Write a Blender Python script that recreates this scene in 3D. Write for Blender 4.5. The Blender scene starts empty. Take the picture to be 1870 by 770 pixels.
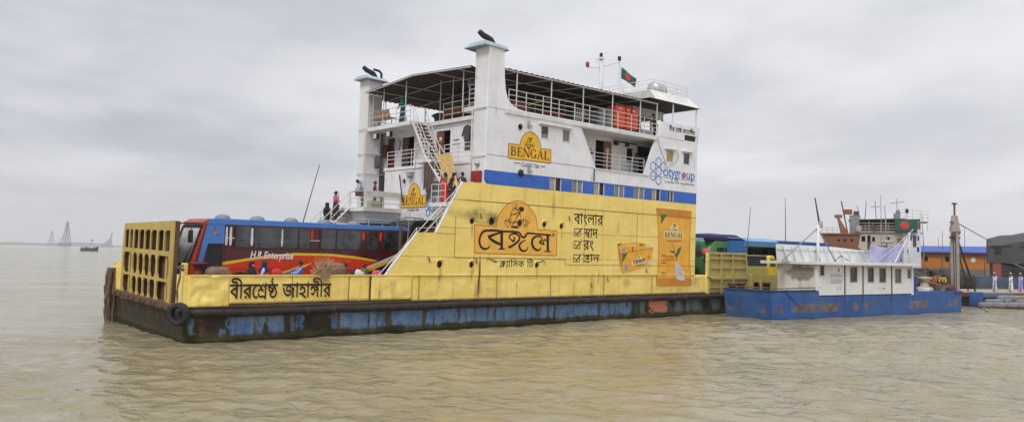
import bpy, bmesh, math, random
from mathutils import Vector, Matrix, noise as mnoise
from mathutils.geometry import tessellate_polygon
R = math.radians
random.seed(7)
S = bpy.context.scene
COL = S.collection

# ------------------------------------------------------------------ camera
cam_d = bpy.data.cameras.new('camera'); cam = bpy.data.objects.new('camera', cam_d); COL.objects.link(cam)
cam_d.sensor_width = 36; cam_d.lens = 36*1380/1870; cam_d.clip_start = .1; cam_d.clip_end = 30000
cam.matrix_world = Matrix.Translation((0, 0, 3.8)) @ Matrix.Rotation(R(90+3.3), 4, 'X') @ Matrix.Rotation(R(1.2), 4, 'Z')
S.camera = cam

# ------------------------------------------------------------------ exposure, sky, sun
S.view_settings.view_transform = 'Standard'; S.view_settings.look = 'None'
S.view_settings.exposure = 0.33; S.view_settings.gamma = 1
S.cycles.use_denoising = True; S.cycles.max_bounces = 6; S.cycles.diffuse_bounces = 3; S.cycles.glossy_bounces = 3
S.cycles.transparent_max_bounces = 8; S.cycles.volume_bounces = 1; S.cycles.caustics_reflective = False; S.cycles.caustics_refractive = False
S.cycles.sample_clamp_indirect = 4
SUN_EL, SUN_AZ = R(50), R(205)      # azimuth clockwise from +Y: high, behind the camera
w = bpy.data.worlds.new('World'); S.world = w; w.use_nodes = True
nt = w.node_tree; nt.nodes.clear()
def wn(t, **k):
    n = nt.nodes.new(t)
    for a, b in k.items(): setattr(n, a, b)
    return n
def wl(a, b): nt.links.new(a, b)
def wmath(op, a, b=None, c=None):
    n = wn('ShaderNodeMath', operation=op)
    for i, v in enumerate((a, b, c)):
        if v is None: continue
        if isinstance(v, (int, float)): n.inputs[i].default_value = v
        else: wl(v, n.inputs[i])
    return n.outputs[0]
def wrange(a, lo, hi, x0=0., x1=1.):
    n = wn('ShaderNodeMapRange', interpolation_type='SMOOTHSTEP'); wl(a, n.inputs[0])
    for i, v in enumerate((lo, hi, x0, x1)): n.inputs[i+1].default_value = v
    return n.outputs[0]
def wmix(f, a, b):
    n = wn('ShaderNodeMix', data_type='RGBA')
    for i, v in ((0, f), (6, a), (7, b)):
        if isinstance(v, (int, float)): n.inputs[i].default_value = v
        elif isinstance(v, tuple): n.inputs[i].default_value = (*v, 1)
        else: wl(v, n.inputs[i])
    return n.outputs[2]
sky = wn('ShaderNodeTexSky', sky_type='NISHITA', sun_disc=False, sun_elevation=SUN_EL, sun_rotation=SUN_AZ)
tc = wn('ShaderNodeTexCoord'); sep = wn('ShaderNodeSeparateXYZ'); wl(tc.outputs['Generated'], sep.inputs[0])
zz = wmath('MAXIMUM', sep.outputs[2], 0.0); den = wmath('ADD', zz, 0.13)
cmb = wn('ShaderNodeCombineXYZ')
wl(wmath('DIVIDE', sep.outputs[0], den), cmb.inputs[0]); wl(wmath('DIVIDE', sep.outputs[1], den), cmb.inputs[1])
def wnoise(sc, det, ro, off, ys=1.0):
    mp = wn('ShaderNodeMapping'); wl(cmb.outputs[0], mp.inputs[0]); mp.inputs['Location'].default_value = off
    mp.inputs['Scale'].default_value = (1, ys, 1)
    n = wn('ShaderNodeTexNoise'); wl(mp.outputs[0], n.inputs['Vector']); n.inputs['Scale'].default_value = sc
    n.inputs['Detail'].default_value = det; n.inputs['Roughness'].default_value = ro
    return n.outputs[0]
n1 = wnoise(.5, 4, .5, (3.1, 1.7, 0)); n2 = wnoise(1.7, 5, .55, (0, 4.2, 2.0), .8)
cl = wrange(wmath('ADD', wmath('MULTIPLY', n1, .66), wmath('MULTIPLY', n2, .34)), .37, .63)
lo_fade = wrange(zz, .0, .12)                       # the layer evens out towards the horizon
cl2 = wmath('ADD', wmath('MULTIPLY', cl, lo_fade), wmath('MULTIPLY', wmath('SUBTRACT', 1.0, lo_fade), .42))
east = wrange(sep.outputs[0], -.6, .35)             # thinner cloud to the right
cl3 = wmath('ADD', wmath('MULTIPLY', cl2, .66), wmath('MULTIPLY', east, .36))
cc = wmix(cl3, (3.75, 3.95, 4.35), (7.3, 7.3, 7.55))
zen = wrange(zz, .33, .85, 1.0, 1.75)                # an overcast sky is brightest overhead
vm = wn('ShaderNodeVectorMath', operation='SCALE'); wl(cc, vm.inputs[0]); wl(zen, vm.inputs['Scale'])
mixc = wmix(.97, sky.outputs[0], vm.outputs[0])
bg = wn('ShaderNodeBackground'); wl(mixc, bg.inputs[0]); bg.inputs[1].default_value = 0.1
wo = wn('ShaderNodeOutputWorld'); wl(bg.outputs[0], wo.inputs[0])
sun_d = bpy.data.lights.new('sun', 'SUN'); sun = bpy.data.objects.new('sun', sun_d); COL.objects.link(sun)
sun_d.energy = 1.5; sun_d.angle = R(16); sun_d.color = (1, .965, .91)
sd = Vector((math.sin(SUN_AZ)*math.cos(SUN_EL), math.cos(SUN_AZ)*math.cos(SUN_EL), math.sin(SUN_EL)))
sun.rotation_euler = sd.to_track_quat('Z', 'Y').to_euler()

# painted lettering and emblems: outlines in font units / metres on the ferry side
TEXTS={'name':[42,56,46,61,232,424,-1,27,54,51,54,307,56,46],'name_gap':[42,56,46,-1,61,232,424,-1,27,54,51,54,307,56,46],'banglar':[42,54,6,47,54,46],'shad':[275,54,37],'rong':[46,6],'ghran':[206,54,39],'classic':[292,202,54,55,50,20,-1,55,30],'bengol':[61,42,307,47]}
GLYPHS={
42:(596,'606,622 606,551 501,551 501,0 424,0 388,58 342,110 285,157 221,196 151,225 76,243 37,339 135,394 236,444 340,488 447,524 424,482 424,551 -10,551 -10,622;424,474 445,446 367,418 285,384 204,346 130,304 186,288 245,263 304,230 358,190 404,142 438,88 429,88 427,111 426,134 424,159 424,189'),
56:(266,'276,551 171,551 171,0 94,0 94,551 -10,551 -10,622 94,622 88,663 77,699 60,731 26,770 -16,800 -67,822 -124,837 -187,845 -252,848 -307,846 -354,842 -391,834 -419,823 -436,809 -442,792 -436,776 -418,768 -393,764 -365,763 -269,763 -222,761 -185,754 -157,742 -135,725 -119,704 -108,680 -102,651 -100,615 -167,615 -169,637 -173,654 -180,668 -189,678 -200,685 -214,689 -231,691 -254,692 -353,692 -392,693 -425,698 -453,704 -476,713 -497,728 -511,747 -518,768 -521,789 -514,825 -492,856 -456,882 -405,901 -339,913 -258,917 -162,913 -78,899 -6,877 54,846 103,805 139,754 163,693 174,622 276,622'),
46:(596,'606,622 606,551 501,551 501,0 424,0 388,58 342,110 285,157 221,196 151,225 76,243 37,339 135,394 236,444 340,488 447,524 424,482 424,551 -10,551 -10,622;424,474 445,446 367,418 285,384 204,346 130,304 186,288 245,263 304,230 358,190 404,142 438,88 429,88 427,111 426,134 424,159 424,189|185,-6 162,-2 142,10 129,28 125,52 129,76 142,95 162,108 185,112 208,108 228,95 241,76 245,52 241,28 228,10 208,-2'),
61:(346,'356,622 356,551 336,551 304,540 269,520 234,494 201,460 172,419 148,372 133,320 128,262 130,217 138,179 150,148 174,111 203,87 235,74 267,69 290,70 309,74 327,81 348,92 383,31 356,14 326,3 295,-3 264,-5 224,-1 186,10 152,28 123,53 97,84 76,120 61,162 52,209 49,260 52,313 63,362 80,408 103,451 131,488 164,521 219,561 280,588 216,555 197,553 177,552 155,551 130,551 -10,551 -10,622'),
232:(692,'702,622 702,551 597,551 597,183 520,194 520,512 525,532 522,549 521,567 520,586 520,607 520,688 573,688 597,622|376,629 414,625 448,614 479,596 507,572 530,543 549,509 545,404 523,448 499,486 472,516 443,538 412,552 378,556 343,551 315,534 302,518 294,497 291,471 295,446 305,424 324,406 350,391 384,382 428,377 421,300 380,305 343,314 312,327 276,354 250,388 235,428 230,474 235,522 251,562 275,592 306,612 340,625|92,629 133,625 172,612 206,590 233,558 246,531 254,498 257,461 252,421 237,383 212,350 176,323 145,310 110,303 69,300 63,377 108,381 143,392 168,407 184,426 193,447 196,468 193,493 184,515 170,532 150,546 123,553 91,556 68,555 48,553 27,550 6,545 -2,620 20,624 43,627 67,628|597,-43 523,-43 505,-5 480,22 448,38 406,43 379,42 351,39 322,35 292,30 261,27 229,26 198,28 166,34 136,44 108,58 85,79 66,106 54,140 50,182 50,197 52,212 54,226 56,239 134,230 132,221 130,210 128,198 128,184 131,155 142,132 157,117 178,106 201,100 228,98 272,100 310,106 347,113 389,115 427,112 462,103 494,86 520,61 520,222 597,221'),
424:(704,'395,0 338,5 287,21 241,47 202,81 172,122 149,168 167,235 214,240 252,249 281,260 314,280 340,303 350,317 364,346 372,378 376,410 377,444 376,470 372,498 365,525 355,551 -10,551 -10,622 313,622 284,664 262,702 247,739 242,776 248,816 265,852 293,885 331,917 382,861 354,837 336,814 325,791 321,764 327,732 344,700 370,663 404,622 714,622 714,551 540,551 522,551 507,552 493,552 478,553 544,480 596,406 622,355 637,299 642,240 639,195 629,153 613,115 591,82 563,53 529,30 490,14 445,3;394,74 430,77 462,85 488,98 520,126 543,161 556,201 561,244 557,290 546,334 527,379 498,427 458,479 406,536 423,532 432,503 440,474 444,442 446,406 443,369 435,332 420,297 397,264 365,234 322,207 267,185 199,168 213,229 227,181 250,142 280,112 315,90 354,78|209,560 174,537 146,508 127,476 121,440 126,404 142,377 166,357 198,344 233,337 271,335 307,337 342,343 375,354 403,371 366,305 334,289 304,278 274,271 243,269 189,274 142,290 102,314 72,348 52,388 46,436 52,477 68,516 94,549 125,573|136,549 217,515 295,470 366,419 426,365 396,316 328,372 252,422 172,465 88,499'),
27:(917,'401,63 343,68 288,84 236,111 186,152 141,206 100,276 74,331 51,394 29,465 105,485 129,408 154,342 181,286 210,239 243,202 278,174 316,155 358,143 404,139 449,143 487,153 516,171 537,196 550,228 554,268 552,297 546,321 538,341 530,358 590,358 561,330 532,306 500,286 466,270 430,260 391,257 354,261 322,272 295,290 275,316 262,347 258,384 266,428 289,474 314,503 349,529 394,553 373,552 348,552 323,551 298,551 -10,551 -10,622 927,622 927,551 614,551 591,551 571,552 552,553 535,554 484,529 441,506 408,485 372,455 350,428 339,404 335,380 339,356 351,340 368,331 387,328 423,332 455,346 487,367 523,396 609,365 617,343 624,316 628,285 630,254 624,206 608,160 589,133 565,110 534,90 497,75 453,66|801,205 803,157 809,111 820,63 836,10 761,-7 745,50 733,106 726,163 723,222 725,272 732,317 743,356 755,388 707,391 664,397 626,408 576,430 536,460 503,498 475,543 551,559 569,532 592,508 620,487 655,472 698,462 751,459 765,459 778,460 792,461 806,462 845,392 824,348 811,304 804,258'),
54:(266,'276,622 276,551 171,551 171,0 94,0 94,469 79,500 58,527 32,545 -2,551 -10,551 -10,622 5,622 30,618 55,606 78,587 97,559 96,567 95,582 94,599 94,613 94,688 148,688 170,622'),
51:(530,'242,500 291,497 334,488 370,474 412,444 441,406 458,366 464,325 458,274 438,231 406,195 362,168 305,150 236,141 246,152 292,136 341,115 391,89 442,60 492,26 540,-10 494,-63 435,-20 380,16 329,48 279,75 228,98 173,119 113,137 46,154 61,223 95,214 128,208 164,205 207,204 251,206 287,212 316,221 349,240 370,265 381,292 385,320 381,353 368,380 346,402 318,417 285,427 247,430 214,428 189,423 170,414 158,402 150,388 148,370 148,362 150,354 152,345 154,338 81,323 76,338 73,354 71,370 70,384 76,418 92,447 118,470 152,486 194,497|175,465 165,495 145,522 114,542 73,556 97,601 143,589 191,566 224,539 245,507 254,468|540,622 540,551 -10,551 -10,622'),
307:(726,'224,87 189,93 156,110 124,139 94,181 152,218 171,192 186,175 202,166 220,163 239,166 255,176 272,193 295,219 308,238 315,256 319,273 320,289 316,328 306,362 289,390 266,410 238,423 204,427 177,424 158,414 146,398 142,377 143,366 145,355 148,344 152,333 80,316 72,336 66,356 64,374 63,389 68,423 83,450 106,471 135,485 168,493 202,496 239,493 272,485 302,471 328,452 349,427 366,398 379,363 386,324 389,280 389,269 388,258 388,249 387,240 339,268 368,307 402,342 442,372 489,398 544,420 609,436 662,379 640,335 623,288 612,241 609,192 611,146 618,102 630,56 644,10 569,-7 554,46 542,98 534,152 531,206 534,246 542,287 554,328 572,368 599,362 562,353 524,340 485,319 448,292 410,256 374,209 345,168 321,137 299,114 277,98 253,90|70,601 116,589 164,566 198,539 218,507 227,468 148,465 138,495 118,522 88,542 46,556|482,431 440,435 401,448 368,469 338,498 313,533 292,574 374,588 388,553 405,528 424,511 443,501 462,496 481,494 512,498 533,510 545,528 549,549 547,565 540,578 531,589 521,597 608,606 615,593 620,580 623,564 624,548 619,512 605,482 583,460 554,444 519,434|736,622 736,551 592,551 581,551 357,551 345,551 -10,551 -10,622'),
6:(438,'123,314 184,272 242,224 296,169 346,111 388,51 424,-8 359,-41 318,19 278,72 235,121 188,166 135,208 73,250|78,486 83,524 96,558 118,585 147,605 181,618 219,622 257,618 291,605 320,585 342,558 355,524 360,486 355,448 342,414 320,386 291,366 257,353 219,349 181,353 147,366 118,386 96,414 83,447;147,486 152,456 168,433 191,419 219,414 248,419 271,434 286,456 291,486 286,516 271,538 248,552 219,557 191,552 168,538 152,515'),
47:(731,'741,622 741,551 636,551 636,0 559,0 559,335 565,309 542,338 518,360 493,374 465,379 450,378 434,374 420,366 408,353 401,334 398,307 398,297 398,288 399,279 400,271 335,266 328,304 313,336 293,361 269,379 242,390 213,394 188,391 167,384 150,371 138,356 130,337 128,316 131,291 141,268 158,248 193,222 241,201 214,127 168,145 128,168 94,197 68,232 52,273 46,320 52,362 68,398 94,426 127,448 166,462 208,466 257,461 299,446 336,421 369,384 354,383 369,412 392,434 422,447 452,451 486,448 514,437 541,420 571,397 562,382 561,403 560,424 559,445 559,467 559,551 -10,551 -10,622'),
275:(720,'495,303 452,307 414,319 382,338 355,365 332,398 312,437 324,439 315,407 302,375 284,346 260,322 232,305 197,300 169,303 142,310 117,325 92,346 65,377 37,417 98,453 116,424 132,403 146,390 165,380 186,376 209,380 228,392 245,414 258,446 267,491 271,551 340,551 349,515 361,482 376,451 394,424 415,402 440,385 468,374 501,371 532,376 554,390 568,412 573,442 568,479 552,514 530,547 503,575 583,591 599,575 614,554 629,530 640,504 648,474 650,442 645,399 632,364 609,338 578,318 540,307|730,622 730,551 -10,551 -10,622|620,369 620,0 543,0 509,37 474,68 435,95 394,116 347,134 295,148 260,226 323,264 392,302 466,336 543,363;543,303 507,287 470,269 434,250 398,230 366,211 336,193 342,202 404,180 458,154 506,123 546,88 545,106 544,127 543,147 543,162'),
37:(603,'613,622 613,551 159,551 159,253 145,273 188,316 236,357 289,394 347,428 409,459 475,486 540,422 523,388 510,354 500,320 492,285 488,247 487,205 489,157 495,111 506,63 522,10 447,-7 431,50 419,106 412,163 409,222 410,262 415,299 422,333 432,364 442,389 453,410 465,405 409,380 354,349 300,314 248,273 195,227 141,175 82,215 82,551 -10,551 -10,622'),
206:(690,'700,622 700,551 595,551 595,0 518,13 479,54 432,92 378,124 317,150 250,169 177,179 142,266 164,283 186,298 208,314 231,328 254,343 278,358 335,350 323,347 312,344 302,343 293,343 240,347 196,358 161,376 136,402 120,433 115,469 118,498 128,524 144,547 180,581 230,616 299,581 252,558 220,531 202,502 196,472 199,450 208,432 222,420 250,408 283,404 306,406 332,412 359,423 390,441 433,381 396,359 358,334 319,308 282,282 247,258 216,234 203,251 275,238 336,220 389,197 436,170 480,138 520,102 519,119 518,138 518,156 518,175 518,551 -10,551 -10,622|595,-117 521,-117 504,-79 480,-52 458,-40 433,-32 404,-30 375,-31 347,-34 319,-38 290,-42 261,-46 230,-47 198,-45 166,-40 134,-31 106,-16 82,3 62,28 50,61 46,101 47,120 49,137 52,152 55,164 132,155 128,143 126,131 124,118 124,105 127,77 137,56 154,42 188,29 231,25 258,26 282,30 306,34 329,38 353,41 380,42 423,38 460,27 492,8 518,-18 518,24 595,11'),
39:(604,'614,622 614,551 509,551 509,0 432,0 432,243 448,187 414,231 376,270 336,303 296,329 256,346 216,351 182,346 154,332 139,316 131,297 128,274 133,246 149,222 176,202 214,184 176,113 138,132 106,154 80,180 61,210 50,242 46,277 49,308 56,335 70,358 96,387 130,407 166,419 204,423 254,418 299,405 341,384 380,356 416,322 451,284 437,280 434,303 433,326 432,348 432,371 432,551 -10,551 -10,622'),
292:(796,'507,556 507,508 506,518 570,504 628,482 678,452 718,414 737,384 748,350 752,313 748,276 736,244 717,219 690,201 658,190 619,186 606,186 591,188 577,189 564,191 570,263 576,262 583,262 592,261 603,261 636,265 658,276 671,293 675,316 670,346 655,373 630,397 596,417 554,433 506,444 508,452 508,125 437,125 402,163 360,198 312,228 257,254 196,274 129,286 92,375 150,404 211,433 274,460 336,484 395,504 449,519 431,479 431,555;431,474 451,446 408,433 360,416 310,397 260,377 214,356 172,334 162,350 224,336 276,320 322,299 362,276 400,249 435,219 434,239 432,262 431,285 431,302|806,622 806,551 -10,551 -10,622|176,183 219,178 254,162 283,138 306,109 319,129 334,142 352,150 370,153 397,148 420,134 443,112 469,83 434,114 434,147 508,147 508,-43 431,-43 431,109 464,17 450,40 430,62 408,79 383,85 368,82 355,74 345,57 342,29 342,22 342,16 343,9 344,3 283,0 277,32 267,60 252,83 233,101 210,111 183,115 158,111 139,100 127,84 123,64 128,39 142,18 168,1 207,-16 178,-84 124,-59 82,-26 61,0 49,31 45,68 49,99 61,127 82,150 109,169 140,179'),
202:(255,'265,622 265,551 195,551 255,573 219,542 193,514 176,487 165,460 160,430 158,395 160,361 166,325 174,287 182,248 189,208 191,166 189,131 183,96 172,64 154,34 128,8 92,-16 47,-36 -10,-52 -31,17 8,28 39,40 64,54 89,79 104,106 111,136 113,168 111,208 105,246 97,284 88,321 82,358 80,393 82,429 87,460 96,488 111,514 131,542 157,572 172,551 -10,551 -10,622'),
55:(266,'276,622 276,551 171,551 171,0 94,0 94,551 -10,551 -10,622 82,622 66,642 50,662 34,683 20,704 55,760 93,812 136,855 185,888 223,904 265,914 313,917 365,914 414,904 463,888 510,866 557,840 605,808 654,771 705,731 663,677 597,728 538,770 484,802 432,826 380,839 325,844 274,839 230,825 192,802 160,772 131,735 106,693 116,677 128,660 143,642 160,622'),
50:(682,'692,622 692,551 587,551 587,0 510,0 510,353 533,290 504,326 480,353 457,370 436,375 422,373 410,367 397,355 383,336 366,308 343,268 317,223 294,188 271,160 248,142 220,131 188,127 162,130 136,138 112,153 88,174 62,205 35,244 96,281 113,253 128,232 141,218 160,207 180,203 197,206 212,214 229,228 246,250 266,281 289,321 312,354 338,400 362,428 387,444 415,449 446,444 474,430 503,407 536,374 516,373 513,395 511,416 510,437 510,458 510,551 -10,551 -10,622|271,271 261,332 250,379 236,414 214,441 184,461 146,476 98,486 38,495 53,571 107,551 159,541 202,528 236,512 264,492 284,466 299,436 309,400 315,356'),
20:(807,'817,622 817,551 492,551 492,489 492,473 492,0 415,0 380,57 334,111 278,159 216,198 147,227 76,243 37,339 134,392 231,439 331,480 437,517 415,475 415,551 -10,551 -10,622;415,467 436,438 384,422 330,401 277,378 224,353 175,328 130,304 187,288 246,262 302,228 354,186 398,140 428,90 420,88 418,111 416,134 415,159 415,189|761,288 758,256 748,226 731,199 705,177 670,163 625,158 609,158 594,159 580,160 566,163 572,235 579,234 586,234 596,233 606,233 634,235 655,241 668,252 679,272 683,296 677,330 660,360 632,386 592,409 541,426 479,438 482,513 556,499 622,474 661,452 695,426 723,396 744,363 757,327'),
30:(567,'577,622 577,551 172,551 172,205 173,168 177,143 182,128 189,117 203,105 221,98 244,96 282,101 318,115 351,136 379,162 405,194 424,228 435,263 439,299 435,327 423,348 402,360 370,364 358,364 344,362 330,360 317,357 306,428 325,432 346,436 367,438 389,439 424,436 455,425 481,407 500,381 513,346 517,303 510,245 488,188 455,137 415,95 376,66 334,44 289,29 239,24 205,27 176,35 151,48 132,63 117,84 106,109 98,143 95,191 95,551 -10,551 -10,622|395,622 392,647 386,666 376,681 361,691 340,697 315,699 221,699 163,701 120,708 88,720 60,736 36,759 20,788 9,821 6,859 6,872 8,884 9,898 11,912 85,907 83,897 82,888 81,879 81,869 82,848 86,830 91,814 100,802 117,788 140,778 173,773 216,771 294,771 342,769 378,763 407,752 431,734 446,715 457,690 464,660 467,622'),
}
LOGO=[([(16.05,5.02),(15.47,5.05),(14.93,5.02),(14.69,4.91),(14.56,4.69),(14.52,4.49),(14.57,4.28),(14.7,4.13),(14.91,4.07),(15.11,4.11),(15.21,4.21),(15.23,4.28)],[0.125,0.125,0.125,0.125,0.137,0.137,0.137,0.125,0.112,0.087,0.062,0.025]),([(15.95,5.02),(16.64,5.03),(17.14,5.02),(17.3,4.94),(17.42,4.8),(17.56,4.75),(17.69,4.81),(17.77,4.94),(17.9,4.99),(18.75,4.96),(19.51,4.94),(19.59,4.89)],[0.112,0.112,0.112,0.112,0.125,0.125,0.125,0.112,0.1,0.1,0.1,0.05]),([(15.99,4.97),(15.54,4.85),(15.09,4.7)],[0.087,0.125,0.162]),([(15.09,4.7),(15.39,4.53),(15.71,4.4),(16.02,4.33)],[0.087,0.162,0.162,0.137]),([(16.0,5.0),(16.04,4.11)],[0.187,0.187]),([(15.81,4.08),(16.26,4.09)],[0.062,0.062]),([(16.69,4.61),(16.79,4.52),(16.9,4.57),(16.92,4.68),(16.83,4.75)],[0.1,0.112,0.1,0.087,0.062]),([(16.69,4.61),(16.57,4.67),(16.54,4.77),(16.63,4.87),(16.86,4.93),(17.08,4.9),(17.25,4.78),(17.25,4.62),(17.1,4.48),(16.85,4.32),(16.54,4.18)],[0.05,0.075,0.087,0.087,0.087,0.1,0.112,0.125,0.125,0.125,0.137]),([(16.48,4.24),(16.68,4.21)],[0.062,0.149]),([(17.73,4.61),(17.46,4.5),(17.28,4.34),(17.32,4.16),(17.48,4.03),(17.68,4.02),(17.84,4.11),(17.92,4.25)],[0.05,0.087,0.137,0.149,0.125,0.1,0.075,0.025]),([(18.74,4.46),(18.84,4.54),(18.79,4.63)],[0.162,0.162,0.1]),([(18.84,4.52),(18.93,4.69),(18.83,4.82),(18.53,4.84),(18.28,4.73),(18.19,4.53),(18.26,4.29),(18.46,4.12),(18.68,4.08),(18.84,4.17),(18.89,4.25)],[0.087,0.087,0.087,0.1,0.137,0.162,0.162,0.137,0.1,0.062,0.025]),([(18.88,4.46),(19.11,4.42),(19.01,4.54),(19.14,4.67),(19.36,4.59)],[0.062,0.1,0.087,0.075,0.075]),([(19.35,4.97),(19.4,4.04)],[0.187,0.187]),([(19.13,4.02),(19.6,4.02)],[0.062,0.062]),([(19.78,5.04),(19.88,5.0),(19.88,4.91),(19.79,4.86),(19.7,4.91),(19.69,5.0),(19.78,5.04)],[0.019,0.019,0.019,0.019,0.019,0.019,0.019]),([(19.76,4.91),(19.75,5.0),(19.82,4.99),(19.76,4.95),(19.84,4.9)],[0.019,0.019,0.019,0.019,0.019])]
FIG=[([(17.13,6.36),(17.29,6.4),(17.51,6.39),(17.53,6.22),(17.34,6.11),(17.19,6.21)],None),([(17.15,6.23),(16.94,6.24),(16.71,6.24)],[0.075,0.05,0.037]),([(16.71,6.24),(16.6,5.96),(16.51,5.72),(16.5,5.55),(16.62,5.52),(16.9,5.6),(17.06,5.85),(17.27,6.1)],[0.037,0.037,0.044,0.044,0.037,0.037,0.056,0.087]),([(16.6,5.93),(16.95,5.99),(17.23,6.15)],[0.037,0.056,0.05]),([(16.67,5.88),(16.66,5.59)],[0.025,0.025]),([(17.27,6.02),(17.32,5.78),(17.33,5.59)],[0.025,0.025,0.025]),([(16.63,5.27),(16.8,5.49),(17.11,5.58),(17.32,5.63)],[0.031,0.05,0.05,0.062]),([(16.62,5.26),(16.77,5.35),(17.12,5.35),(17.23,5.25),(16.91,5.22)],None),([(17.12,5.34),(17.15,5.58),(17.32,5.62),(17.3,5.35)],None),([(16.38,5.34),(16.41,5.28)],[0.025,0.025]),([(16.19,5.62),(16.27,5.61)],[0.025,0.025]),([(16.55,5.51),(16.61,5.46)],[0.025,0.025]),([(16.4,5.28),(16.41,5.21)],[0.025,0.025]),([(16.46,5.68),(16.43,5.62)],[0.025,0.025]),([(16.52,5.35),(16.45,5.32)],[0.025,0.025]),([(16.2,5.55),(16.16,5.49)],[0.025,0.025]),([(16.57,5.45),(16.55,5.39)],[0.025,0.025]),([(16.4,5.47),(16.33,5.44)],[0.025,0.025]),([(16.23,5.47),(16.15,5.44)],[0.025,0.025]),([(16.3,5.76),(16.33,5.7)],[0.025,0.025]),([(16.45,5.67),(16.37,5.65)],[0.025,0.025]),([(16.38,5.56),(16.46,5.54)],[0.025,0.025]),([(16.42,5.28),(16.44,5.22)],[0.025,0.025]),([(16.28,5.62),(16.29,5.56)],[0.025,0.025]),([(16.29,5.42),(16.27,5.36)],[0.025,0.025]),([(16.21,5.64),(16.17,5.58)],[0.025,0.025]),([(16.6,5.61),(16.51,5.6)],[0.025,0.025]),([(16.36,5.6),(16.29,5.57)],[0.025,0.025]),([(16.59,5.59),(16.57,5.53)],[0.025,0.025]),([(16.38,5.63),(16.31,5.59)],[0.025,0.025]),([(16.22,5.56),(16.31,5.55)],[0.025,0.025]),([(16.46,5.71),(16.54,5.7)],[0.025,0.025]),([(16.37,5.67),(16.45,5.64)],[0.025,0.025]),([(16.37,5.29),(16.29,5.26)],[0.025,0.025]),([(16.5,5.45),(16.59,5.45)],[0.025,0.025]),([(17.68,5.73),(17.6,5.7)],[0.025,0.025]),([(17.96,5.59),(17.87,5.59)],[0.025,0.025]),([(17.67,5.51),(17.65,5.44)],[0.025,0.025]),([(17.82,5.56),(17.85,5.5)],[0.025,0.025]),([(17.54,5.63),(17.63,5.62)],[0.025,0.025]),([(17.85,5.69),(17.76,5.67)],[0.025,0.025]),([(17.84,5.7),(17.85,5.64)],[0.025,0.025]),([(17.44,5.6),(17.42,5.54)],[0.025,0.025]),([(17.49,5.64),(17.4,5.62)],[0.025,0.025]),([(17.5,5.58),(17.45,5.53)],[0.025,0.025]),([(17.75,5.4),(17.67,5.38)],[0.025,0.025]),([(17.41,5.57),(17.49,5.57)],[0.025,0.025]),([(17.44,5.43),(17.52,5.43)],[0.025,0.025]),([(17.45,5.71),(17.53,5.7)],[0.025,0.025]),([(17.55,5.72),(17.51,5.66)],[0.025,0.025]),([(17.56,5.37),(17.51,5.32)],[0.025,0.025]),([(17.79,5.58),(17.75,5.52)],[0.025,0.025]),([(17.84,5.63),(17.85,5.56)],[0.025,0.025]),([(17.51,5.67),(17.55,5.61)],[0.025,0.025]),([(17.63,5.41),(17.61,5.35)],[0.025,0.025]),([(17.66,5.4),(17.6,5.35)],[0.025,0.025]),([(17.96,5.55),(17.91,5.5)],[0.025,0.025]),([(17.67,5.44),(17.6,5.4)],[0.025,0.025]),([(17.69,5.46),(17.72,5.39)],[0.025,0.025]),([(17.63,5.67),(17.68,5.62)],[0.025,0.025]),([(17.54,5.34),(17.56,5.28)],[0.025,0.025]),([(17.74,5.68),(17.79,5.63)],[0.025,0.025]),([(17.49,5.8),(17.51,5.74)],[0.025,0.025]),([(17.71,5.48),(17.71,5.42)],[0.025,0.025]),([(17.84,5.33),(17.77,5.29)],[0.025,0.025]),([(17.8,5.43),(17.73,5.39)],[0.025,0.025]),([(17.47,5.78),(17.52,5.72)],[0.025,0.025]),([(17.85,5.46),(17.78,5.42)],[0.025,0.025]),([(17.66,5.41),(17.68,5.35)],[0.025,0.025]),([(17.55,5.46),(17.47,5.44)],[0.025,0.025]),([(17.74,5.55),(17.66,5.53)],[0.025,0.025]),([(17.9,5.8),(17.93,5.74)],[0.025,0.025]),([(17.95,5.67),(18.02,5.64)],[0.025,0.025]),([(17.69,5.86),(17.65,5.8)],[0.025,0.025]),([(17.49,5.59),(17.54,5.54)],[0.025,0.025]),([(16.91,6.4),(16.9,6.34)],[0.025,0.025]),([(16.82,6.31),(16.9,6.31)],[0.025,0.025]),([(17.06,6.46),(16.98,6.44)],[0.025,0.025]),([(17.04,6.49),(17.03,6.43)],[0.025,0.025]),([(17.02,6.41),(17.09,6.38)],[0.025,0.025]),([(16.85,6.35),(16.85,6.28)],[0.025,0.025]),([(16.76,6.37),(16.73,6.31)],[0.025,0.025]),([(16.89,6.37),(16.81,6.33)],[0.025,0.025]),([(16.72,6.4),(16.76,6.35)],[0.025,0.025]),([(16.98,6.35),(16.91,6.31)],[0.025,0.025]),([(17.02,6.33),(16.94,6.31)],[0.025,0.025]),([(16.91,6.48),(16.99,6.48)],[0.025,0.025])]
LOGO_PLATE=[(14.17,5.28),(15.63,5.28),(15.66,5.54),(15.8,5.92),(16.1,6.28),(16.5,6.57),(16.92,6.7),(17.35,6.69),(17.79,6.51),(18.17,6.2),(18.45,5.83),(18.57,5.21),(20.06,5.2),(20.08,3.8),(14.23,3.85)]
SWIRL=[([(15.15,3.44),(15.06,3.49),(15.1,3.56),(15.27,3.54),(15.44,3.44),(15.61,3.39),(15.8,3.44)],[0.025,0.025,0.025,0.031,0.037,0.044,0.019]),([(15.23,3.52),(15.47,3.52),(15.68,3.44),(15.83,3.39)],[0.019,0.031,0.044,0.019]),([(18.65,3.47),(18.89,3.42),(19.0,3.51),(19.15,3.48),(19.23,3.37),(19.16,3.29),(19.09,3.31)],[0.019,0.037,0.031,0.025,0.025,0.025,0.025]),([(18.59,3.39),(18.82,3.39),(19.04,3.48),(19.23,3.45)],[0.019,0.037,0.031,0.019])]
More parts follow.
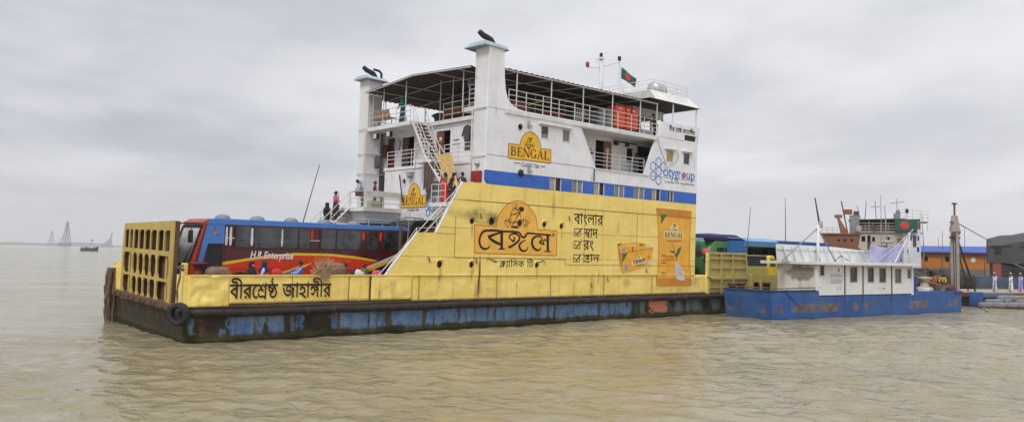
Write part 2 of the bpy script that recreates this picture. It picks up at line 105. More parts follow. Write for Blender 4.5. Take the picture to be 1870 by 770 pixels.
PLATE2=[(16.26,9.73),(17.07,9.74),(17.1,9.92),(17.19,10.13),(17.36,10.34),(17.56,10.48),(17.79,10.53),(18.03,10.51),(18.28,10.38),(18.45,10.2),(18.58,9.97),(18.63,9.71),(19.39,9.73),(19.41,8.97),(16.29,8.95)]
PACK=[(28.86,6.95),(32.55,6.95),(32.54,6.4),(32.45,5.5),(32.5,3.63),(32.65,2.58),(32.75,2.03),(29.06,2.06),(29.11,2.59),(29.19,3.6),(29.15,5.38),(29.01,6.24)]
PACKBITS={'tri':[(29.31,6.61),(29.94,6.62),(29.37,5.95)],'lab':[(29.66,5.56),(30.33,5.54),(30.32,5.78),(30.5,6.0),(30.71,6.09),(30.94,6.04),(31.14,5.89),(31.25,5.52),(31.81,5.51),(31.79,5.09),(29.68,5.09)],'leafA':[(30.29,4.26),(30.63,4.3),(30.85,4.15),(30.57,4.15)],'leafB':[(31.05,3.82),(31.0,4.09),(31.14,4.38),(31.56,4.62),(31.47,4.26),(31.29,4.02)],'handp':[(30.98,3.54),(31.17,3.59),(31.31,3.38),(31.65,3.14),(31.9,2.82),(32.03,2.32),(31.55,2.34),(31.16,2.44),(30.96,2.74),(30.95,3.14)],'boxtop':[(25.18,4.59),(27.37,4.78),(28.64,4.41),(25.63,4.03)],'boxfront':[(25.63,4.03),(28.64,4.41),(28.44,3.34),(25.74,2.75)],'boxside':[(25.18,4.59),(25.63,4.03),(25.74,2.75),(25.39,3.63)],'btri1':[(25.2,4.59),(25.61,4.63),(25.34,4.44)],'btri2':[(25.67,3.99),(26.19,4.05),(25.69,3.43)],'blab':[(26.57,3.5),(27.01,3.59),(27.04,3.82),(27.23,3.96),(27.47,3.88),(27.54,3.67),(27.95,3.74),(27.96,3.45),(26.63,3.26)],'bh':[(28.15,3.59),(28.39,3.67),(28.41,3.28),(28.2,3.4)],'bag':[(25.9,3.3),(26.19,3.34),(26.21,2.97),(25.96,2.91)],'bag2':[(25.6,4.31),(25.9,4.37),(25.93,4.17),(25.66,4.09)],'bh2':[(27.79,4.54),(28.03,4.56),(28.43,4.42),(28.1,4.38)],'btl':[(26.0,4.53),(26.97,4.59),(26.98,4.51),(26.06,4.46)]}
PACKSTR=[([(31.06,3.54),(31.05,3.82),(30.75,4.41),(30.61,4.72)],[0.044,0.044,0.044,0.022]),([(31.05,3.82),(30.77,4.13),(30.44,4.24)],[0.033,0.033,0.022]),([(31.18,3.3),(31.52,3.06),(31.69,2.74)],[0.022,0.022,0.022]),([(31.02,3.14),(31.33,2.9),(31.54,2.66)],[0.022,0.022,0.022]),([(31.01,2.9),(31.28,2.66)],[0.022,0.022]),([(31.4,2.86),(31.53,2.74),(31.66,2.86)],[0.022,0.022,0.022]),([(29.53,3.84),(29.6,4.03),(29.7,3.92),(29.82,4.0),(29.93,3.9),(30.71,3.93)],[0.033,0.033,0.033,0.033,0.033,0.033]),([(29.83,3.78),(30.78,3.84)],[0.022,0.022]),([(29.46,3.62),(30.85,3.71)],[0.033,0.033]),([(29.47,3.48),(29.97,3.47)],[0.044,0.033]),([(30.03,4.94),(30.42,4.89),(30.93,4.92),(31.51,4.92)],[0.044,0.033,0.033,0.044]),([(29.5,2.86),(29.93,2.82)],[0.044,0.044]),([(29.5,2.7),(29.69,2.68)],[0.033,0.033]),([(30.63,5.95),(30.78,6.0),(30.88,5.92),(30.73,5.87)],[0.066,0.066,0.066,0.066]),([(30.57,5.83),(30.76,5.76),(30.9,5.64)],[0.033,0.033,0.033]),([(30.36,5.65),(31.16,5.6)],[0.033,0.033]),([(26.97,3.24),(27.72,3.39)],[0.033,0.033]),([(27.18,3.88),(27.32,3.81),(27.18,3.71)],[0.055,0.044,0.044]),([(27.24,4.55),(27.61,4.61)],[0.044,0.044]),([(27.38,4.64),(27.73,4.56)],[0.033,0.033]),([(28.31,3.67),(28.18,3.89)],[0.022,0.022]),([(28.18,3.78),(28.06,3.85)],[0.022,0.022]),([(28.18,3.82),(28.33,3.93)],[0.022,0.022])]
# ------------------------------------------------------------------ mesh helpers
class MB:
    """collects shapes, then links them as ONE mesh object"""
    def __init__(s): s.v = []; s.f = []; s.m = []; s.cur = 0; s.sm = []
    def mat(s, i): s.cur = i; return s
    def add(s, vs, fs, smooth=False):
        o = len(s.v); s.v += [tuple(v) for v in vs]
        for f in fs: s.f.append(tuple(i+o for i in f)); s.m.append(s.cur); s.sm.append(smooth)
        return s
    def box(s, x0, x1, y0, y1, z0, z1):
        vs = [(x, y, z) for x in (x0, x1) for y in (y0, y1) for z in (z0, z1)]
        return s.add(vs, [(0, 1, 3, 2), (4, 6, 7, 5), (0, 4, 5, 1), (2, 3, 7, 6), (0, 2, 6, 4), (1, 5, 7, 3)])
    def hexa(s, bot, top):
        n = len(bot); vs = list(bot)+list(top)
        return s.add(vs, [tuple(range(n))[::-1], tuple(range(n, 2*n))]+[(i, (i+1) % n, n+(i+1) % n, n+i) for i in range(n)])
    def bar(s, p, q, w, h=None, up=(0, 0, 1)):
        p, q = Vector(p), Vector(q); h = h or w; d = (q-p).normalized(); u = Vector(up)
        if abs(d.dot(u)) > .98: u = Vector((1, 0, 0))
        a = d.cross(u).normalized()*w/2; b = a.cross(d).normalized()*h/2
        return s.hexa([p+a+b, p-a+b, p-a-b, p+a-b], [q+a+b, q-a+b, q-a-b, q+a-b])
    def tube(s, path, r, n=6, cap=True):
        P = [Vector(p) for p in path]; rs = r if isinstance(r, (list, tuple)) else [r]*len(P); vs = []; fs = []
        prev = None
        for i, p in enumerate(P):
            d = (P[min(i+1, len(P)-1)]-P[max(i-1, 0)])
            d = d.normalized() if d.length > 1e-9 else Vector((0, 0, 1))
            if prev is None: u = Vector((0, 0, 1)) if abs(d.z) < .95 else Vector((1, 0, 0))
            else: u = prev
            a = (u-d*u.dot(d)); a = a.normalized() if a.length > 1e-6 else d.orthogonal().normalized(); prev = a; b = d.cross(a)
            vs += [p+(a*math.cos(t)+b*math.sin(t))*rs[i] for t in (2*math.pi*k/n for k in range(n))]
        for i in range(len(P)-1): fs += [(i*n+k, i*n+(k+1) % n, (i+1)*n+(k+1) % n, (i+1)*n+k) for k in range(n)]
        if cap: fs += [tuple(range(n))[::-1], tuple((len(P)-1)*n+k for k in range(n))]
        return s.add(vs, fs, n > 6)
    def prism(s, poly, holes, a, b, plane='xz'):
        """polygon with holes in a plane, extruded along the third axis from a to b"""
        mk = {'xz': lambda p, t: (p[0], t, p[1]), 'yz': lambda p, t: (t, p[0], p[1]), 'xy': lambda p, t: (p[0], p[1], t)}[plane]
        loops = [poly]+list(holes); flat = [p for l in loops for p in l]; n = len(flat)
        tri = tessellate_polygon([[Vector((p[0], p[1], 0)) for p in l] for l in loops])
        vs = [mk(p, a) for p in flat]+[mk(p, b) for p in flat]; fs = []
        for t in tri: fs += [tuple(t), tuple(i+n for i in reversed(t))]
        o = 0
        for l in loops:
            k = len(l); fs += [(o+i, o+(i+1) % k, n+o+(i+1) % k, n+o+i) for i in range(k)]; o += k
        return s.add(vs, fs)
    def lathe(s, prof, c=(0, 0, 0), axis='z', n=16, sx=1., sy=1.):
        vs = []; fs = []; m = len(prof)
        for r, h in prof:
            for k in range(n):
                t = 2*math.pi*k/n; x, y = r*math.cos(t)*sx, r*math.sin(t)*sy
                v = {'z': (x, y, h), 'x': (h, x, y), 'y': (x, h, y)}[axis]; vs.append((v[0]+c[0], v[1]+c[1], v[2]+c[2]))
        for i in range(m-1): fs += [(i*n+k, i*n+(k+1) % n, (i+1)*n+(k+1) % n, (i+1)*n+k) for k in range(n)]
        if prof[0] != prof[-1]: fs += [tuple(range(n))[::-1], tuple((m-1)*n+k for k in range(n))]
        return s.add(vs, fs, True)
    def ball(s, c, r, n=12, m=8, sx=1, sy=1, sz=1):
        return s.lathe([(max(r*math.sin(math.pi*i/m), .001), -r*sz*math.cos(math.pi*i/m)) for i in range(m+1)], c, 'z', n, sx, sy)
    def ribbon(s, pts, ws, y, dy=.003, plane='xz', smooth=True):
        """brush stroke of varying width, a thin raised layer"""
        P = [Vector(p) for p in pts]; L = []; Rr = []
        if smooth and len(P) > 3:      # round the stroke through its points
            Q = []; w2 = []; m = len(P)
            for i in range(m-1):
                a, b, c, d = P[max(i-1, 0)], P[i], P[i+1], P[min(i+2, m-1)]
                for t in (0, .33, .67): Q.append(.5*((2*b)+(c-a)*t+(2*a-5*b+4*c-d)*t*t+(3*b-a-3*c+d)*t**3)); w2.append(ws[i]+(ws[i+1]-ws[i])*t)
            P = Q+[P[-1]]; ws = w2+[ws[-1]]
        for i, p in enumerate(P):
            d = P[min(i+1, len(P)-1)]-P[max(i-1, 0)]
            d = d.normalized() if d.length > 1e-9 else Vector((1, 0)); nrm = Vector((-d.y, d.x))*ws[i]/2
            L.append(p+nrm); Rr.append(p-nrm)
        mk = (lambda p, t: (p.x, t, p.y)) if plane == 'xz' else (lambda p, t: (t, p.x, p.y))
        n = len(P); vs = [mk(p, y) for p in L]+[mk(p, y) for p in Rr]+[mk(p, y+dy) for p in L]+[mk(p, y+dy) for p in Rr]; fs = []
        for i in range(n-1):
            fs += [(i, i+1, n+i+1, n+i), (2*n+i, 3*n+i, 3*n+i+1, 2*n+i+1), (i, 2*n+i, 2*n+i+1, i+1), (n+i, n+i+1, 3*n+i+1, 3*n+i)]
        fs += [(0, n, 3*n, 2*n), (n-1, 3*n-1, 4*n-1, 2*n-1)]
        return s.add(vs, fs)
    def rail(s, pts, hs, post=1.2, r=.022, h=1.0, pr=.025):
        P = [Vector(p) for p in pts]
        for hh in hs: s.tube([p+Vector((0, 0, hh)) for p in P], r, 5)
        for a, b in zip(P, P[1:]):
            k = max(1, round((b-a).length/post))
            for i in range(k+1):
                if i == 0 and a is not P[0]: continue
                q = a.lerp(b, i/k); s.tube([q, q+Vector((0, 0, h))], pr, 5)
        return s
    def xf(s, M, i0=0):
        for i in range(i0, len(s.v)): s.v[i] = tuple(M @ Vector(s.v[i]))
        return s
    def mesh(s, name):
        me = bpy.data.meshes.new(name); me.from_pydata(s.v, [], s.f); me.polygons.foreach_set('material_index', s.m)
        me.polygons.foreach_set('use_smooth', s.sm)
        bm = bmesh.new(); bm.from_mesh(me); bmesh.ops.recalc_face_normals(bm, faces=bm.faces); bm.to_mesh(me); bm.free()
        return me
    def pieces(s, name, mat, parent):
        """links every separate shape collected so far as an object of its own"""
        par = list(range(len(s.v)))
        def root(i):
            while par[i] != i: par[i] = par[par[i]]; i = par[i]
            return i
        for f in s.f:
            for i in f[1:]: par[root(i)] = root(f[0])
        groups = {}
        for k, f in enumerate(s.f): groups.setdefault(root(f[0]), []).append(k)
        out = []
        for ks in groups.values():
            used = {}; mb = MB()
            for k in ks:
                for i in s.f[k]: used.setdefault(i, len(used))
            mb.v = [s.v[i] for i in used]; mb.f = [tuple(used[i] for i in s.f[k]) for k in ks]; mb.m = [0]*len(ks); mb.sm = [s.sm[k] for k in ks]
            out.append(mb.build(name, mat, parent))
        return out
    def build(s, name, mats, parent=None, bevel=0, label=None):
        me = s.mesh(name)
        for m in (mats if isinstance(mats, (list, tuple)) else [mats]): me.materials.append(m)
        o = bpy.data.objects.new(name, me); COL.objects.link(o)
        if parent is not None: o.parent = parent
        if bevel:
            b = o.modifiers.new('bevel', 'BEVEL'); b.width = bevel; b.segments = 2; b.limit_method = 'ANGLE'; b.angle_limit = R(40)
        if label: o['label'] = label
        return o
def tag(o, label, cat, group=None, kind=None):
    if label: o['label'] = label
    if cat: o['category'] = cat
    if group: o['group'] = group
    if kind: o['kind'] = kind
    return o
def place(o, frame, x, y, z, rz=0, rx=0, ry=0):
    M = frame @ Matrix.Translation((x, y, z)) @ Matrix.Rotation(R(rz), 4, 'Z') @ Matrix.Rotation(R(ry), 4, 'Y') @ Matrix.Rotation(R(rx), 4, 'X')
    o.location = M.to_translation(); o.rotation_euler = M.to_euler(); return o
def thing(name, label, cat, frame=None, x=0, y=0, z=0, rz=0, group=None, rx=0, ry=0):
    o = bpy.data.objects.new(name, None); COL.objects.link(o); o.empty_display_size = .3
    place(o, frame or Matrix(), x, y, z, rz, rx, ry); return tag(o, label, cat, group)
def struct(o): o['kind'] = 'structure'; return o
WORLD = Matrix()
FERRY = Matrix.Translation((-12.758, 29.786, 0)) @ Matrix.Rotation(R(40.53), 4, 'Z') @ Matrix.Rotation(R(1.17), 4, 'X')
BARGE = Matrix.Translation((16.51, 47.86, 0)) @ Matrix.Rotation(R(33.5), 4, 'Z')
def circ(cx, cz, r, n=14, sq=1.): return [(cx+r*math.cos(2*math.pi*k/n), cz+r*sq*math.sin(2*math.pi*k/n)) for k in range(n)]
def rect(x0, x1, z0, z1): return [(x0, z0), (x1, z0), (x1, z1), (x0, z1)]

# lettering ---------------------------------------------------------
def parse_glyph(s): return [[[tuple(map(int, p.split(','))) for p in c.split(' ')] for c in g.split(';')] for g in s.split('|')]
GP = {k: (a, parse_glyph(s)) for k, (a, s) in GLYPHS.items()}
def bengali(mb, ids, fit, y, dy=.004, fat=0., plane='xz', flip=1, slope=0.):
    """sets Bengali glyph outlines into the box fit = (x0, x1, z0, z1); slope lifts the line along x"""
    x = 0; items = []
    for g in ids:
        if g < 0: x += 330; continue
        a, gr = GP[g]
        for loops in gr: items.append([[(px+x, py) for px, py in l] for l in loops])
        x += a
    xs = [p[0] for it in items for p in it[0]]; ys = [p[1] for it in items for p in it[0]]
    sx = (fit[1]-fit[0])/(max(xs)-min(xs)); sz = (fit[3]-fit[2])/(max(ys)-min(ys)); x0, y0 = min(xs), min(ys)
    for k, it in enumerate(items):
        loops = []
        for l in it:
            if fat:     # move every outline point outwards along its normal: a bolder brush
                n = len(l); o = []
                for i in range(n):
                    a, b = Vector(l[i-1]), Vector(l[(i+1) % n]); d = b-a
                    nn = Vector((-d.y, d.x)).normalized() if d.length > 0 else Vector((0, 0)); o.append((l[i][0]+nn.x*fat, l[i][1]+nn.y*fat))
                l = o
            loops.append([(fit[0]+(p[0]-x0)*sx*1., fit[2]+(p[1]-y0)*sz+slope*((p[0]-x0)*sx)) for p in l])
        e = .0006*(k % 4); mb.prism(loops[0], loops[1:], y-e, y+dy, plane)
    return mb
def latin(text, size, extrude=.002, offset=0., shear=0., space=1.):
    """mesh of Latin lettering from the built-in font: unit verts in the xy plane"""
    cu = bpy.data.curves.new('lettering', 'FONT'); cu.body = text; cu.size = size; cu.extrude = extrude; cu.offset = offset; cu.shear = shear
    cu.resolution_u = 3; cu.space_character = space
    o = bpy.data.objects.new('lettering', cu); COL.objects.link(o); dg = bpy.context.evaluated_depsgraph_get()
    me = bpy.data.meshes.new_from_object(o.evaluated_get(dg)); vs = [v.co.copy() for v in me.vertices]; fs = [tuple(p.vertices) for p in me.polygons]
    bpy.data.objects.remove(o); bpy.data.curves.remove(cu); bpy.data.meshes.remove(me)
    return vs, fs
def letter(mb, text, fit, y, plane='xz', offset=0., shear=0., slope=0., d=.006):
    vs, fs = latin(text, 1., .002, offset, shear)
    x0, x1 = min(v.x for v in vs), max(v.x for v in vs); z0, z1 = min(v.y for v in vs), max(v.y for v in vs)
    sx = (fit[1]-fit[0])/(x1-x0); sz = (fit[3]-fit[2])/(z1-z0); out = []
    for v in vs:
        a = fit[0]+(v.x-x0)*sx; b = fit[2]+(v.y-z0)*sz+slope*(v.x-x0)*sx; t = y+(0 if v.z > 0 else d)
        out.append((a, t, b) if plane == 'xz' else (t, a, b))
    mb.add(out, fs); return mb
SERIF = {  # serif capitals as brush strokes: (points, widths) in a unit cell 1 high
 'B': (.72, [([(.16, .03), (.16, .97)], .15), ([(.02, .97), (.36, .97), (.52, .9), (.56, .76), (.5, .6), (.36, .53), (.16, .53)], .075), ([(.36, .53), (.58, .45), (.64, .28), (.56, .1), (.38, .03), (.02, .03)], .085), ([(.53, .84), (.53, .68)], .1), ([(.6, .4), (.6, .14)], .12)]),
 'E': (.66, [([(.16, .03), (.16, .97)], .15), ([(.02, .97), (.56, .97)], .07), ([(.02, .03), (.6, .03)], .07), ([(.16, .52), (.44, .52)], .065), ([(.56, 1.), (.56, .78)], .055), ([(.6, 0), (.6, .25)], .055), ([(.44, .63), (.44, .41)], .05)]),
 'N': (.84, [([(.12, .03), (.12, .97)], .06), ([(.1, .99), (.74, .02)], .16), ([(.74, .03), (.74, .97)], .06), ([(0, .03), (.26, .03)], .06), ([(.6, .97), (.86, .97)], .06), ([(0, .97), (.14, .97)], .06)]),
 'G': (.82, [([(.66, .76), (.58, .92), (.42, .98), (.24, .92), (.12, .74), (.08, .5), (.12, .26), (.24, .08), (.42, .02), (.6, .08), (.68, .2)], .07), ([(.13, .78), (.1, .5), (.13, .22)], .15), ([(.67, .03), (.67, .42)], .14), ([(.54, .42), (.82, .42)], .06), ([(.67, 1.), (.67, .72)], .05)]),
 'A': (.8, [([(.4, 1.), (.12, .03)], .06), ([(.38, 1.), (.68, .03)], .15), ([(.2, .34), (.58, .34)], .06), ([(0, .03), (.26, .03)], .06), ([(.54, .03), (.82, .03)], .06)]),
 'L': (.64, [([(.16, .03), (.16, .97)], .15), ([(.02, .97), (.32, .97)], .06), ([(.02, .03), (.6, .03)], .07), ([(.6, 0), (.6, .27)], .055)])}
def serif(mb, text, fit, y, plane='xz', slope=0., k=1.):
    W = sum(SERIF[c][0]+.06 for c in text); sx = (fit[1]-fit[0])/W; sz = fit[3]-fit[2]; x = 0; n = 0
    for c in text:
        a, st = SERIF[c]
        for pts, wd in st:
            P = [(fit[0]+(x+p[0])*sx, fit[2]+p[1]*sz+slope*(x+p[0])*sx) for p in pts]
            vert = abs(pts[0][0]-pts[-1][0]) < .05; wm = wd*k*(abs(sx) if vert else (abs(sx)+sz)/2)
            mb.ribbon(P, [wm]*len(P), y-.0005*(n % 6), .005, plane); n += 1
        x += a+.06
    return mb
# ------------------------------------------------------------------ procedural materials
class Mat:
    def __init__(s, name, rough=.5, metal=0., spec=.5):
        s.m = bpy.data.materials.new(name); s.m.use_nodes = True; s.nt = s.m.node_tree; s.b = s.nt.nodes['Principled BSDF']
        s.b.inputs['Roughness'].default_value = rough; s.b.inputs['Metallic'].default_value = metal; s.b.inputs['Specular IOR Level'].default_value = spec
        s.tc = s.nt.nodes.new('ShaderNodeTexCoord').outputs['Object']
    def n(s, t, **k):
        x = s.nt.nodes.new(t)
        for a, b in k.items(): setattr(x, a, b)
        return x
    def put(s, v, sock):
        if isinstance(v, (int, float)): sock.default_value = v
        elif isinstance(v, (tuple, list)): sock.default_value = (*v[:3], 1) if len(sock.default_value) == 4 else v
        else: s.nt.links.new(v, sock)
    def noise(s, sc, vs=(1, 1, 1), det=4, ro=.55, off=(0, 0, 0), dist=0.):
        mp = s.n('ShaderNodeMapping'); s.nt.links.new(s.tc, mp.inputs[0]); mp.inputs['Scale'].default_value = vs; mp.inputs['Location'].default_value = off
        t = s.n('ShaderNodeTexNoise'); s.nt.links.new(mp.outputs[0], t.inputs['Vector']); t.inputs['Scale'].default_value = sc
        t.inputs['Detail'].default_value = det; t.inputs['Roughness'].default_value = ro; t.inputs['Distortion'].default_value = dist; return t.outputs[0]
    def rng(s, a, lo, hi, x0=0., x1=1., smooth=True):
        t = s.n('ShaderNodeMapRange', interpolation_type='SMOOTHSTEP' if smooth else 'LINEAR'); s.put(a, t.inputs[0])
        for i, v in enumerate((lo, hi, x0, x1)): s.put(v, t.inputs[i+1])
        return t.outputs[0]
    def mix(s, f, a, b):
        t = s.n('ShaderNodeMix', data_type='RGBA'); s.put(f, t.inputs[0]); s.put(a, t.inputs[6]); s.put(b, t.inputs[7]); return t.outputs[2]
    def op(s, o, a, b=0., c=None):
        t = s.n('ShaderNodeMath', operation=o); s.put(a, t.inputs[0]); s.put(b, t.inputs[1])
        if c is not None: s.put(c, t.inputs[2])
        return t.outputs[0]
    def xyz(s):
        t = s.n('ShaderNodeSeparateXYZ'); s.nt.links.new(s.tc, t.inputs[0]); return t.outputs
    def blob(s, x, z, rx, rz, y=0.):
        """1 inside an ellipse round (x, z), fading out: stains with a shape of their own"""
        o = s.xyz(); a = s.op('POWER', s.op('DIVIDE', s.op('SUBTRACT', o[0], x), rx), 2.); b = s.op('POWER', s.op('DIVIDE', s.op('SUBTRACT', o[2], z), rz), 2.)
        return s.rng(s.op('ADD', a, b), 0., 1., 1., 0.)
    def bump(s, h, st=.3, d=.02, prev=None):
        t = s.n('ShaderNodeBump'); t.inputs['Strength'].default_value = st; t.inputs['Distance'].default_value = d; s.put(h, t.inputs['Height'])
        if prev is not None: s.nt.links.new(prev, t.inputs['Normal'])
        return t.outputs[0]
    def fin(s, col=None, rough=None, normal=None):
        if col is not None: s.put(col, s.b.inputs['Base Color'])
        if rough is not None: s.put(rough, s.b.inputs['Roughness'])
        if normal is not None: s.nt.links.new(normal, s.b.inputs['Normal'])
        return s.m
def mul(c, k): return tuple(x*k for x in c)
def paint(name, base, dirt=.35, rust=.25, rough=.5, sc=1., dirtc=(.13, .10, .07), rustc=(.16, .055, .02), bump=.15, metal=0., streak=1.):
    """weathered paint on steel: faded patches, run-down dirt streaks, rust spots, dented plate"""
    M = Mat(name, rough, metal, .28)
    fade = M.noise(.7*sc, (1, 1, 1), 4, .6); c = M.mix(M.rng(fade, .3, .7), mul(base, .86), mul(base, 1.06))
    st = M.noise(1.6*sc, (1.6, 1.6, .13), 5, .6, (3, 1, 7)); c = M.mix(M.op('MULTIPLY', M.rng(st, .52, .78), dirt*.75*streak), c, dirtc)
    gr = M.noise(3.1*sc, (1, 1, 1), 6, .7, (9, 2, 4)); c = M.mix(M.op('MULTIPLY', M.rng(gr, .55, .75), dirt*.6), c, dirtc)
    ru = M.noise(2.3*sc, (1, 1, .55), 7, .72, (5, 8, 1)); c = M.mix(M.op('MULTIPLY', M.rng(ru, .66-.1*rust, .76-.1*rust), min(1, rust*1.6)), c, rustc)
    h = M.noise(.55*sc, (1, 1, 1), 3, .5, (1, 6, 2)); nb = M.bump(h, bump, .12)
    return M.fin(c, M.rng(gr, .3, .7, rough-.1, rough+.15), nb)
def plain(name, c, rough=.6, metal=0., var=.12, sc=6., bump=0., spec=.5):
    M = Mat(name, rough, metal, spec); f = M.noise(sc, (1, 1, 1), 4, .6); col = M.mix(M.rng(f, .3, .7), mul(c, 1-var), mul(c, 1+var))
    return M.fin(col, None, M.bump(f, bump, .05) if bump else None)
def glass(name, c=(.02, .025, .03), rough=.08): return plain(name, c, rough, 0., .2, 1.5, spec=.6)
K = {}
# the ferry's yellow sides, with plate seams' grime, soot round the vents, rust runs
def yellow_side():
    M = Mat('yellow hull paint', .5, 0, .3); base = (.80, .60, .135)
    f = M.noise(.5, (1, 1, 1), 5, .6); c = M.mix(M.rng(f, .3, .72), (.87, .655, .17), (.95, .75, .235))
    o0 = M.xyz(); cb = M.n('ShaderNodeCombineXYZ'); M.put(M.op('FLOOR', M.op('DIVIDE', o0[0], 2.37)), cb.inputs[0]); M.put(M.op('FLOOR', M.op('DIVIDE', M.op('ADD', o0[2], .2), 1.31)), cb.inputs[1]); wn_ = M.n('ShaderNodeTexWhiteNoise'); M.nt.links.new(cb.outputs[0], wn_.inputs['Vector'])
    c = M.mix(M.op('MULTIPLY', wn_.outputs['Value'], .3), c, (.78, .575, .13))    # sheets repainted at different times
    pl = M.noise(.9, (.6, 1, 2.2), 2, .4, (4, 4, 0)); c = M.mix(M.op('MULTIPLY', M.rng(pl, .5, .62), .22), c, (.86, .67, .22))
    st = M.noise(1.3, (1.8, 1, .1), 6, .65, (2, 0, 5)); c = M.mix(M.op('MULTIPLY', M.rng(st, .5, .76), .42), c, (.38, .24, .08))
    sp = M.noise(5., (1, 1, 1), 7, .75, (7, 1, 3)); c = M.mix(M.op('MULTIPLY', M.rng(sp, .60, .67), .8), c, (.16, .07, .025))
    ln = M.noise(2.2, (.5, 1, 9), 4, .6, (1, 1, 9)); c = M.mix(M.op('MULTIPLY', M.rng(ln, .64, .74), .35), c, (.26, .16, .05))
    for x, z, rx, rz, k in ((14.6, 5.75, 1.5, .55, .62), (15.3, 5.6, .7, .45, .7), (13.2, 5.8, 1.6, .35, .35)):
        c = M.mix(M.op('MULTIPLY', M.blob(x, z, rx, rz), M.op('MULTIPLY', M.rng(M.noise(1.5, (1, 1, 1), 4), .25, .7), k)), c, (.06, .05, .035))
    for x, z, rx, rz, k in ((14.62, 2.7, .09, 1.3, 1.5), (14.6, 2.3, .05, 1.6, 1.6), (14.6, 1.8, .35, .8, .5), (19.75, 6.6, .16, 1.0, .4), (23.1, 2.1, .3, .8, .35), (9.5, 2.0, .25, .6, .3), (12.2, 2.6, .2, .5, .25), (26.2, 2.2, .5, .4, .3), (33.2, 2.2, .5, .5, .35), (31.5, 1.7, 2., .25, .3)):
        c = M.mix(M.op('MULTIPLY', M.blob(x, z, rx, rz), M.op('MINIMUM', M.op('MULTIPLY', M.rng(M.noise(4., (1, 1, .4), 5), .25, .55), k), .95)), c, (.11, .045, .015))
    for x, z in ((14.0, 5.46), (15.3, 5.5), (17.25, 5.5), (19.08, 5.5), (20.42, 5.46), (12.08, 3.24), (14.07, 3.24), (18.62, 3.24), (23.6, 3.0), (25.2, 6.0), (28.2, 4.0), (30.6, 2.9), (21.6, 2.3), (17.2, 2.4), (8.7, 2.4), (33.6, 2.6)):
        c = M.mix(M.op('MULTIPLY', M.blob(x+.03, z-.45, .09, .55), M.op('MULTIPLY', M.rng(M.noise(5., (1.5, 1, .25), 4, .6, (z, 0, x)), .3, .62), .6)), c, (.17, .08, .025))
    # plate seams: thin darker lines where the sheets are welded
    o = M.xyz()
    for z0, wv in ((6.52, .012), (5.1, .008), (3.62, .006)):
        d = M.op('ABSOLUTE', M.op('SUBTRACT', o[2], M.op('ADD', z0, M.op('MULTIPLY', M.op('SUBTRACT', f, .5), .06))))
        c = M.mix(M.op('MULTIPLY', M.rng(d, wv, wv+.02, 1., 0.), M.rng(M.noise(.8, (1, 1, 1), 3), .3, .5, .15, .75)), c, (.25, .15, .04))
    h = M.op('ADD', M.noise(.8, (1, 1, 1), 2, .5), M.op('MULTIPLY', M.noise(3., (1, 1, 1), 2), .25)); nb = M.bump(h, .55, .14)
    return M.fin(c, M.rng(f, .3, .7, .38, .6), nb)
def white_side(name='white superstructure paint', base=(.82, .82, .86), amt=1.):
    M = Mat(name, .45); f = M.noise(.45, (1, 1, 1), 4, .6); c = M.mix(M.rng(f, .3, .7), mul(base, .92), mul(base, 1.02))
    st = M.noise(1.5, (2.2, 2.2, .09), 6, .65, (2, 0, 5)); c = M.mix(M.op('MULTIPLY', M.rng(st, .52, .76), .27*amt), c, (.36, .31, .26))
    ru = M.noise(2.6, (1.4, 1.4, .3), 7, .7, (2, 9, 5)); c = M.mix(M.op('MULTIPLY', M.rng(ru, .62, .70), .6*amt), c, (.24, .11, .045))
    gr = M.noise(1.1, (1, 1, 1), 6, .7, (8, 3, 1)); c = M.mix(M.op('MULTIPLY', M.rng(gr, .48, .76), .22*amt), c, (.42, .38, .33))
    return M.fin(c, M.rng(gr, .3, .7, .35, .6), M.bump(M.noise(.7, (1, 1, 1), 2), .3, .1))
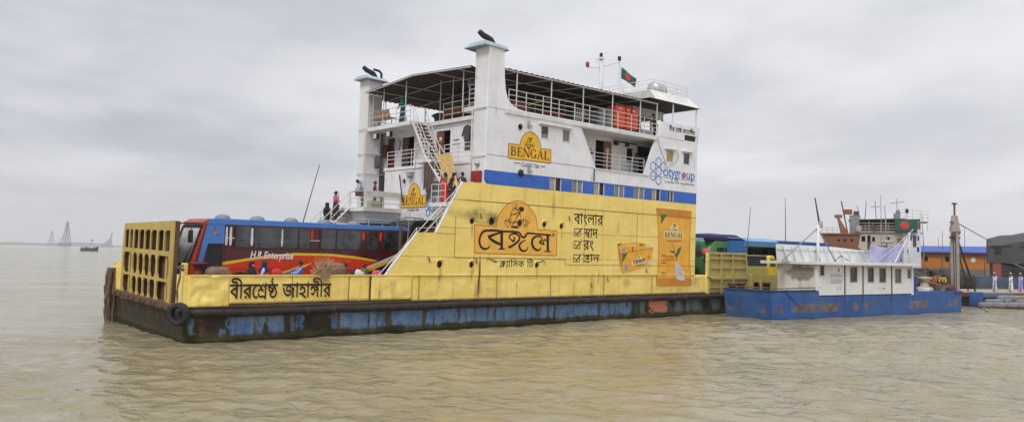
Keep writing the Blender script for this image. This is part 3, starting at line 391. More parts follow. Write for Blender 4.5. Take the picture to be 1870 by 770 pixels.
def hull_paint():
    M = Mat('tarred hull with blue patches', .7, 0, .18); o = M.xyz()
    n = M.noise(1.1, (1, 1, 1), 6, .65); c = M.mix(M.rng(n, .3, .7), (.017, .014, .008), (.055, .043, .023))
    br = M.noise(.7, (1, 1, .5), 5, .65, (4, 4, 4)); c = M.mix(M.op('MULTIPLY', M.rng(br, .52, .68), .75), c, (.13, .065, .035))
    # blue paint left between the rubbed bands
    row = M.op('MULTIPLY', M.rng(M.op('ADD', o[2], M.op('MULTIPLY', M.op('SUBTRACT', n, .5), .5)), .24, .36), M.rng(o[2], 1.02, 1.10, 1., 0.))
    gaps = M.noise(.62, (1, .02, .05), 3, .6, (11.3, 0, 0)); thr = M.rng(o[0], 1., 13., .50, .385, False)
    edge = M.op('ADD', gaps, M.op('MULTIPLY', M.op('SUBTRACT', M.noise(2.2, (1, 1, .6), 6, .7), .5), .30))
    blue = M.op('MULTIPLY', M.op('MULTIPLY', row, M.rng(M.op('SUBTRACT', edge, thr), 0., .03)), M.rng(o[1], .2, .35, 1., 0.))
    blue = M.op('MULTIPLY', blue, M.rng(o[0], 26.5, 26.9, 1., 0.))
    worn = M.noise(3.3, (1, 1, .6), 6, .7, (1, 2, 3)); bc = M.mix(M.rng(worn, .35, .62), (.055, .15, .36), (.16, .235, .32))
    bc = M.mix(M.rng(M.noise(2., (1, 1, .12), 6, .65), .50, .60), bc, (.075, .06, .045)); c = M.mix(blue, c, bc)
    sm = M.op('MULTIPLY', M.op('MULTIPLY', row, M.rng(M.noise(1.1, (1, .1, .3), 4, .6, (3, 3, 0)), .42, .55)), M.op('MULTIPLY', M.rng(o[0], 26.9, 27.2), M.rng(o[1], .2, .35, 1., 0.)))
    c = M.mix(M.op('MULTIPLY', sm, .7), c, (.14, .20, .23))
    orr = M.op('MULTIPLY', M.op('MULTIPLY', M.rng(o[0], 28.3, 28.4), M.rng(o[0], 30.2, 30.3, 1., 0.)), M.op('MULTIPLY', row, M.rng(M.noise(1.4, (1, 1, 1), 4, .6, (2, 2, 8)), .38, .46)))
    c = M.mix(M.op('MULTIPLY', orr, M.rng(o[1], .2, .35, 1., 0.)), c, (.55, .20, .12))
    # green slime at the waterline
    wl_ = M.rng(M.op('ADD', o[2], M.op('MULTIPLY', M.op('SUBTRACT', n, .5), .35)), .12, .48, 1., 0.); c = M.mix(M.op('MULTIPLY', wl_, .85), c, M.mix(M.rng(n, .35, .65), (.030, .030, .012), (.080, .074, .030)))
    c = M.mix(M.op('MULTIPLY', M.rng(M.noise(3., (3, 3, .12), 5, .7, (1, 7, 7)), .58, .72), .6), c, (.02, .016, .012))
    c = M.mix(M.rng(M.op('ADD', o[2], M.op('MULTIPLY', M.op('SUBTRACT', n, .5), .2)), .06, .16, .75, 0.), c, (.008, .008, .005))    # wet band
    return M.fin(c, M.rng(n, .3, .7, .45, .75), M.bump(M.noise(1.3, (1, 1, 1), 4), .5, .1))
def barge_paint():
    M = Mat('blue barge paint', .5, 0, .2); o = M.xyz(); n = M.noise(.8, (1, 1, 1), 5, .65)
    c = M.mix(M.rng(n, .3, .7), (.028, .085, .27), (.045, .125, .36))
    band = M.op('MULTIPLY', M.rng(o[2], .38, .5), M.rng(o[2], .92, 1.06, 1., 0.)); rub = M.noise(.55, (1, 1, .5), 6, .7, (3, 1, 2))
    c = M.mix(M.op('MULTIPLY', M.op('MULTIPLY', band, M.rng(rub, .485, .53)), .92), c, M.mix(M.rng(M.noise(2.), .35, .65), (.13, .085, .065), (.24, .17, .14)))
    c = M.mix(M.op('MULTIPLY', M.rng(M.noise(1.8, (1.5, 1.5, .12), 6, .65, (6, 6, 0)), .56, .74), .55), c, (.03, .05, .10))
    c = M.mix(M.op('MULTIPLY', M.rng(M.noise(2.4, (1, 1, .4), 7, .72, (0, 3, 9)), .64, .7), .8), c, (.16, .07, .035))
    c = M.mix(M.op('MULTIPLY', M.rng(M.op('ADD', o[2], M.op('MULTIPLY', n, .2)), .05, .25, 1., 0.), .8), c, (.03, .03, .03))
    c = M.mix(M.op('MULTIPLY', M.rng(M.noise(.35, (1, 1, 1), 4, .6, (5, 5, 5)), .45, .65), .5), c, (.07, .13, .25))
    return M.fin(c, M.rng(n, .3, .7, .35, .6), M.bump(M.noise(.8, (1, 1, 1), 3), .45, .14))
K['yellow'] = yellow_side(); K['white'] = white_side(); K['hull'] = hull_paint(); K['bargeblue'] = barge_paint()
K['whitefront'] = white_side('stained white front paint', (.74, .73, .74), 1.25)
K['whitetrim'] = paint('white trim paint', (.74, .73, .72), .35, .25, .5)
K['rail'] = paint('off white railing paint', (.66, .64, .60), .4, .35, .5, 3.)
K['blueband'] = paint('bright blue band paint', (.04, .135, .54), .2, .1, .4)
K['rust'] = paint('rusty brown steel', (.125, .065, .042), .6, .6, .8, 2.)
K['fender'] = paint('rubbed black fender tube', (.028, .020, .019), .6, .5, .55, 1.5, rustc=(.14, .075, .045), bump=.5)
K['rampyellow'] = paint('ochre ramp paint', (.50, .37, .10), .5, .4, .6, 1.5)
K['olive'] = paint('faded olive yellow paint', (.46, .385, .125), .5, .3, .6, 1.2)
K['seam'] = plain('dark weld seam', (.16, .10, .035), .8)
K['black'] = plain('black paint', (.012, .012, .013), .6)
K['dark'] = plain('shade black interior lining', (.018, .015, .015), .8)  # near-black colour stands in for the shade indoors
def worn(name, c0, chip=(.80, .62, .17), amt=.7, thr=.67, var=.1):
    M = Mat(name, .55, 0, .25); f = M.noise(1.6, (1, 1, 1), 4, .6); c = M.mix(M.rng(f, .3, .7), mul(c0, 1-var), mul(c0, 1+var))
    s_ = M.noise(1.7, (2, 1, .12), 6, .65, (4, 1, 2)); c = M.mix(M.op('MULTIPLY', M.rng(s_, .54, .78), .3), c, mul(c0, .5))
    k = M.noise(3.6, (1, 1, 1), 8, .78, (1, 5, 8)); c = M.mix(M.op('MULTIPLY', M.rng(k, thr, thr+.05), amt), c, chip)
    return M.fin(c, None, M.bump(M.noise(.8, (1, 1, 1), 2), .5, .12))
K['letter'] = worn('dark brown lettering paint', (.030, .017, .015), thr=.65)
K['maroonletter'] = plain('maroon lettering paint', (.10, .02, .012), .6)
K['amber'] = worn('amber sign paint', (.84, .47, .085), thr=.68)
K['gold'] = plain('golden sign paint', (.82, .46, .015), .45, 0, .06, 2.)
K['pack'] = worn('orange packet paint', (.82, .41, .05), thr=.69)
K['packdark'] = worn('deep orange packet edge', (.60, .24, .03))
K['orangeedge'] = plain('orange sign outline', (.52, .20, .02), .5)
K['cream'] = plain('cream label paint', (.80, .62, .28), .5)
K['leaf'] = plain('painted leaf green', (.02, .15, .06), .5)
K['palepaint'] = plain('pale painted hand', (.62, .60, .68), .5)
K['tagblue'] = plain('grey blue painted bag', (.22, .30, .50), .5)
K['cityblue'] = worn('sky blue lettering paint', (.06, .20, .58), (.78, .78, .80), .6, .67)
K['red'] = plain('red paint', (.30, .015, .015), .45)
K['maroon'] = paint('maroon door paint', (.11, .022, .02), .4, .1, .5)
K['brown'] = paint('brown door paint', (.20, .075, .04), .3, .1, .5)
K['glass'] = glass('dark window glass'); K['grey'] = plain('grey curtain glass', (.17, .19, .21), .3, 0, .15, 3.)
K['curtain'] = plain('beige curtain behind glass', (.36, .33, .26), .5, 0, .15, 4.); K['yelglass'] = plain('yellowed window pane', (.36, .31, .10), .3)
K['capblue'] = paint('pale blue cap paint', (.36, .43, .50), .3, .2, .5)
K['exhaust'] = plain('sooty exhaust pipe', (.022, .018, .022), .6, .3)
K['awning'] = paint('rusty corrugated roof', (.05, .034, .03), .5, .5, .75)
K['deck'] = paint('worn steel deck', (.13, .105, .085), .6, .4, .8)
K['steel'] = plain('galvanised steel', (.45, .46, .48), .35, .7, .15, 3.)
K['wood'] = plain('weathered brown timber', (.13, .075, .045), .85, 0, .3, 5., .3)
K['bamboo'] = plain('yellow bamboo', (.50, .33, .10), .6, 0, .25, 8.)
K['straw'] = plain('dry straw', (.42, .28, .15), .9, 0, .35, 20.)
K['rope'] = plain('brown hemp rope', (.16, .11, .075), .95, 0, .3, 30., .3)
K['rubber'] = plain('black tyre rubber', (.016, .016, .017), .8, 0, .3, 10., .2)
K['orange'] = plain('orange plastic float', (.78, .07, .015), .4, 0, .06, 2.)
K['drum'] = plain('grey plastic drum', (.20, .21, .23), .5, 0, .1, 3.)
K['skin'] = plain('brown skin', (.16, .075, .045), .55, 0, .1, 8.)
K['hair'] = plain('black hair', (.008, .007, .007), .6)
K['lampglass'] = plain('lamp lens', (.55, .53, .48), .2)
def cloth(n, c): return plain(n, c, .85, 0, .18, 9., .15)
# ------------------------------------------------------------------ water: one sheet to the horizon with real waves
def graded(lo, hi, c0, c1, fine, grow):
    out = []; t = c0
    while t < c1: out.append(t); t += fine
    st = fine; t = c1
    while t < hi: out.append(t); st *= grow; t += st
    out.append(hi); st = fine; t = c0-fine; left = []
    while t > lo: left.append(t); st *= grow; t -= st
    left.append(lo); return left[::-1]+out
def build_water():
    import numpy as np
    xs = np.array(graded(-5590, 5990, -17., 31., .13, 1.045)); ys = np.array(graded(-58, 5590, 15., 44., .115, 1.03))
    X, Y = np.meshgrid(xs, ys); Z = np.zeros_like(X); rng = np.random.default_rng(4)
    dx = np.gradient(xs)[None, :]+0*X; dy = np.gradient(ys)[:, None]+0*X; cell = np.maximum(dx, dy)
    DX = np.zeros_like(X); DY = np.zeros_like(X)
    for k in range(64):
        lam = .55*(1.075**k)*rng.uniform(.9, 1.1); th = R(248)+rng.normal(0, .62); kk = 2*math.pi/lam
        amp = .0078*lam**.5*rng.uniform(.5, 1.25)*(1.45 if lam < 1.5 else 1 if lam < 2.5 else (2.5/lam)**.9)
        f = np.clip((lam/cell-3)/4, 0, 1); ph = (X*math.cos(th)+Y*math.sin(th))*kk+rng.uniform(0, 6.28)
        gust = .65+.5*np.sin(X*.11*math.cos(k)+Y*.09+k)*np.sin(Y*.13-X*.05*math.sin(k*1.7))
        a = amp*f*gust; Z += a*np.sin(ph); DX += .9*a*np.cos(ph)*math.cos(th); DY += .9*a*np.cos(ph)*math.sin(th)
    n, m = X.shape; V = np.stack([X+DX, Y+DY, Z], -1).reshape(-1, 3)
    i = np.arange(n*m).reshape(n, m); F = np.stack([i[:-1, :-1], i[:-1, 1:], i[1:, 1:], i[1:, :-1]], -1).reshape(-1, 4)
    me = bpy.data.meshes.new('river_water'); me.vertices.add(len(V)); me.vertices.foreach_set('co', V.ravel()); me.loops.add(F.size); me.loops.foreach_set('vertex_index', F.ravel())
    me.polygons.add(len(F)); me.polygons.foreach_set('loop_start', np.arange(0, F.size, 4)); me.polygons.foreach_set('use_smooth', np.ones(len(F), bool)); me.update()
    M = Mat('silty river water', .12, 0, .38); M.b.inputs['IOR'].default_value = 1.33
    big = M.noise(.045, (1, 1.6, 1), 4, .55); sm = M.noise(.6, (1, 1.5, 1), 4, .6)
    c = M.mix(M.rng(big, .35, .65), (.238, .200, .114), (.300, .257, .162)); c = M.mix(M.op('MULTIPLY', M.rng(sm, .45, .7), .35), c, (.32, .275, .185))
    fo = M.op('MULTIPLY', M.rng(M.noise(2.3, (1, 1.3, 1), 6, .7, (8, 1, 0), .8), .66, .74), M.rng(M.noise(.08, (1, 1, 1), 3, .5, (3, 3, 0)), .46, .62)); c = M.mix(M.op('MULTIPLY', fo, .55), c, (.62, .59, .52))    # flecks of foam drifting in streaks
    rip = M.noise(1.15, (1, 1.15, 1), 4, .55, (0, 0, 0), .5); rip2 = M.noise(4.2, (1, 1.1, 1), 2, .5, (2, 5, 0), .4)
    b1 = M.bump(M.op('MULTIPLY', M.rng(rip, .35, .75), M.rng(M.noise(.075, (1, 1.5, 1), 4, .6, (6, 6, 0)), .36, .62, .25, 1.15)), .85, .10); b2 = M.bump(M.op('MULTIPLY', rip2, M.rng(M.noise(.12), .4, .6)), .5, .04, b1)
    me.materials.append(M.fin(c, M.rng(big, .3, .7, .07, .15), b2))
    o = bpy.data.objects.new('river_water', me); COL.objects.link(o); return struct(o)
build_water()
def far_shore():
    mb = MB(); top = []; n = 420; x0, x1 = -5500, 5900; rnd = random.Random(5)
    for i in range(n+1):
        x = x0+(x1-x0)*i/n; h = 7+6*abs(mnoise.noise((x*.0025, 1, 0)))+7*max(0, mnoise.noise((x*.013, 7, 0)))+(10 if x < -1850 else 0)*max(0, .5+mnoise.noise((x*.005, 3, 0)))
        top.append((x, h))
    vs = []; fs = []
    for x, h in top: y = 3280+100*mnoise.noise((x*.003, 0, 4)); vs += [(x, y, -1), (x, y+3, 1.6), (x, y+22, 1.8), (x, y+30, h), (x, y+160, h*.8), (x, y+200, -1)]
    for i in range(n):
        for k in range(5): a = i*6+k; fs.append((a, a+1, a+7, a+6))
    mb.add(vs, fs); M = Mat('far wooded bank', .9); z = M.xyz()[2]; f = M.noise(.05)
    c = M.mix(M.rng(z, 1.4, 2.2), (.16, .135, .10), M.mix(f, (.05, .065, .04), (.09, .10, .065))); struct(mb.build('far_riverbank', M.fin(c)))
far_shore()
def derrick(x, y, h, wd, lean, label, crane=False):
    t = thing('drilling_rig', label, 'derrick', WORLD, x, y, 1.2, group='derricks on the far bank'); st = K['derrick']
    mb = MB(); B = wd/2; apex = Vector((lean*h, 0, h))
    for sx in (-1, 1):
        for sy in (-1, 1): mb.bar((sx*B, sy*B, 0), apex+Vector((sx*1.2, sy*1.2, 0)), 1.5)
    for k in range(1, 8):
        f = k/8; c = apex*f; b = B*(1-f)+.9*f
        P = [c+Vector((sx*b, sy*b, 0)) for sx, sy in ((-1, -1), (1, -1), (1, 1), (-1, 1))]
        f2 = (k+1)/8; c2 = apex*f2; b2 = B*(1-f2)+.9*f2; Q = [c2+Vector((sx*b2, sy*b2, 0)) for sx, sy in ((-1, -1), (1, -1), (1, 1), (-1, 1))]
        for i in range(4):
            mb.bar(P[i], P[(i+1) % 4], .7)
            if k < 7: mb.bar(P[i], Q[(i+1) % 4], .6)
    mb.build('lattice_tower', st, t); MB().box(-1.4+lean*h, 1.4+lean*h, -1.4, 1.4, h-1, h+3).build('crown_block', st, t)
    MB().box(-wd*.55, wd*.55, -4, 4, 0, h*.12).hexa([(-wd*1.2, -3, 0), (-wd*.6, -3, 0), (-wd*.6, 3, 0), (-wd*1.2, 3, 0)], [(-wd*1.05, -2, h*.13), (-wd*.7, -2, h*.16), (-wd*.7, 2, h*.16), (-wd*1.05, 2, h*.13)]).build('rig_base', st, t)
    if crane: MB().bar((-wd*1.6, 0, 0), (-wd*.5, 0, h*.42), 1.1).build('boom', st, t)
K['derrick'] = plain('distant grey steel', (.10, .10, .13), .7)
derrick(-1176, 2000, 63, 17, .012, 'tallest lattice derrick on the hazy far bank', True)
derrick(-1945, 3200, 61, 22, .02, 'faintest lattice derrick, left of the tallest one on the far bank')
def leaning_barge():
    t = thing('crane_barge', 'dark leaning crane jib by the far shore, just left of the ramp', 'crane', WORLD, -1480, 2770, 0); t.scale = (2.3, 2.3, 2.3)
    MB().hexa([(-9, -3, 0), (9, -3, 0), (9, 3, 0), (-9, 3, 0)], [(-10, -3, 3), (10, -3, 3), (10, 3, 3), (-10, 3, 3)]).build('hull', K['derrick'], t)
    MB().hexa([(-7, -2, 3), (7, -2, 3), (7, 2, 3), (-7, 2, 3)], [(4, -1.5, 13), (6.5, -1.5, 14), (6.5, 1.5, 14), (4, 1.5, 13)]).build('cabin', K['derrick'], t)
    MB().bar((3, 0, 3), (8, 0, 24), 1.5).build('jib', K['derrick'], t)
leaning_barge()
def motor_boat():
    t = thing('wooden_boat', 'small dark wooden boat under way far left on open water', 'boat', WORLD, -306, 549, 0, rz=18)
    prof = [(-5.5, .9), (-5.2, 1.7), (-3, 1.9), (2, 2.0), (4.5, 2.5), (6.0, 3.4)]; hw = [1.3, 1.6, 1.9, 1.9, 1.4, .12]
    vs = []; fs = []
    for (x, z), b in zip(prof, hw): vs += [(x, -b, z+.25), (x, -b*.8, .4), (x, -b*.4, -.4), (x, b*.4, -.4), (x, b*.8, .4), (x, b, z+.25)]
    for i in range(5):
        for k in range(5): a = i*6+k; fs.append((a, a+1, a+7, a+6))
    fs += [tuple(range(6)), tuple(range(30, 36))]
    for i in range(5): fs.append((i*6, i*6+5, i*6+11, i*6+6))
    MB().add(vs, fs).build('hull', plain('dark boat timber', (.055, .03, .028), .7), t)
    MB().lathe([(1.7, 0), (1.75, 2.6)], (-3.1, 0, 1.9), 'x', 10, 1, .62).build('canopy', plain('boat canopy', (.07, .06, .07), .8), t)
    MB().tube([(1, 0, 2), (1.1, 0, 8.2)], .1).build('flagpole', K['wood'], t); MB().prism([(1.15, 7.1), (2.7, 7.5), (2.75, 8.0), (1.15, 8.1)], [], -.03, .03).build('flag', K['black'], t)
    MB().box(-4.9, -4.4, -.3, .3, 2, 3.2).box(3.1, 3.45, -.2, .2, 2.2, 3.3).build('stern_post', K['black'], t)
motor_boat()
# ------------------------------------------------------------------ the ferry (local metres: x towards the stern, y away from the camera side, z up)
FE = thing('car_ferry', 'big yellow, white and blue car ferry with painted tea advertisements', 'ferry', FERRY)
W = 13.7
# hull
pl = [(0, .45), (.45, 0), (60, 0), (60, W), (.45, W), (0, W-.45)]
hb = MB(); hb.hexa([(x+(.35 if x < 1 else 0), y, -1.3) for x, y in pl], [(x, y, 1.44) for x, y in pl]); hb.build('hull', K['hull'], FE)
MB().prism([(x+(.03 if x < 1 else 0), min(max(y, .03), W-.03)) for x, y in pl], [], 1.441, 1.5, 'xy').build('car_deck', K['deck'], FE)
fp = [(-.02, 1.0, 1.22), (.1, .12, 1.22)]+[(x, -.1+.05*mnoise.noise((x*.9, 0, 0)), 1.22+.05*mnoise.noise((x*.7, 5, 0))) for x in [.45+.6*i for i in range(78)]]
MB().tube(fp, .17, 10).build('rubbing_strake', K['fender'], FE)
MB().tube([(.4, W+.1, 1.2), (60, W+.1, 1.2)], .16, 8).build('rubbing_strake', K['fender'], FE)
rb = MB().box(-.2, .3, 1.1, 10.6, 1.22, 1.48)
rr0 = random.Random(3)
for i in range(11): yy = 1.4+i*.83+rr0.uniform(-.2, .2); rb.box(-.25-rr0.uniform(0, .03), -.2, yy, yy+rr0.uniform(.1, .4), 1.24+rr0.uniform(0, .08), 1.38+rr0.uniform(0, .06))
rb.build('ramp_hinge', K['rust'], FE, .02)
# bow ramp: two plates with openings and webs between
rp = thing('bow_ramp', None, None); rp.parent = FE; rp.location = (0, 0, 0)
def octo(y0, y1, z0, z1, c): return [(y0+c, z0), (y1-c, z0), (y1, z0+c*1.3), (y1, z1-c*1.3), (y1-c, z1), (y0+c, z1), (y0, z1-c*1.3), (y0, z0+c*1.3)]
cols = [(9.42, 8.0), (7.78, 7.02), (6.84, 6.06), (5.9, 5.1), (4.95, 4.08), (3.83, 2.22)]
top7 = [(9.32, 8.66), (8.5, 7.92), (7.76, 7.02), (6.86, 6.06), (5.9, 5.1), (4.95, 4.12), (3.9, 3.12), (2.95, 2.22)]
holes = [octo(b, a, 2.42, 3.38, .17) for a, b in cols]+[octo(b, a, 1.47, 2.3, .15) for a, b in cols]
holes += [[(b, 3.6), (a, 3.58), (a, 4.3), (a-.18, 4.46), (b+.05, 4.46), (b, 4.4)] for a, b in top7]
MB().prism([(1.84, 1.3), (9.78, 1.12), (9.74, 3.5), (9.5, 4.74), (1.76, 4.87)], holes, -.03, .03, 'yz').build('face_plate', K['rampyellow'], rp)
MB().prism([(1.85, 1.32), (9.76, 1.14), (9.72, 3.5), (9.48, 4.72), (1.78, 4.85)], [], .2, .23, 'yz').build('back_plate', K['rust'], rp)
wb = MB(); 
for y in (7.88, 6.95, 5.98, 5.02, 4.0): wb.box(.03, .2, y-.025, y+.025, 1.2, 4.75)
wb.box(.03, .2, 1.79, 1.86, 1.32, 4.86).box(.03, .2, 9.45, 9.5, 1.2, 4.7)
for z in (1.3, 2.36, 3.48, 4.7): wb.box(.035, .2, 1.86, 9.45, z-.02, z+.02)
wb.build('web_plate', K['rust'], rp)
pb = MB()
for y, z0, z1 in ((8.78, 2.3, 3.5), (2.95, 2.3, 3.5), (8.72, 1.3, 2.35), (2.85, 1.3, 2.35)): pb.box(.08, .16, y-.12, y+.12, z0, z1)
pb.pieces('stiffener', K['rampyellow'], rp)
# bow corner posts and bulwarks
MB().box(.25, .45, 1.2, 1.5, 1.5, 3.15).build('corner_post', K['yellow'], FE, .02)
MB().hexa([(.02, 9.95, 1.2), (.32, 9.95, 1.2), (.32, 11.7, 1.2), (.02, 11.7, 1.2)], [(.02, 9.95, 3.0), (.32, 9.95, 3.0), (.32, 11.5, 2.55), (.02, 11.5, 2.55)]).build('corner_post', K['yellow'], FE, .02)
def dent_panel(x0, x1, z0, z1, y0, amp, nx, nz, seed):
    """a bulwark sheet with real dents pushed into it"""
    mb = MB(); vs = []; fs = []
    for j in range(nz+1):
        for i in range(nx+1):
            x = x0+(x1-x0)*i/nx; z = z0+(z1-z0)*j/nz; e = min(i, nx-i, 3)/3; d = amp*e*(mnoise.noise((x*1.3, z*2.2, seed))+.5*mnoise.noise((x*4, z*4, seed)))
            vs.append((x, y0+d, z))
    k = (nx+1)*(nz+1); vs += [(v[0], y0+.12, v[2]) for v in vs]
    for j in range(nz):
        for i in range(nx): a = j*(nx+1)+i; fs += [(a, a+1, a+nx+2, a+nx+1), (k+a, k+a+nx+1, k+a+nx+2, k+a+1)]
    for i in range(nx): fs += [(i, k+i, k+i+1, i+1), (nz*(nx+1)+i, nz*(nx+1)+i+1, k+nz*(nx+1)+i+1, k+nz*(nx+1)+i)]
    for j in range(nz): a = j*(nx+1); fs += [(a, a+nx+1, k+a+nx+1, k+a), (a+nx, k+a+nx, k+a+2*nx+1, a+2*nx+1)]
    return mb.add(vs, fs, True)
bw = dent_panel(.12, 1.72, 1.46, 2.70, 0., .085, 26, 16, 2.); bw.build('bow_bulwark', K['yellow'], FE)
MB().prism([(.06, 1.46), (1.25, 1.46), (1.25, 2.7), (.06, 2.7)], [], .03, .13, 'yz').build('bow_bulwark', K['yellow'], FE)
dent_panel(1.74, 7.12, 1.56, 2.70, .01, .02, 50, 12, 5.).build('bulwark_panel', K['yellow'], FE)
dent_panel(7.17, 8.18, 1.55, 2.69, .02, .015, 10, 8, 8.).box(7.66, 7.68, -.005, .03, 1.56, 2.69).build('bulwark_gate', K['yellow'], FE)
dent_panel(8.30, 10.52, 1.55, 2.69, .0, .03, 20, 10, 11.).build('bulwark_panel', K['yellow'], FE)
dent_panel(10.52, 34.65, 1.45, 2.69, .034, .024, 150, 10, 14.).build('lower_belt', K['yellow'], FE)
sc = MB()
for i in range(10): sc.box(.9+i*.72, .98+i*.72, .02, .14, 1.5, 1.58)
sc.box(7.13, 7.16, .03, .1, 1.5, 2.68).box(8.2, 8.28, .05, .12, 1.5, 2.68)
for i in range(13): sc.box(26.6+i*.6, 26.95+i*.6, -.03, .02, 1.4, 1.5)
sc.pieces('scupper', K['rust'], FE)
MB().box(.12, 33.1, -.03, .14, 2.69, 2.735).build('bulwark_rail', K['yellow'], FE)
MB().box(34.45, 34.66, -.02, .12, 1.42, 4.2).build('stern_post', K['yellow'], FE, .02)
MB().box(.5, 48, W-.12, W, 1.5, 2.7).build('far_bulwark', K['yellow'], FE)
# yellow side plating with round ports
yp = [(9.04, 2.72), (10.72, 4.78), (11.81, 4.81), (13.32, 7.43), (14.0, 7.47), (33.1, 7.45), (33.1, 2.72)]
ports = [(14.0, 5.46, .16), (15.3, 5.5, .21), (17.25, 5.5, .2), (19.08, 5.5, .17), (20.42, 5.46, .17), (12.08, 3.24, .19), (14.07, 3.24, .17), (18.62, 3.24, .17)]
MB().prism(yp, [circ(x, z, r) for x, z, r in ports], 0, .12).build('side_plating', K['yellow'], FE)
MB().prism([(14.8, 1.5), (33.1, 1.5), (33.1, 8.2), (14.8, 8.2)], [], W-.12, W).build('far_plating', K['whitefront'], FE)
for x, z, r in ports:
    p = MB().lathe([(r+.02, -.02), (r+.02, .0), (r-.01, .0), (r-.01, -.02), (r+.02, -.02)], (x, 0, z), 'y', 16).prism([(x-r*1.1, z+r*.8), (x-r*.6, z+r*1.2), (x+r*.6, z+r*1.2), (x+r*1.1, z+r*.8), (x+r*.65, z+r*1.3), (x-r*.65, z+r*1.3)], [], -.06, .0).build('porthole', K['yellow'], FE)
    MB().lathe([(r+.02, .1), (r+.02, .115)], (x, 0, z), 'y', 16).build('pane', K['black'], p)
tr = MB()
for a, b in ((0, 1), (2, 3)): tr.bar((yp[a][0]-.02, .06, yp[a][1]), (yp[b][0], .06, yp[b][1]+.02), .13, .05)
tr.build('sloping_trim', K['whitetrim'], FE)
fit = MB()
for x, z in ((14.55, 5.78), (11.42, 3.5), (14.35, 3.45), (21.0, 5.95), (28.0, 3.0), (26.6, 4.3), (23.0, 2.1), (24.4, 2.45)):
    fit.bar((x-.03, -.04, z+.13), (x+.02, -.04, z-.1), .035).bar((x-.02, -.04, z-.1), (x+.1, -.04, z-.12), .035)
fit.build('cleat', K['rust'], FE)
sm = MB()
for x0, x1, z0, z1 in ((13.5, 33.08, 6.53, 6.55), (12.95, 12.97, 3.6, 5.7), (12.97, 20.8, 3.58, 3.6), (20.8, 20.82, 3.3, 3.6), (20.82, 33.05, 3.28, 3.3), (14.2, 14.22, 2.75, 3.75), (10.9, 10.92, 1.5, 2.68), (15.8, 15.82, 1.5, 2.68), (19.7, 19.72, 1.5, 2.68), (24.1, 24.12, 1.5, 2.68), (28.6, 28.62, 1.5, 2.68), (22.3, 22.32, 3.3, 6.5), (27.0, 27.02, 3.3, 6.5), (11.8, 12.95, 4.78, 4.795), (4.4, 4.42, 1.6, 2.68)): sm.box(x0, x1, -.011, .01, z0, z1)
sm.pieces('weld_seam', K['seam'], FE)
# blue band with windows
wins = [(19.38, 20.31, 'h'), (21.16, 22.05, 'g'), (23.0, 23.92, 'h'), (24.78, 25.72, 'g'), (26.62, 27.64, 'g'), (28.36, 29.24, 'h'), (29.92, 30.62, 'd')]
bb = MB(); bb.prism([(14.78, 7.72), (14.95, 7.5), (15.2, 7.455), (19.38, 7.455), (19.38, 8.2), (14.78, 8.2)], [], -.004, .12)
ed = [w_[1] for w_ in wins]; nx = [w_[0] for w_ in wins[1:]]+[33.08]
for a, b in zip(ed, nx): bb.box(a, b, -.004, .12, 7.455, 8.2)
bb.box(19.38, 30.62, .0, .12, 7.45, 7.48).box(19.38, 30.62, .0, .12, 8.17, 8.2); bb.build('window_band', K['blueband'], FE)
for a, b, t in wins:
    fr = MB()
    for x in ((a, a+.05), (b-.05, b), ((a+b)/2-.025, (a+b)/2+.025)): fr.box(x[0], x[1], .02, .09, 7.48, 8.17)
    f = fr.build('band_window', K['whitetrim'], FE); h = (a+b)/2
    MB().box(a+.05, h-.025, .05, .07, 7.48, 8.17).build('pane', {'h': K['curtain'], 'g': K['grey'], 'd': K['glass']}[t], f)
    MB().box(h+.025, b-.05, .05, .07, 7.48, 8.17).build('pane', {'h': K['black'], 'g': K['grey'], 'd': K['glass']}[t], f)  # right half of 'h' is open: black sheet stands for the dark inside
# white upper side with the open gallery, and the rising funnel casing
up = [(14.77, 8.2), (33.08, 8.2), (33.05, 11.6), (32.96, 11.62), (33.0, 12.05), (33.22, 12.1), (33.35, 12.68), (29.25, 12.6), (28.74, 11.78), (28.7, 11.6), (17.3, 11.62), (16.85, 11.68), (16.4, 11.85), (16.1, 12.15), (15.95, 12.6), (15.85, 13.3), (15.78, 14.75), (14.77, 14.75)]
gal = [(21.7, 11.28), (28.55, 11.33), (27.55, 9.06), (23.02, 9.02)]
sw = [(18.6, 19.16, 10.3, 11.0, 'd'), (20.27, 20.85, 10.3, 10.99, 'g'), (29.74, 30.45, 10.06, 10.8, 'y'), (31.55, 32.22, 10.07, 10.81, 'd')]
MB().prism(up, [gal]+[rect(a, b, c, d) for a, b, c, d, t in sw]+[rect(31.62, 32.9, 11.66, 12.04), circ(17.08, 10.71, .19)], 0, .12).build('upper_side', K['white'], FE)
MB().prism(up, [], W-.12, W).build('far_upper_side', K['white'], FE)
for a, b, c, d, t in sw:
    f = MB().box(a-.04, a+.02, -.015, .06, c-.04, d+.04).box(b-.02, b+.04, -.015, .06, c-.04, d+.04).box(a, b, -.015, .06, c-.04, c+.02).box(a, b, -.015, .06, d-.02, d+.04).build('side_window', K['whitetrim'], FE)
    MB().box(a, b, .05, .07, c, d).build('pane', {'d': K['glass'], 'g': K['grey'], 'y': K['yelglass']}[t], f)
MB().box(18.6, 19.16, .035, .048, 10.3, 10.55).build('curtain', K['grey'], FE)
MB().box(31.62, 32.9, .1, .118, 11.66, 12.04).build('bridge_opening', K['black'], FE)  # solid black sheet painting the dark behind the opening
p = MB().lathe([(.21, -.02), (.21, 0), (.18, 0), (.18, -.02), (.21, -.02)], (17.08, 0, 10.71), 'y', 16).build('porthole', K['whitetrim'], FE); MB().lathe([(.2, .1), (.2, .115)], (17.08, 0, 10.71), 'y', 16).build('pane', K['black'], p)
p = MB().lathe([(.2, -.04), (.2, -.005)], (17.2, 0, 8.22), 'y', 16).build('porthole', K['black'], FE)
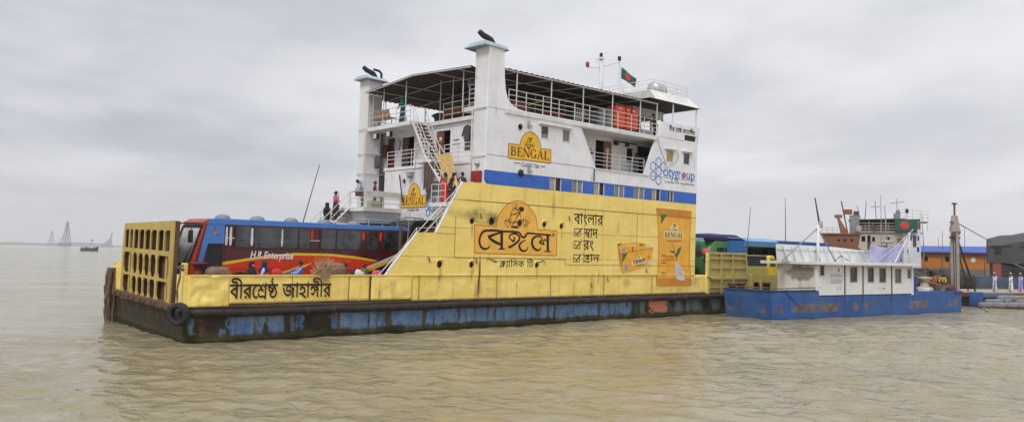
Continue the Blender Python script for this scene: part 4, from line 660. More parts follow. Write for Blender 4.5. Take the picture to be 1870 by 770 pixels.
for a, b, z in ((18.38, 21.0, 11.08), (29.5, 30.75, 10.88), (31.3, 32.5, 10.9)): MB().box(a, b, -.17, -.0, z-.02, z+.03).build('window_brow', K['whitetrim'], FE)
lm = MB()
for x, z in ((17.62, 11.0), (17.74, 8.52)): lm.box(x-.04, x+.04, -.16, 0, z-.2, z+.12).box(x-.04, x+.16, -.2, -.05, z-.24, z-.1)
lm.build('lamp_bracket', K['steel'], FE)
sm = MB()
for x0, x1, z0, z1 in ((14.8, 22.9, 9.0, 9.02), (27.7, 33.05, 9.0, 9.02), (15.9, 21.7, 11.5, 11.515), (29.0, 31.6, 11.6, 11.615), (14.8, 16.5, 11.5, 11.515)): sm.box(x0, x1, -.009, .01, z0, z1)
sm.pieces('weld_seam', K['seam'], FE)
MB().tube([(22.95, -.03, 8.98), (22.96, -.03, 8.25)], .03).tube([(28.75, -.05, 11.6), (29.0, -.03, 10.9), (29.4, -.03, 10.3), (29.7, -.03, 9.9)], .012).tube([(30.9, -.03, 10.85), (31.0, -.03, 10.5), (30.6, -.03, 10.0), (30.0, -.03, 9.8)], .01).build('cable', K['black'], FE)
MB().box(22.9, 28.0, -.05, .02, 8.96, 9.03).build('gallery_sill', K['whitetrim'], FE)
MB().bar((21.75, .02, 11.25), (23.05, .02, 9.05), .1, .05, (0, 1, 0)).build('gallery_edge', K['whitetrim'], FE)
# decks and inner walls
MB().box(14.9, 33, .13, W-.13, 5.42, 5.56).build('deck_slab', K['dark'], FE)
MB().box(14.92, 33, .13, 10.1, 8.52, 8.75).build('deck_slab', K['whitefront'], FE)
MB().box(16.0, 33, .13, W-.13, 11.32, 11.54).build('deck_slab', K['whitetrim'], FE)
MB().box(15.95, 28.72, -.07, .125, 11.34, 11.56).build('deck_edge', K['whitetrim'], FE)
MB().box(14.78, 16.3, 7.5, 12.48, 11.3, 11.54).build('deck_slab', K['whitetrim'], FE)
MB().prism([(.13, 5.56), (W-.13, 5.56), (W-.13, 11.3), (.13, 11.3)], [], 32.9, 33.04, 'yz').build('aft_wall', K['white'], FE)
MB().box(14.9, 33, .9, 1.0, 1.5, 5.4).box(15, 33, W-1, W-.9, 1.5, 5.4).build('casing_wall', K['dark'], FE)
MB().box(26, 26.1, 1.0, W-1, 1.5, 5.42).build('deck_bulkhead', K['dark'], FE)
# funnels
def funnel(y0, y1, far):
    f = MB().box(14.775, 15.78, y0, y1, 1.5 if not far else 5.6, 14.74).build('funnel', K['whitefront'], FE)
    c0, c1 = (y0-.2, y1+.6) if not far else (y0-.3, y1+.35)
    MB().hexa([(14.4, c0, 14.78), (16.05, c0, 14.72), (16.05, c1, 14.72), (14.4, c1, 14.84)], [(14.5, y0-.05, 15.0), (15.95, y0-.05, 14.92), (15.95, y1+.05, 14.96), (14.5, y1+.05, 15.04)]).hexa([(14.4, c0, 14.74), (16.05, c0, 14.68), (16.05, c1, 14.68), (14.4, c1, 14.8)], [(14.4, c0, 14.779), (16.05, c0, 14.719), (16.05, c1, 14.719), (14.4, c1, 14.839)]).build('cap', K['capblue'], f)
    ym = (y0+y1)/2
    MB().tube([(15.5, ym, 14.9), (15.47, ym, 15.1), (15.36, ym+.03, 15.27), (15.14, ym+.1, 15.38), (14.94, ym+.18, 15.47), (14.8, ym+.24, 15.6), (14.7, ym+.28, 15.66)], [.15, .16, .165, .165, .16, .15, .12], 12).build('exhaust_pipe', K['exhaust'], f)
    if far: MB().tube([(15.75, ym-.35, 14.9), (15.75, ym-.35, 15.3), (15.6, ym-.3, 15.45), (15.2, ym-.25, 15.5)], .08, 8).build('exhaust_pipe', K['exhaust'], f)
    pp = MB()
    if far: pp.tube([(14.6, y0-.02, 5.8), (14.6, y0-.02, 11.4)], .06).tube([(14.7, y1, 11.5), (14.66, y0-.05, 11.5)], .03).tube([(14.7, y1, 8.6), (14.66, y0-.05, 8.6), (16.2, y0-.05, 8.6)], .03).tube([(14.7, y1, 9.9), (14.66, y0-.05, 9.9), (16.2, y0-.05, 9.9)], .03)
    else: pp.tube([(14.7, y1+.04, 7.5), (14.7, y1+.04, 11.4)], .045).tube([(14.7, y1, 11.5), (14.72, .05, 11.5)], .03).tube([(14.7, y1, 8.95), (14.72, 0, 8.95)], .025)
    pp.build('conduit', K['rail'], f)
    zz_ = 8.55 if not far else 8.05
    MB().lathe([(.05, -.18), (.13, -.15), (.15, -.05), (.1, 0)], (14.77, ym, zz_), 'x', 12).build('deck_light', K['steel'], f)
    MB().box(14.55, 14.77, ym-.38, ym+.32, 7.6 if not far else 6.9, 8.15 if not far else 7.65).build('fire_box', K['red'] if not far else K['maroon'], f, .02)
funnel(.125, 1.18, False); funnel(12.5, 13.57, True)
# front wall above the car deck
MB().prism([(1.18, 5.6), (10.1, 5.6), (10.1, 8.74), (1.18, 8.74)], [circ(7.8, 7.86, .17)], 14.78, 14.91, 'yz').build('front_wall', K['whitefront'], FE)
p = MB().lathe([(.23, -.04), (.23, 0), (.17, 0), (.17, -.04), (.23, -.04)], (14.78, 7.8, 7.86), 'x', 14).build('porthole', K['whitetrim'], FE); MB().lathe([(.19, .05), (.19, .07)], (14.78, 7.8, 7.86), 'x', 14).build('pane', K['black'], p)
MB().box(14.72, 14.92, 1.2, 10.12, 8.62, 8.78).build('deck_edge', K['whitetrim'], FE)
MB().box(14.76, 14.93, 1.2, 10.1, 5.56, 6.02).build('front_apron', K['whitetrim'], FE)
doors2 = [(11.35, 12.3, 11.0), (9.1, 10.5, 10.9), (5.25, 6.7, 10.95)]
MB().prism([(.13, 8.75), (W-.13, 8.75), (W-.13, 11.3), (.13, 11.3)], [[(a, 8.76), (b, 8.76), (b, t), (a, t)] for a, b, t in doors2]+[rect(3.2, 3.85, 9.6, 10.6)], 16.2, 16.32, 'yz').build('cabin_front', K['whitefront'], FE)
MB().prism([(10.1, 5.6), (12.5, 5.6), (12.5, 8.74), (10.1, 8.74)], [rect(11.3, 12.15, 6.1, 8.0)], 16.2, 16.32, 'yz').build('cabin_front', K['whitefront'], FE)
MB().box(14.9, 16.2, 10.05, 10.12, 5.6, 8.7).build('cabin_front', K['whitefront'], FE)
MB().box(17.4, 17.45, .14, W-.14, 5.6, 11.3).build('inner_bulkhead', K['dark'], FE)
for y0, y1, z0, z1, m, op in ((11.35, 12.3, 8.76, 11.0, 'maroon', 0), (9.75, 10.5, 8.76, 10.9, 'maroon', 1), (5.95, 6.7, 8.76, 10.95, 'brown', 0), (11.3, 12.15, 6.1, 8.0, 'maroon', 0)):
    d = MB().box(16.24, 16.29, y0+.02, y1-.02, z0, z1-.03).build('door', K[m], FE); MB().ball((16.2, y0+.12, z0+1.0), .04, 8, 6).build('handle', K['steel'], d)
    if m == 'brown': MB().lathe([(.16, -.01), (.16, .02)], (16.235, (y0+y1)/2, 10.45), 'x', 14).build('pane', K['lampglass'], d)
MB().box(16.25, 16.27, 3.2, 3.85, 9.6, 10.6).build('cabin_window', K['glass'], FE)
MB().box(15.9, 16.19, 12.0, 12.45, 9.75, 10.55).build('fire_box', K['maroon'], FE, .02)
for y in (11.55, 9.95): l = MB().box(14.8, 15.0, y-.2, y+.2, 10.75, 11.12).build('floodlight', K['black'], FE); MB().box(14.785, 14.8, y-.17, y+.17, 10.78, 11.09).build('lens', K['lampglass'], l)
l = MB().box(14.5, 14.76, 6.85, 7.2, 8.12, 8.36).box(14.5, 14.76, 6.8, 7.45, 8.36, 8.41).build('floodlight', K['steel'], FE); MB().box(14.55, 14.74, 6.9, 7.15, 8.09, 8.119).build('lens', K['black'], l)
MB().tube([(14.74, 8.35, 8.3), (14.6, 8.1, 8.2), (14.6, 7.75, 7.0), (14.66, 7.7, 6.6)], .035).build('hose', K['black'], FE)
MB().box(14.74, 14.775, 4.2, 5.35, 7.0, 7.75).build('shutter', K['grey'], FE)
# gallery interior on the camera side
MB().prism([(16.4, 8.75), (33, 8.75), (33, 11.32), (16.4, 11.32)], [rect(24.75, 26.2, 8.77, 11.05), rect(27.7, 28.35, 9.95, 10.85), rect(28.75, 30.4, 8.8, 11.1)], 1.62, 1.72).build('gallery_wall', K['whitefront'], FE)
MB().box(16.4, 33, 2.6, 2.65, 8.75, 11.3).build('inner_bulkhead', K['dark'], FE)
d = MB().box(25.45, 26.18, 1.58, 1.62, 8.77, 11.02).build('door', K['brown'], FE); MB().lathe([(.2, -.03), (.2, .01)], (25.8, 1.57, 10.45), 'y', 14).build('pane', K['lampglass'], d); MB().ball((25.55, 1.55, 9.75), .04, 8, 6).build('handle', K['steel'], d)
MB().box(25.62, 25.98, 1.56, 1.579, 8.95, 9.0).box(25.62, 25.98, 1.56, 1.579, 9.08, 9.13).build('kick_plate', K['steel'], FE)
g = MB()
for i, x in enumerate((24.0, 24.35)):
    for k in range(4): g.box(x+k*.1, x+.07+k*.1, 1.6, 1.625, 10.35-.22*i, 10.42-.22*i)
g.build('wall_notice', K['maroonletter'], FE)
MB().tube([(22.3, .6, 10.9), (22.7, .6, 10.2), (23.2, .5, 9.6)], .05).box(22.5, 22.8, .4, .6, 10.2, 10.5).box(23.0, 23.3, .5, .65, 9.9, 10.05).build('ladder_hoist', K['exhaust'], FE)
MB().box(26.4, 26.7, 1.4, 1.6, 10.9, 11.1).tube([(26.3, 1.5, 11.15), (28.6, 1.5, 11.15)], .04).box(27.5, 27.7, 1.4, 1.6, 10.9, 11.1).build('gallery_lamp', K['exhaust'], FE)
MB().rail([(23.0, .06, 9.02), (27.58, .06, 9.04)], (.25, .5, .72, .95), 1.14, .018, .95, .022).build('railing', K['rail'], FE)
# rails on the decks
MB().rail([(14.86, 10.0, 8.76), (14.86, 5.9, 8.76)], (.28, .55, .8, 1.02), 1.3, .022, 1.02).build('railing', K['rail'], FE)
MB().rail([(14.86, 3.9, 8.76), (14.86, 1.25, 8.76)], (.28, .55, .8, 1.02), 1.3, .022, 1.02).build('railing', K['rail'], FE)
MB().rail([(14.86, 12.4, 11.54), (14.86, 7.55, 11.54)], (.3, .62, .98), 1.6, .025, .98).build('railing', K['rail'], FE)
MB().rail([(16.06, 5.85, 11.54), (16.06, 1.9, 11.54)], (.3, .62, .98), 1.6, .025, .98).build('railing', K['rail'], FE)
MB().rail([(15.2, 2.2, 11.75), (15.2, 1.22, 11.75)], (.25, .5, .75, 1.0, 1.25), .9, .025, 1.25).box(15.0, 16.1, 1.2, 2.5, 11.5, 11.75).build('railing', K['rail'], FE)
MB().rail([(16.2, .02, 11.58), (28.72, .02, 11.58)], (.28, .52, .78, 1.07), 1.28, .022, 1.07, .026).build('railing', K['rail'], FE)
MB().rail([(16.2, W-.05, 11.54), (28.7, W-.05, 11.54)], (.35, .7, 1.05), 2.5, .022, 1.05, .026).build('railing', K['rail'], FE)
# awning
aw = MB(); nx_ = 150; rows = [-.06, 3.4, 6.85, 10.3, W+.06]; vs = []; fs = []
for i in range(nx_+1):      # the sheet is notched round the two funnels
    x = 14.45+(28.75-14.45)*i/nx_; d = .028*math.sin(i*2*math.pi/4.2)
    for y in rows: y = min(max(y, 1.24), 12.46) if x < 15.86 else y; vs.append((x, y, 14.16-.42*abs(y-6.85)/6.85+d))
n0 = len(vs); vs += [(x, y, z-.02) for x, y, z in vs]
for i in range(nx_):
    for k in range(4): a = i*5+k; fs += [(a, a+1, a+6, a+5), (n0+a, n0+a+5, n0+a+6, n0+a+1)]
    for k in (0, 4): a = i*5+k; fs.append((a, a+5, n0+a+5, n0+a))
for k in range(4): fs += [(k, n0+k, n0+k+1, k+1), (nx_*5+k, nx_*5+k+1, n0+nx_*5+k+1, n0+nx_*5+k)]
aw.add(vs, fs).build('awning', K['awning'], FE)
gt = MB().tube([(15.9, .0, 13.66), (28.75, .0, 13.68)], .04).tube([(14.48, 1.24, 13.75), (14.48, 6.85, 14.1), (14.48, 12.46, 13.75)], .035)
for y in (2.3, 4.6, 9.1, 11.4): z = 14.1-.42*abs(y-6.85)/6.85; gt.tube([(14.5, y, z-.05), (28.7, y, z-.05)], .03)
for x in (16.7, 19.3, 21.9, 24.5, 27.1): gt.tube([(x, 0, 13.66), (x, 6.85, 14.06), (x, W, 13.66)], .03)
gt.build('awning_frame', K['rail'], FE)
ps = [(x, .03) for x in (16.75, 19.33, 21.9, 24.45, 27.05, 28.7)]+[(x, W-.06) for x in (16.75, 20, 23.3, 26.6)]+[(14.9, y) for y in (12.1, 10.8, 8.2, 2.4)]+[(16.1, 5.0), (16.4, 6.7), (19.3, 4.2), (21.9, 4.2), (24.5, 4.2), (19.3, 9.5), (23.0, 9.5), (26.5, 9.5)]
for x, y in ps:
    z = 14.1-.42*abs(y-6.85)/6.85; MB().tube([(x, y, 11.54), (x, y, z)], .035, 6).build('awning_post', K['rail'], FE)
# bridge: wheelhouse under its own roof
wh = MB()
for x0, x1, y0, y1 in ((28.9, 32.6, 2.6, 2.7), (28.9, 32.6, 11.0, 11.1), (28.9, 29.0, 2.6, 11.1), (32.5, 32.6, 2.6, 11.1)): wh.box(x0, x1, y0, y1, 11.54, 12.5).box(x0, x1, y0, y1, 13.45, 14.0)
for x in (28.92, 30.1, 31.3, 32.5): wh.box(x, x+.12, 2.59, 2.71, 12.5, 13.45).box(x, x+.12, 10.99, 11.11, 12.5, 13.45)
for y in (2.62, 4.0, 5.4, 6.8, 8.2, 9.6, 10.98): wh.box(28.89, 29.01, y, y+.12, 12.5, 13.45)
wh.build('wheelhouse', K['whitefront'], FE)
MB().prism([(27.9, -.02), (33.2, -.02), (33.2, W+.02), (27.9, W+.02)], [], 13.95, 13.99, 'xy').build('bridge_ceiling', K['dark'], FE)
MB().hexa([(28.4, -.05, 13.99), (33.3, -.05, 13.99), (33.3, W+.05, 13.99), (28.4, W+.05, 13.99)], [(28.3, .35, 14.62), (32.45, .35, 14.62), (32.45, W-.35, 14.62), (28.3, W-.35, 14.62)]).build('bridge_roof', K['whitetrim'], FE)
MB().rail([(28.75, W-.6, 14.62), (28.75, .45, 14.62), (32.4, .45, 14.62), (32.4, W-.6, 14.62)], (.25, .5, .74), 1.25, .02, .74).build('railing', K['rail'], FE)
for x, y in ((30.45, .1), (33.0, .1), (30.45, W-.1), (33.0, W-.1)): MB().tube([(x, y, 12.6), (x, y, 14.0)], .05).build('bridge_post', K['whitetrim'], FE)
MB().box(29.3, 33.3, .12, .2, 11.56, 12.55).build('wing_bulwark', K['white'], FE)
mm_ = MB().tube([(30.75, 6.85, 14.62), (30.6, 6.85, 18.2)], [.17, .13], 10).box(30.4, 30.8, 6.65, 7.05, 18.05, 18.1).build('signal_mast', K['whitetrim'], FE)
MB().tube([(29.2, 6.85, 17.22), (30.65, 6.85, 17.5), (32.6, 6.85, 18.25)], .055).build('crosstree', K['whitetrim'], mm_)
MB().lathe([(.12, 18.1), (.12, 18.5), (.06, 18.52)], (30.6, 6.85, 0), 'z', 10).lathe([(.11, 18.32), (.13, 18.36), (.13, 18.6), (.11, 18.64)], (32.6, 6.85, 0), 'z', 10).build('navigation_light', K['black'], mm_)
MB().lathe([(.11, 17.25), (.13, 17.3), (.13, 17.55), (.1, 17.6)], (29.2, 6.85, 0), 'z', 10).build('navigation_light', K['red'], mm_)
MB().tube([(32.55, 6.85, 18.25), (32.7, 6.85, 14.7)], .012).tube([(32.65, 6.85, 18.25), (33.1, 6.85, 14.7)], .012).tube([(29.9, 6.85, 18.0), (30.6, 6.85, 17.6)], .012).build('halyard', K['steel'], mm_)
MB().tube([(29.6, 6.4, 14.62), (29.6, 6.4, 15.3)], .05).box(29.3, 29.9, 6.2, 6.6, 15.2, 15.3).lathe([(.3, 14.62), (.25, 15.0), (.08, 15.1)], (29.3, 3., 0), 'z', 10).build('roof_vent', K['whitetrim'], FE)
# stairs
def stairs(top, bot, wv, n, rails=(1, 1), mat='whitetrim'):
    T, B, w_ = Vector(top), Vector(bot), Vector(wv); st = MB()
    for o in (Vector(), w_): st.bar(T+o, B+o, .05, .26, w_)
    s_ = st.build('stairs', K[mat], FE); td = MB(); run = Vector((B.x-T.x, B.y-T.y, 0)).normalized()*.13
    for i in range(1, n):
        c = T.lerp(B, i/n); q = [c-run, c+run, c+run+w_, c-run+w_]; td.hexa([p+Vector((0, 0, -.07)) for p in q], [p+Vector((0, 0, .02)) for p in q])
    td.build('tread', K['rust'], s_); hr = MB(); up_ = Vector((0, 0, .9))
    for k, o in enumerate((Vector(), w_)):
        if not rails[k]: continue
        for h in (.45, .9): hr.tube([T+o+Vector((0, 0, h)), B+o+Vector((0, 0, h))], .024, 6)
        for i in range(5): c = T.lerp(B, i/4)+o; hr.tube([c, c+up_], .022, 5)
    hr.build('handrail', K['rail'], s_); return s_
stairs((14.9, 7.3, 11.5), (14.9, 5.55, 8.95), (.8, 0, 0), 11)
MB().box(14.0, 15.3, 4.25, 5.75, 8.78, 8.98).build('stair_landing', K['whitetrim'], FE)
MB().rail([(14.05, 5.7, 8.98), (14.05, 4.3, 8.98)], (.3, .62, .95), .7, .022, .95).bar((14.2, 4.6, 8.8), (14.78, 4.6, 8.0), .06).build('railing', K['rail'], FE)
stairs((14.0, 4.15, 8.9), (14.0, 1.75, 6.45), (.7, 0, 0), 11)
MB().box(13.2, 14.76, 1.25, 2.72, 6.2, 6.42).build('stair_landing', K['whitetrim'], FE)
MB().rail([(14.7, 2.66, 6.42), (13.25, 2.66, 6.42), (13.25, 1.4, 6.42)], (.3, .62, .98), .7, .022, .98).build('railing', K['rail'], FE)
stairs((13.2, .3, 6.2), (8.5, .3, 1.5), (0, .7, 0), 22, (1, 0), 'rust')
MB().rail([(9.2, .16, 2.75), (10.75, .16, 4.8), (11.9, .16, 4.85), (13.3, .16, 7.4)], (.2,), 6, .016, .2).build('railing', K['rail'], FE)
# forward landing on the far side and its stair
lp = [(12.2, 8.0), (14.76, 8.0), (16.2, 10.1), (16.2, 12.5), (12.2, 12.5)]
MB().prism(lp, [], 5.98, 6.22, 'xy').build('forward_landing', K['whitetrim'], FE)
MB().hexa([(12.6, 8.3, 5.3), (16, 8.3, 5.3), (16, 12.4, 5.3), (12.6, 12.4, 5.3)], [(12.3, 8.1, 5.97), (16, 8.1, 5.97), (16, 12.45, 5.97), (12.3, 12.45, 5.97)]).build('landing_bracket', K['whitefront'], FE)
MB().rail([(12.25, 9.7, 6.22), (12.25, 8.05, 6.22), (14.7, 8.05, 6.22)], (.28, .55, .95), 1.15, .024, .95, .03).box(12.25, 14.7, 8.0, 8.04, 6.85, 7.14).build('railing', K['rail'], FE)
MB().box(13.5, 15.2, 11.2, 12.4, 6.22, 7.0).build('locker', K['whitefront'], FE, .03)
MB().box(12.9, 13.6, 8.4, 8.9, 6.22, 6.65).build('locker', K['curtain'], FE, .03)
stairs((12.2, 9.75, 6.2), (7.6, 9.75, 1.5), (0, 1.3, 0), 20)
MB().box(10.5, 14.5, 12.35, 12.45, 1.5, 5.2).build('far_casing', K['whitefront'], FE)
MB().box(12.3, 12.34, 12.3, 12.36, 3.6, 5.0).build('casing_window', K['black'], FE)
# rods and posts by the camera-side slope
MB().tube([(10.62, .9, 1.5), (10.75, .9, 5.0), (11.1, .95, 8.9)], .022).build('guy_pole', plain('pale rusty rod', (.34, .24, .19), .7), FE)
MB().tube([(10.5, 1.2, 1.5), (10.5, 1.2, 5.1)], .09).build('winch_post', K['rust'], FE)
# hanging rags and lettering ------------------------------------------------
def front_map(p): return (8.02-(p[0]-16.26)/(19.41-16.26)*2.62, 6.32+(p[1]-8.97)/(10.53-8.97)*1.42)   # the side sign's shape carried to the front wall
sg = MB().prism(PLATE2, [], -.012, .004).build('tea_sign', K['gold'], FE)
eg = MB()
for a, b in zip(PLATE2, PLATE2[1:]+PLATE2[:1]): eg.ribbon([a, b], [.03, .03], -.016, .003)
eg.build('sign_outline', K['maroonletter'], sg)
serif(MB(), 'BENGAL', (16.42, 19.28, 9.13, 9.6), -.018).build('sign_lettering', K['maroonletter'], sg)
def figure(mb, y, fx, sc, plane='xz'):
    for k, (pts, ws) in enumerate(FIG):
        P = [fx(p) for p in pts]
        if ws is None: mb.prism(P, [], y-.0004*(k % 4), y+.003, plane)
        else: mb.ribbon(P, [a*sc for a in ws], y-.0003*(k % 7)-.001, .003, plane)
    return mb
figure(MB(), -.018, lambda p: (17.76+(p[0]-17.05)*.40, 9.68+(p[1]-5.32)*.5), .5).build('sign_emblem', K['maroonletter'], sg)
letter(MB(), 'CLASSIC TEA', (17.23, 18.55, 8.6, 8.8), -.012).ribbon([(16.72, 8.66), (16.8, 8.76), (16.95, 8.72), (17.08, 8.78), (17.17, 8.68)], [.02, .03, .04, .03, .02], -.012).ribbon([(18.6, 8.68), (18.7, 8.76), (18.82, 8.7), (18.95, 8.76), (19.03, 8.68)], [.02, .03, .04, .03, .02], -.012).build('sign_caption', K['letter'], FE)
sg = MB().prism([front_map(p) for p in PLATE2], [], 14.76, 14.785, 'yz').build('tea_sign', K['gold'], FE)
serif(MB(), 'BENGAL', (7.9, 5.5, 6.46, 6.9), 14.755, 'yz').build('sign_lettering', K['maroonletter'], sg)
figure(MB(), 14.752, lambda p: front_map((17.76+(p[0]-17.05)*.40, 9.68+(p[1]-5.32)*.5)), .5, 'yz').build('sign_emblem', K['maroonletter'], sg)
eg = MB(); fp_ = [front_map(p) for p in PLATE2]
for a, b in zip(fp_, fp_[1:]+fp_[:1]): eg.ribbon([a, b], [.03, .03], 14.753, .004, 'yz')
eg.build('sign_outline', K['maroonletter'], sg)
letter(MB(), 'CLASSIC TEA', (7.3, 6.1, 6.1, 6.22), 14.754, 'yz').build('sign_caption', K['letter'], FE)
hx = MB()
for cy_, cz_ in ((5.05, 7.05), (4.72, 6.75), (5.1, 6.5), (4.75, 6.25), (5.15, 6.0)):
    P = [(cy_+.2*math.cos(R(60*k+30)), cz_+.22*math.sin(R(60*k+30))) for k in range(7)]; hx.ribbon(P, [.06]*7, 14.752-.001*cz_, .004, 'yz', False)
hx.build('honeycomb_emblem', K['cityblue'], FE)
# big amber advertisement on the yellow side
lg = MB().prism(LOGO_PLATE, [circ(17.25, 5.5, .23), circ(19.08, 5.5, .23)][:1], -.008, .004).build('tea_advertisement', K['amber'], FE)
eg = MB()
for a, b in zip(LOGO_PLATE, LOGO_PLATE[1:]+LOGO_PLATE[:1]): eg.ribbon([a, b], [.05, .05], -.011, .003)
eg.build('sign_outline', K['orangeedge'], lg)
mb = MB()
for k, (p, ws) in enumerate(LOGO): mb.ribbon(p, [a*1.0 for a in ws], -.0125-.0006*(k % 8), .003)
mb.build('sign_lettering', K['letter'], lg); figure(MB(), -.0125, lambda p: p, 1.).build('sign_emblem', K['letter'], lg)
mb = bengali(MB(), TEXTS['classic'], (15.93, 18.36, 3.1, 3.62), -.008)
for p, ws in SWIRL: mb.ribbon(p, ws, -.008)
mb.build('painted_caption', K['letter'], FE)
for key, fx in (('banglar', (21.4, 23.88, 5.62, 6.3)), ('shad', (22.22, 23.44, 4.88, 5.46)), ('rong', (22.22, 23.1, 4.14, 4.72)), ('ghran', (22.22, 23.64, 3.42, 3.94))): bengali(MB(), TEXTS[key], fx, -.008, .004, 6.).build('painted_slogan', K['letter'], FE)
for z in (5.18, 4.45, 3.68):
    c = MB(); q = [(21.46, z-.2), (21.96, z-.2), (21.96, z+.2), (21.46, z+.2), (21.46, z-.2)]
    for a, b in zip(q, q[1:]): c.ribbon([a, b], [.045, .045], -.008)
    c.ribbon([(21.54, z+.03), (21.7, z-.12), (22.1, z+.27)], [.05, .09, .05], -.012); c.build('tick_box', K['letter'], FE)
bengali(MB(), TEXTS['name'], (1.73, 6.24, 1.72, 2.62), -.02, .006, 9.).build('ship_name', K['letter'], FE)
bengali(MB(), TEXTS['name_gap'], (29.95, 32.75, 12.1, 12.5), -.012, .004, 10.).build('ship_name', K['letter'], FE)
# packet and box
pk = MB().prism(PACK, [], -.008, .004).build('packet_painting', K['pack'], FE); B_ = PACKBITS
e = MB().prism([PACK[0], PACK[1], PACK[2], (29.0, 6.46)], [], -.0095, 0).prism([(29.12, 2.52), (32.66, 2.5), PACK[6], PACK[7]], [], -.0095, 0)
for a, b in zip(PACK, PACK[1:]+PACK[:1]): e.ribbon([a, b], [.07, .07], -.012, .003)
e.build('packet_edge', K['packdark'], pk)
MB().prism(B_['tri'], [], -.012, 0).build('packet_corner', K['leaf'], pk); MB().prism(B_['lab'], [], -.012, 0).build('packet_label', K['cream'], pk)
MB().prism(B_['leafA'], [], -.012, 0).prism(B_['leafB'], [], -.0125, 0).build('painted_leaf', K['leaf'], pk); MB().prism(B_['handp'], [], -.0135, 0).build('painted_hand', K['palepaint'], pk)
m_ = serif(MB(), 'BENGAL', (29.78, 31.72, 5.16, 5.46), -.015, 'xz', 0, 1.2)
for k, (p, ws) in enumerate(PACKSTR): m_.ribbon(p, ws, -.017-.0004*(k % 5))
m_.build('packet_lettering', K['letter'], pk)
bx = MB().prism(B_['boxfront'], [], -.008, .004).prism(B_['boxtop'], [], -.0085, .004).build('box_painting', K['pack'], FE)
MB().prism(B_['boxside'], [], -.009, .003).ribbon([B_['boxtop'][3], B_['boxtop'][2]], [.06, .05], -.012).build('box_edge', K['packdark'], bx)
MB().prism(B_['btri1'], [], -.012, 0).prism(B_['btri2'], [], -.012, 0).build('packet_corner', K['leaf'], bx); MB().prism(B_['blab'], [], -.0125, 0).prism(B_['btl'], [], -.0125, 0).build('packet_label', K['cream'], bx)
MB().prism(B_['bag'], [], -.012, 0).prism(B_['bag2'], [], -.012, 0).build('painted_bag', K['tagblue'], bx); MB().prism(B_['bh'], [], -.012, 0).prism(B_['bh2'], [], -.012, 0).build('painted_hand', K['palepaint'], bx)
bl_ = B_['blab']; sl = (bl_[7][1]-bl_[8][1])/(bl_[7][0]-bl_[8][0])
bengali(MB(), TEXTS['bengol'], (bl_[8][0]+.08, bl_[7][0]-.06, bl_[8][1]+.06, bl_[8][1]+.3), -.016, .004, 12., slope=sl).build('packet_lettering', K['letter'], bx)
# blue and red company name by the bridge
cg = letter(MB(), 'cityg', (29.46, 31.05, 8.86, 9.72), -.008, offset=.012).build('company_lettering', K['cityblue'], FE)
letter(MB(), 'r', (31.08, 31.3, 9.06, 9.52), -.008, offset=.012).build('company_lettering', K['cityblue'], FE); letter(MB(), 'up', (31.92, 32.85, 8.86, 9.5), -.008, offset=.012).build('company_lettering', K['cityblue'], FE)
gl = MB()
for i in range(5):
    t = -.17+i*.085; c_ = math.sqrt(.26**2-t*t); gl.ribbon([(31.62-c_, 9.27+t-.05), (31.62-c_*.4, 9.27+t), (31.62+c_*.4, 9.27+t+.03), (31.62+c_, 9.27+t+.02)], [.02, .06, .06, .02], -.008-.0005*i)
gl.build('company_globe', K['red'], FE)
letter(MB(), 'a quest for excellence', (29.62, 32.82, 8.64, 8.84), -.008).build('company_lettering', K['letter'], FE)
hx = MB()
for k_, (cx_, cz_) in enumerate(((28.95, 9.95), (28.42, 9.62), (29.45, 9.68), (28.98, 9.35), (28.45, 9.02), (28.98, 8.78))):
    P = [(cx_+.29*math.cos(R(60*k+30)), cz_+.3*math.sin(R(60*k+30))) for k in range(7)]; hx.ribbon(P, [.065]*7, -.008-.0008*k_, .004, 'xz', False)
hx.build('honeycomb_emblem', K['cityblue'], FE)
nt_ = MB()
for k in range(3): nt_.box(16.18, 16.2, 4.35+k*.2, 4.48+k*.2, 10.25, 10.33)
for k in range(4): nt_.box(16.18, 16.2, 4.25+k*.2, 4.38+k*.2, 10.02, 10.1)
nt_.build('wall_notice', K['maroonletter'], FE)
# stern side screen with ribs
ss = thing('side_screen', None, None); ss.parent = FE; ss.location = (0, 0, 0)
MB().prism([(34.72, 1.3), (38.2, 1.25), (38.6, 1.7), (40.2, 1.7), (39.4, 4.25), (34.62, 4.28)], [], .1, .15).build('plate', K['olive'], ss)
ri = MB()
for x0, x1 in ((34.68, 34.74), (36.15, 36.28), (37.55, 37.72), (39.2, 39.85)): ri.bar((x0, .03, 4.25), (x1, .03, 1.35), .14, .16, (0, 1, 0))
for z in (4.2, 3.85, 2.45): ri.box(34.7, 39.4+(.25 if z < 3 else 0), -.03, .1, z-.07, z+.07)
for z in (3.15, 1.8): ri.box(34.75, 39.4, .02, .1, z-.03, z+.03)
ri.build('rib', K['olive'], ss)
MB().box(41.9, 50, .3, .42, 1.5, 2.66).build('stern_bulwark', K['olive'], FE)
MB().box(40.05, 40.4, .0, .3, 1.5, 2.75).build('stern_post', K['olive'], FE, .02)
for x in (37.4, 38.5, 42.3, 45.9): MB().lathe([(.26, 1.5), (.26, 2.0), (.32, 2.02), (.32, 2.12)], (x, -.15 if x < 40 else .1, 0), 'z', 12).build('bollard', K['rust'], FE)
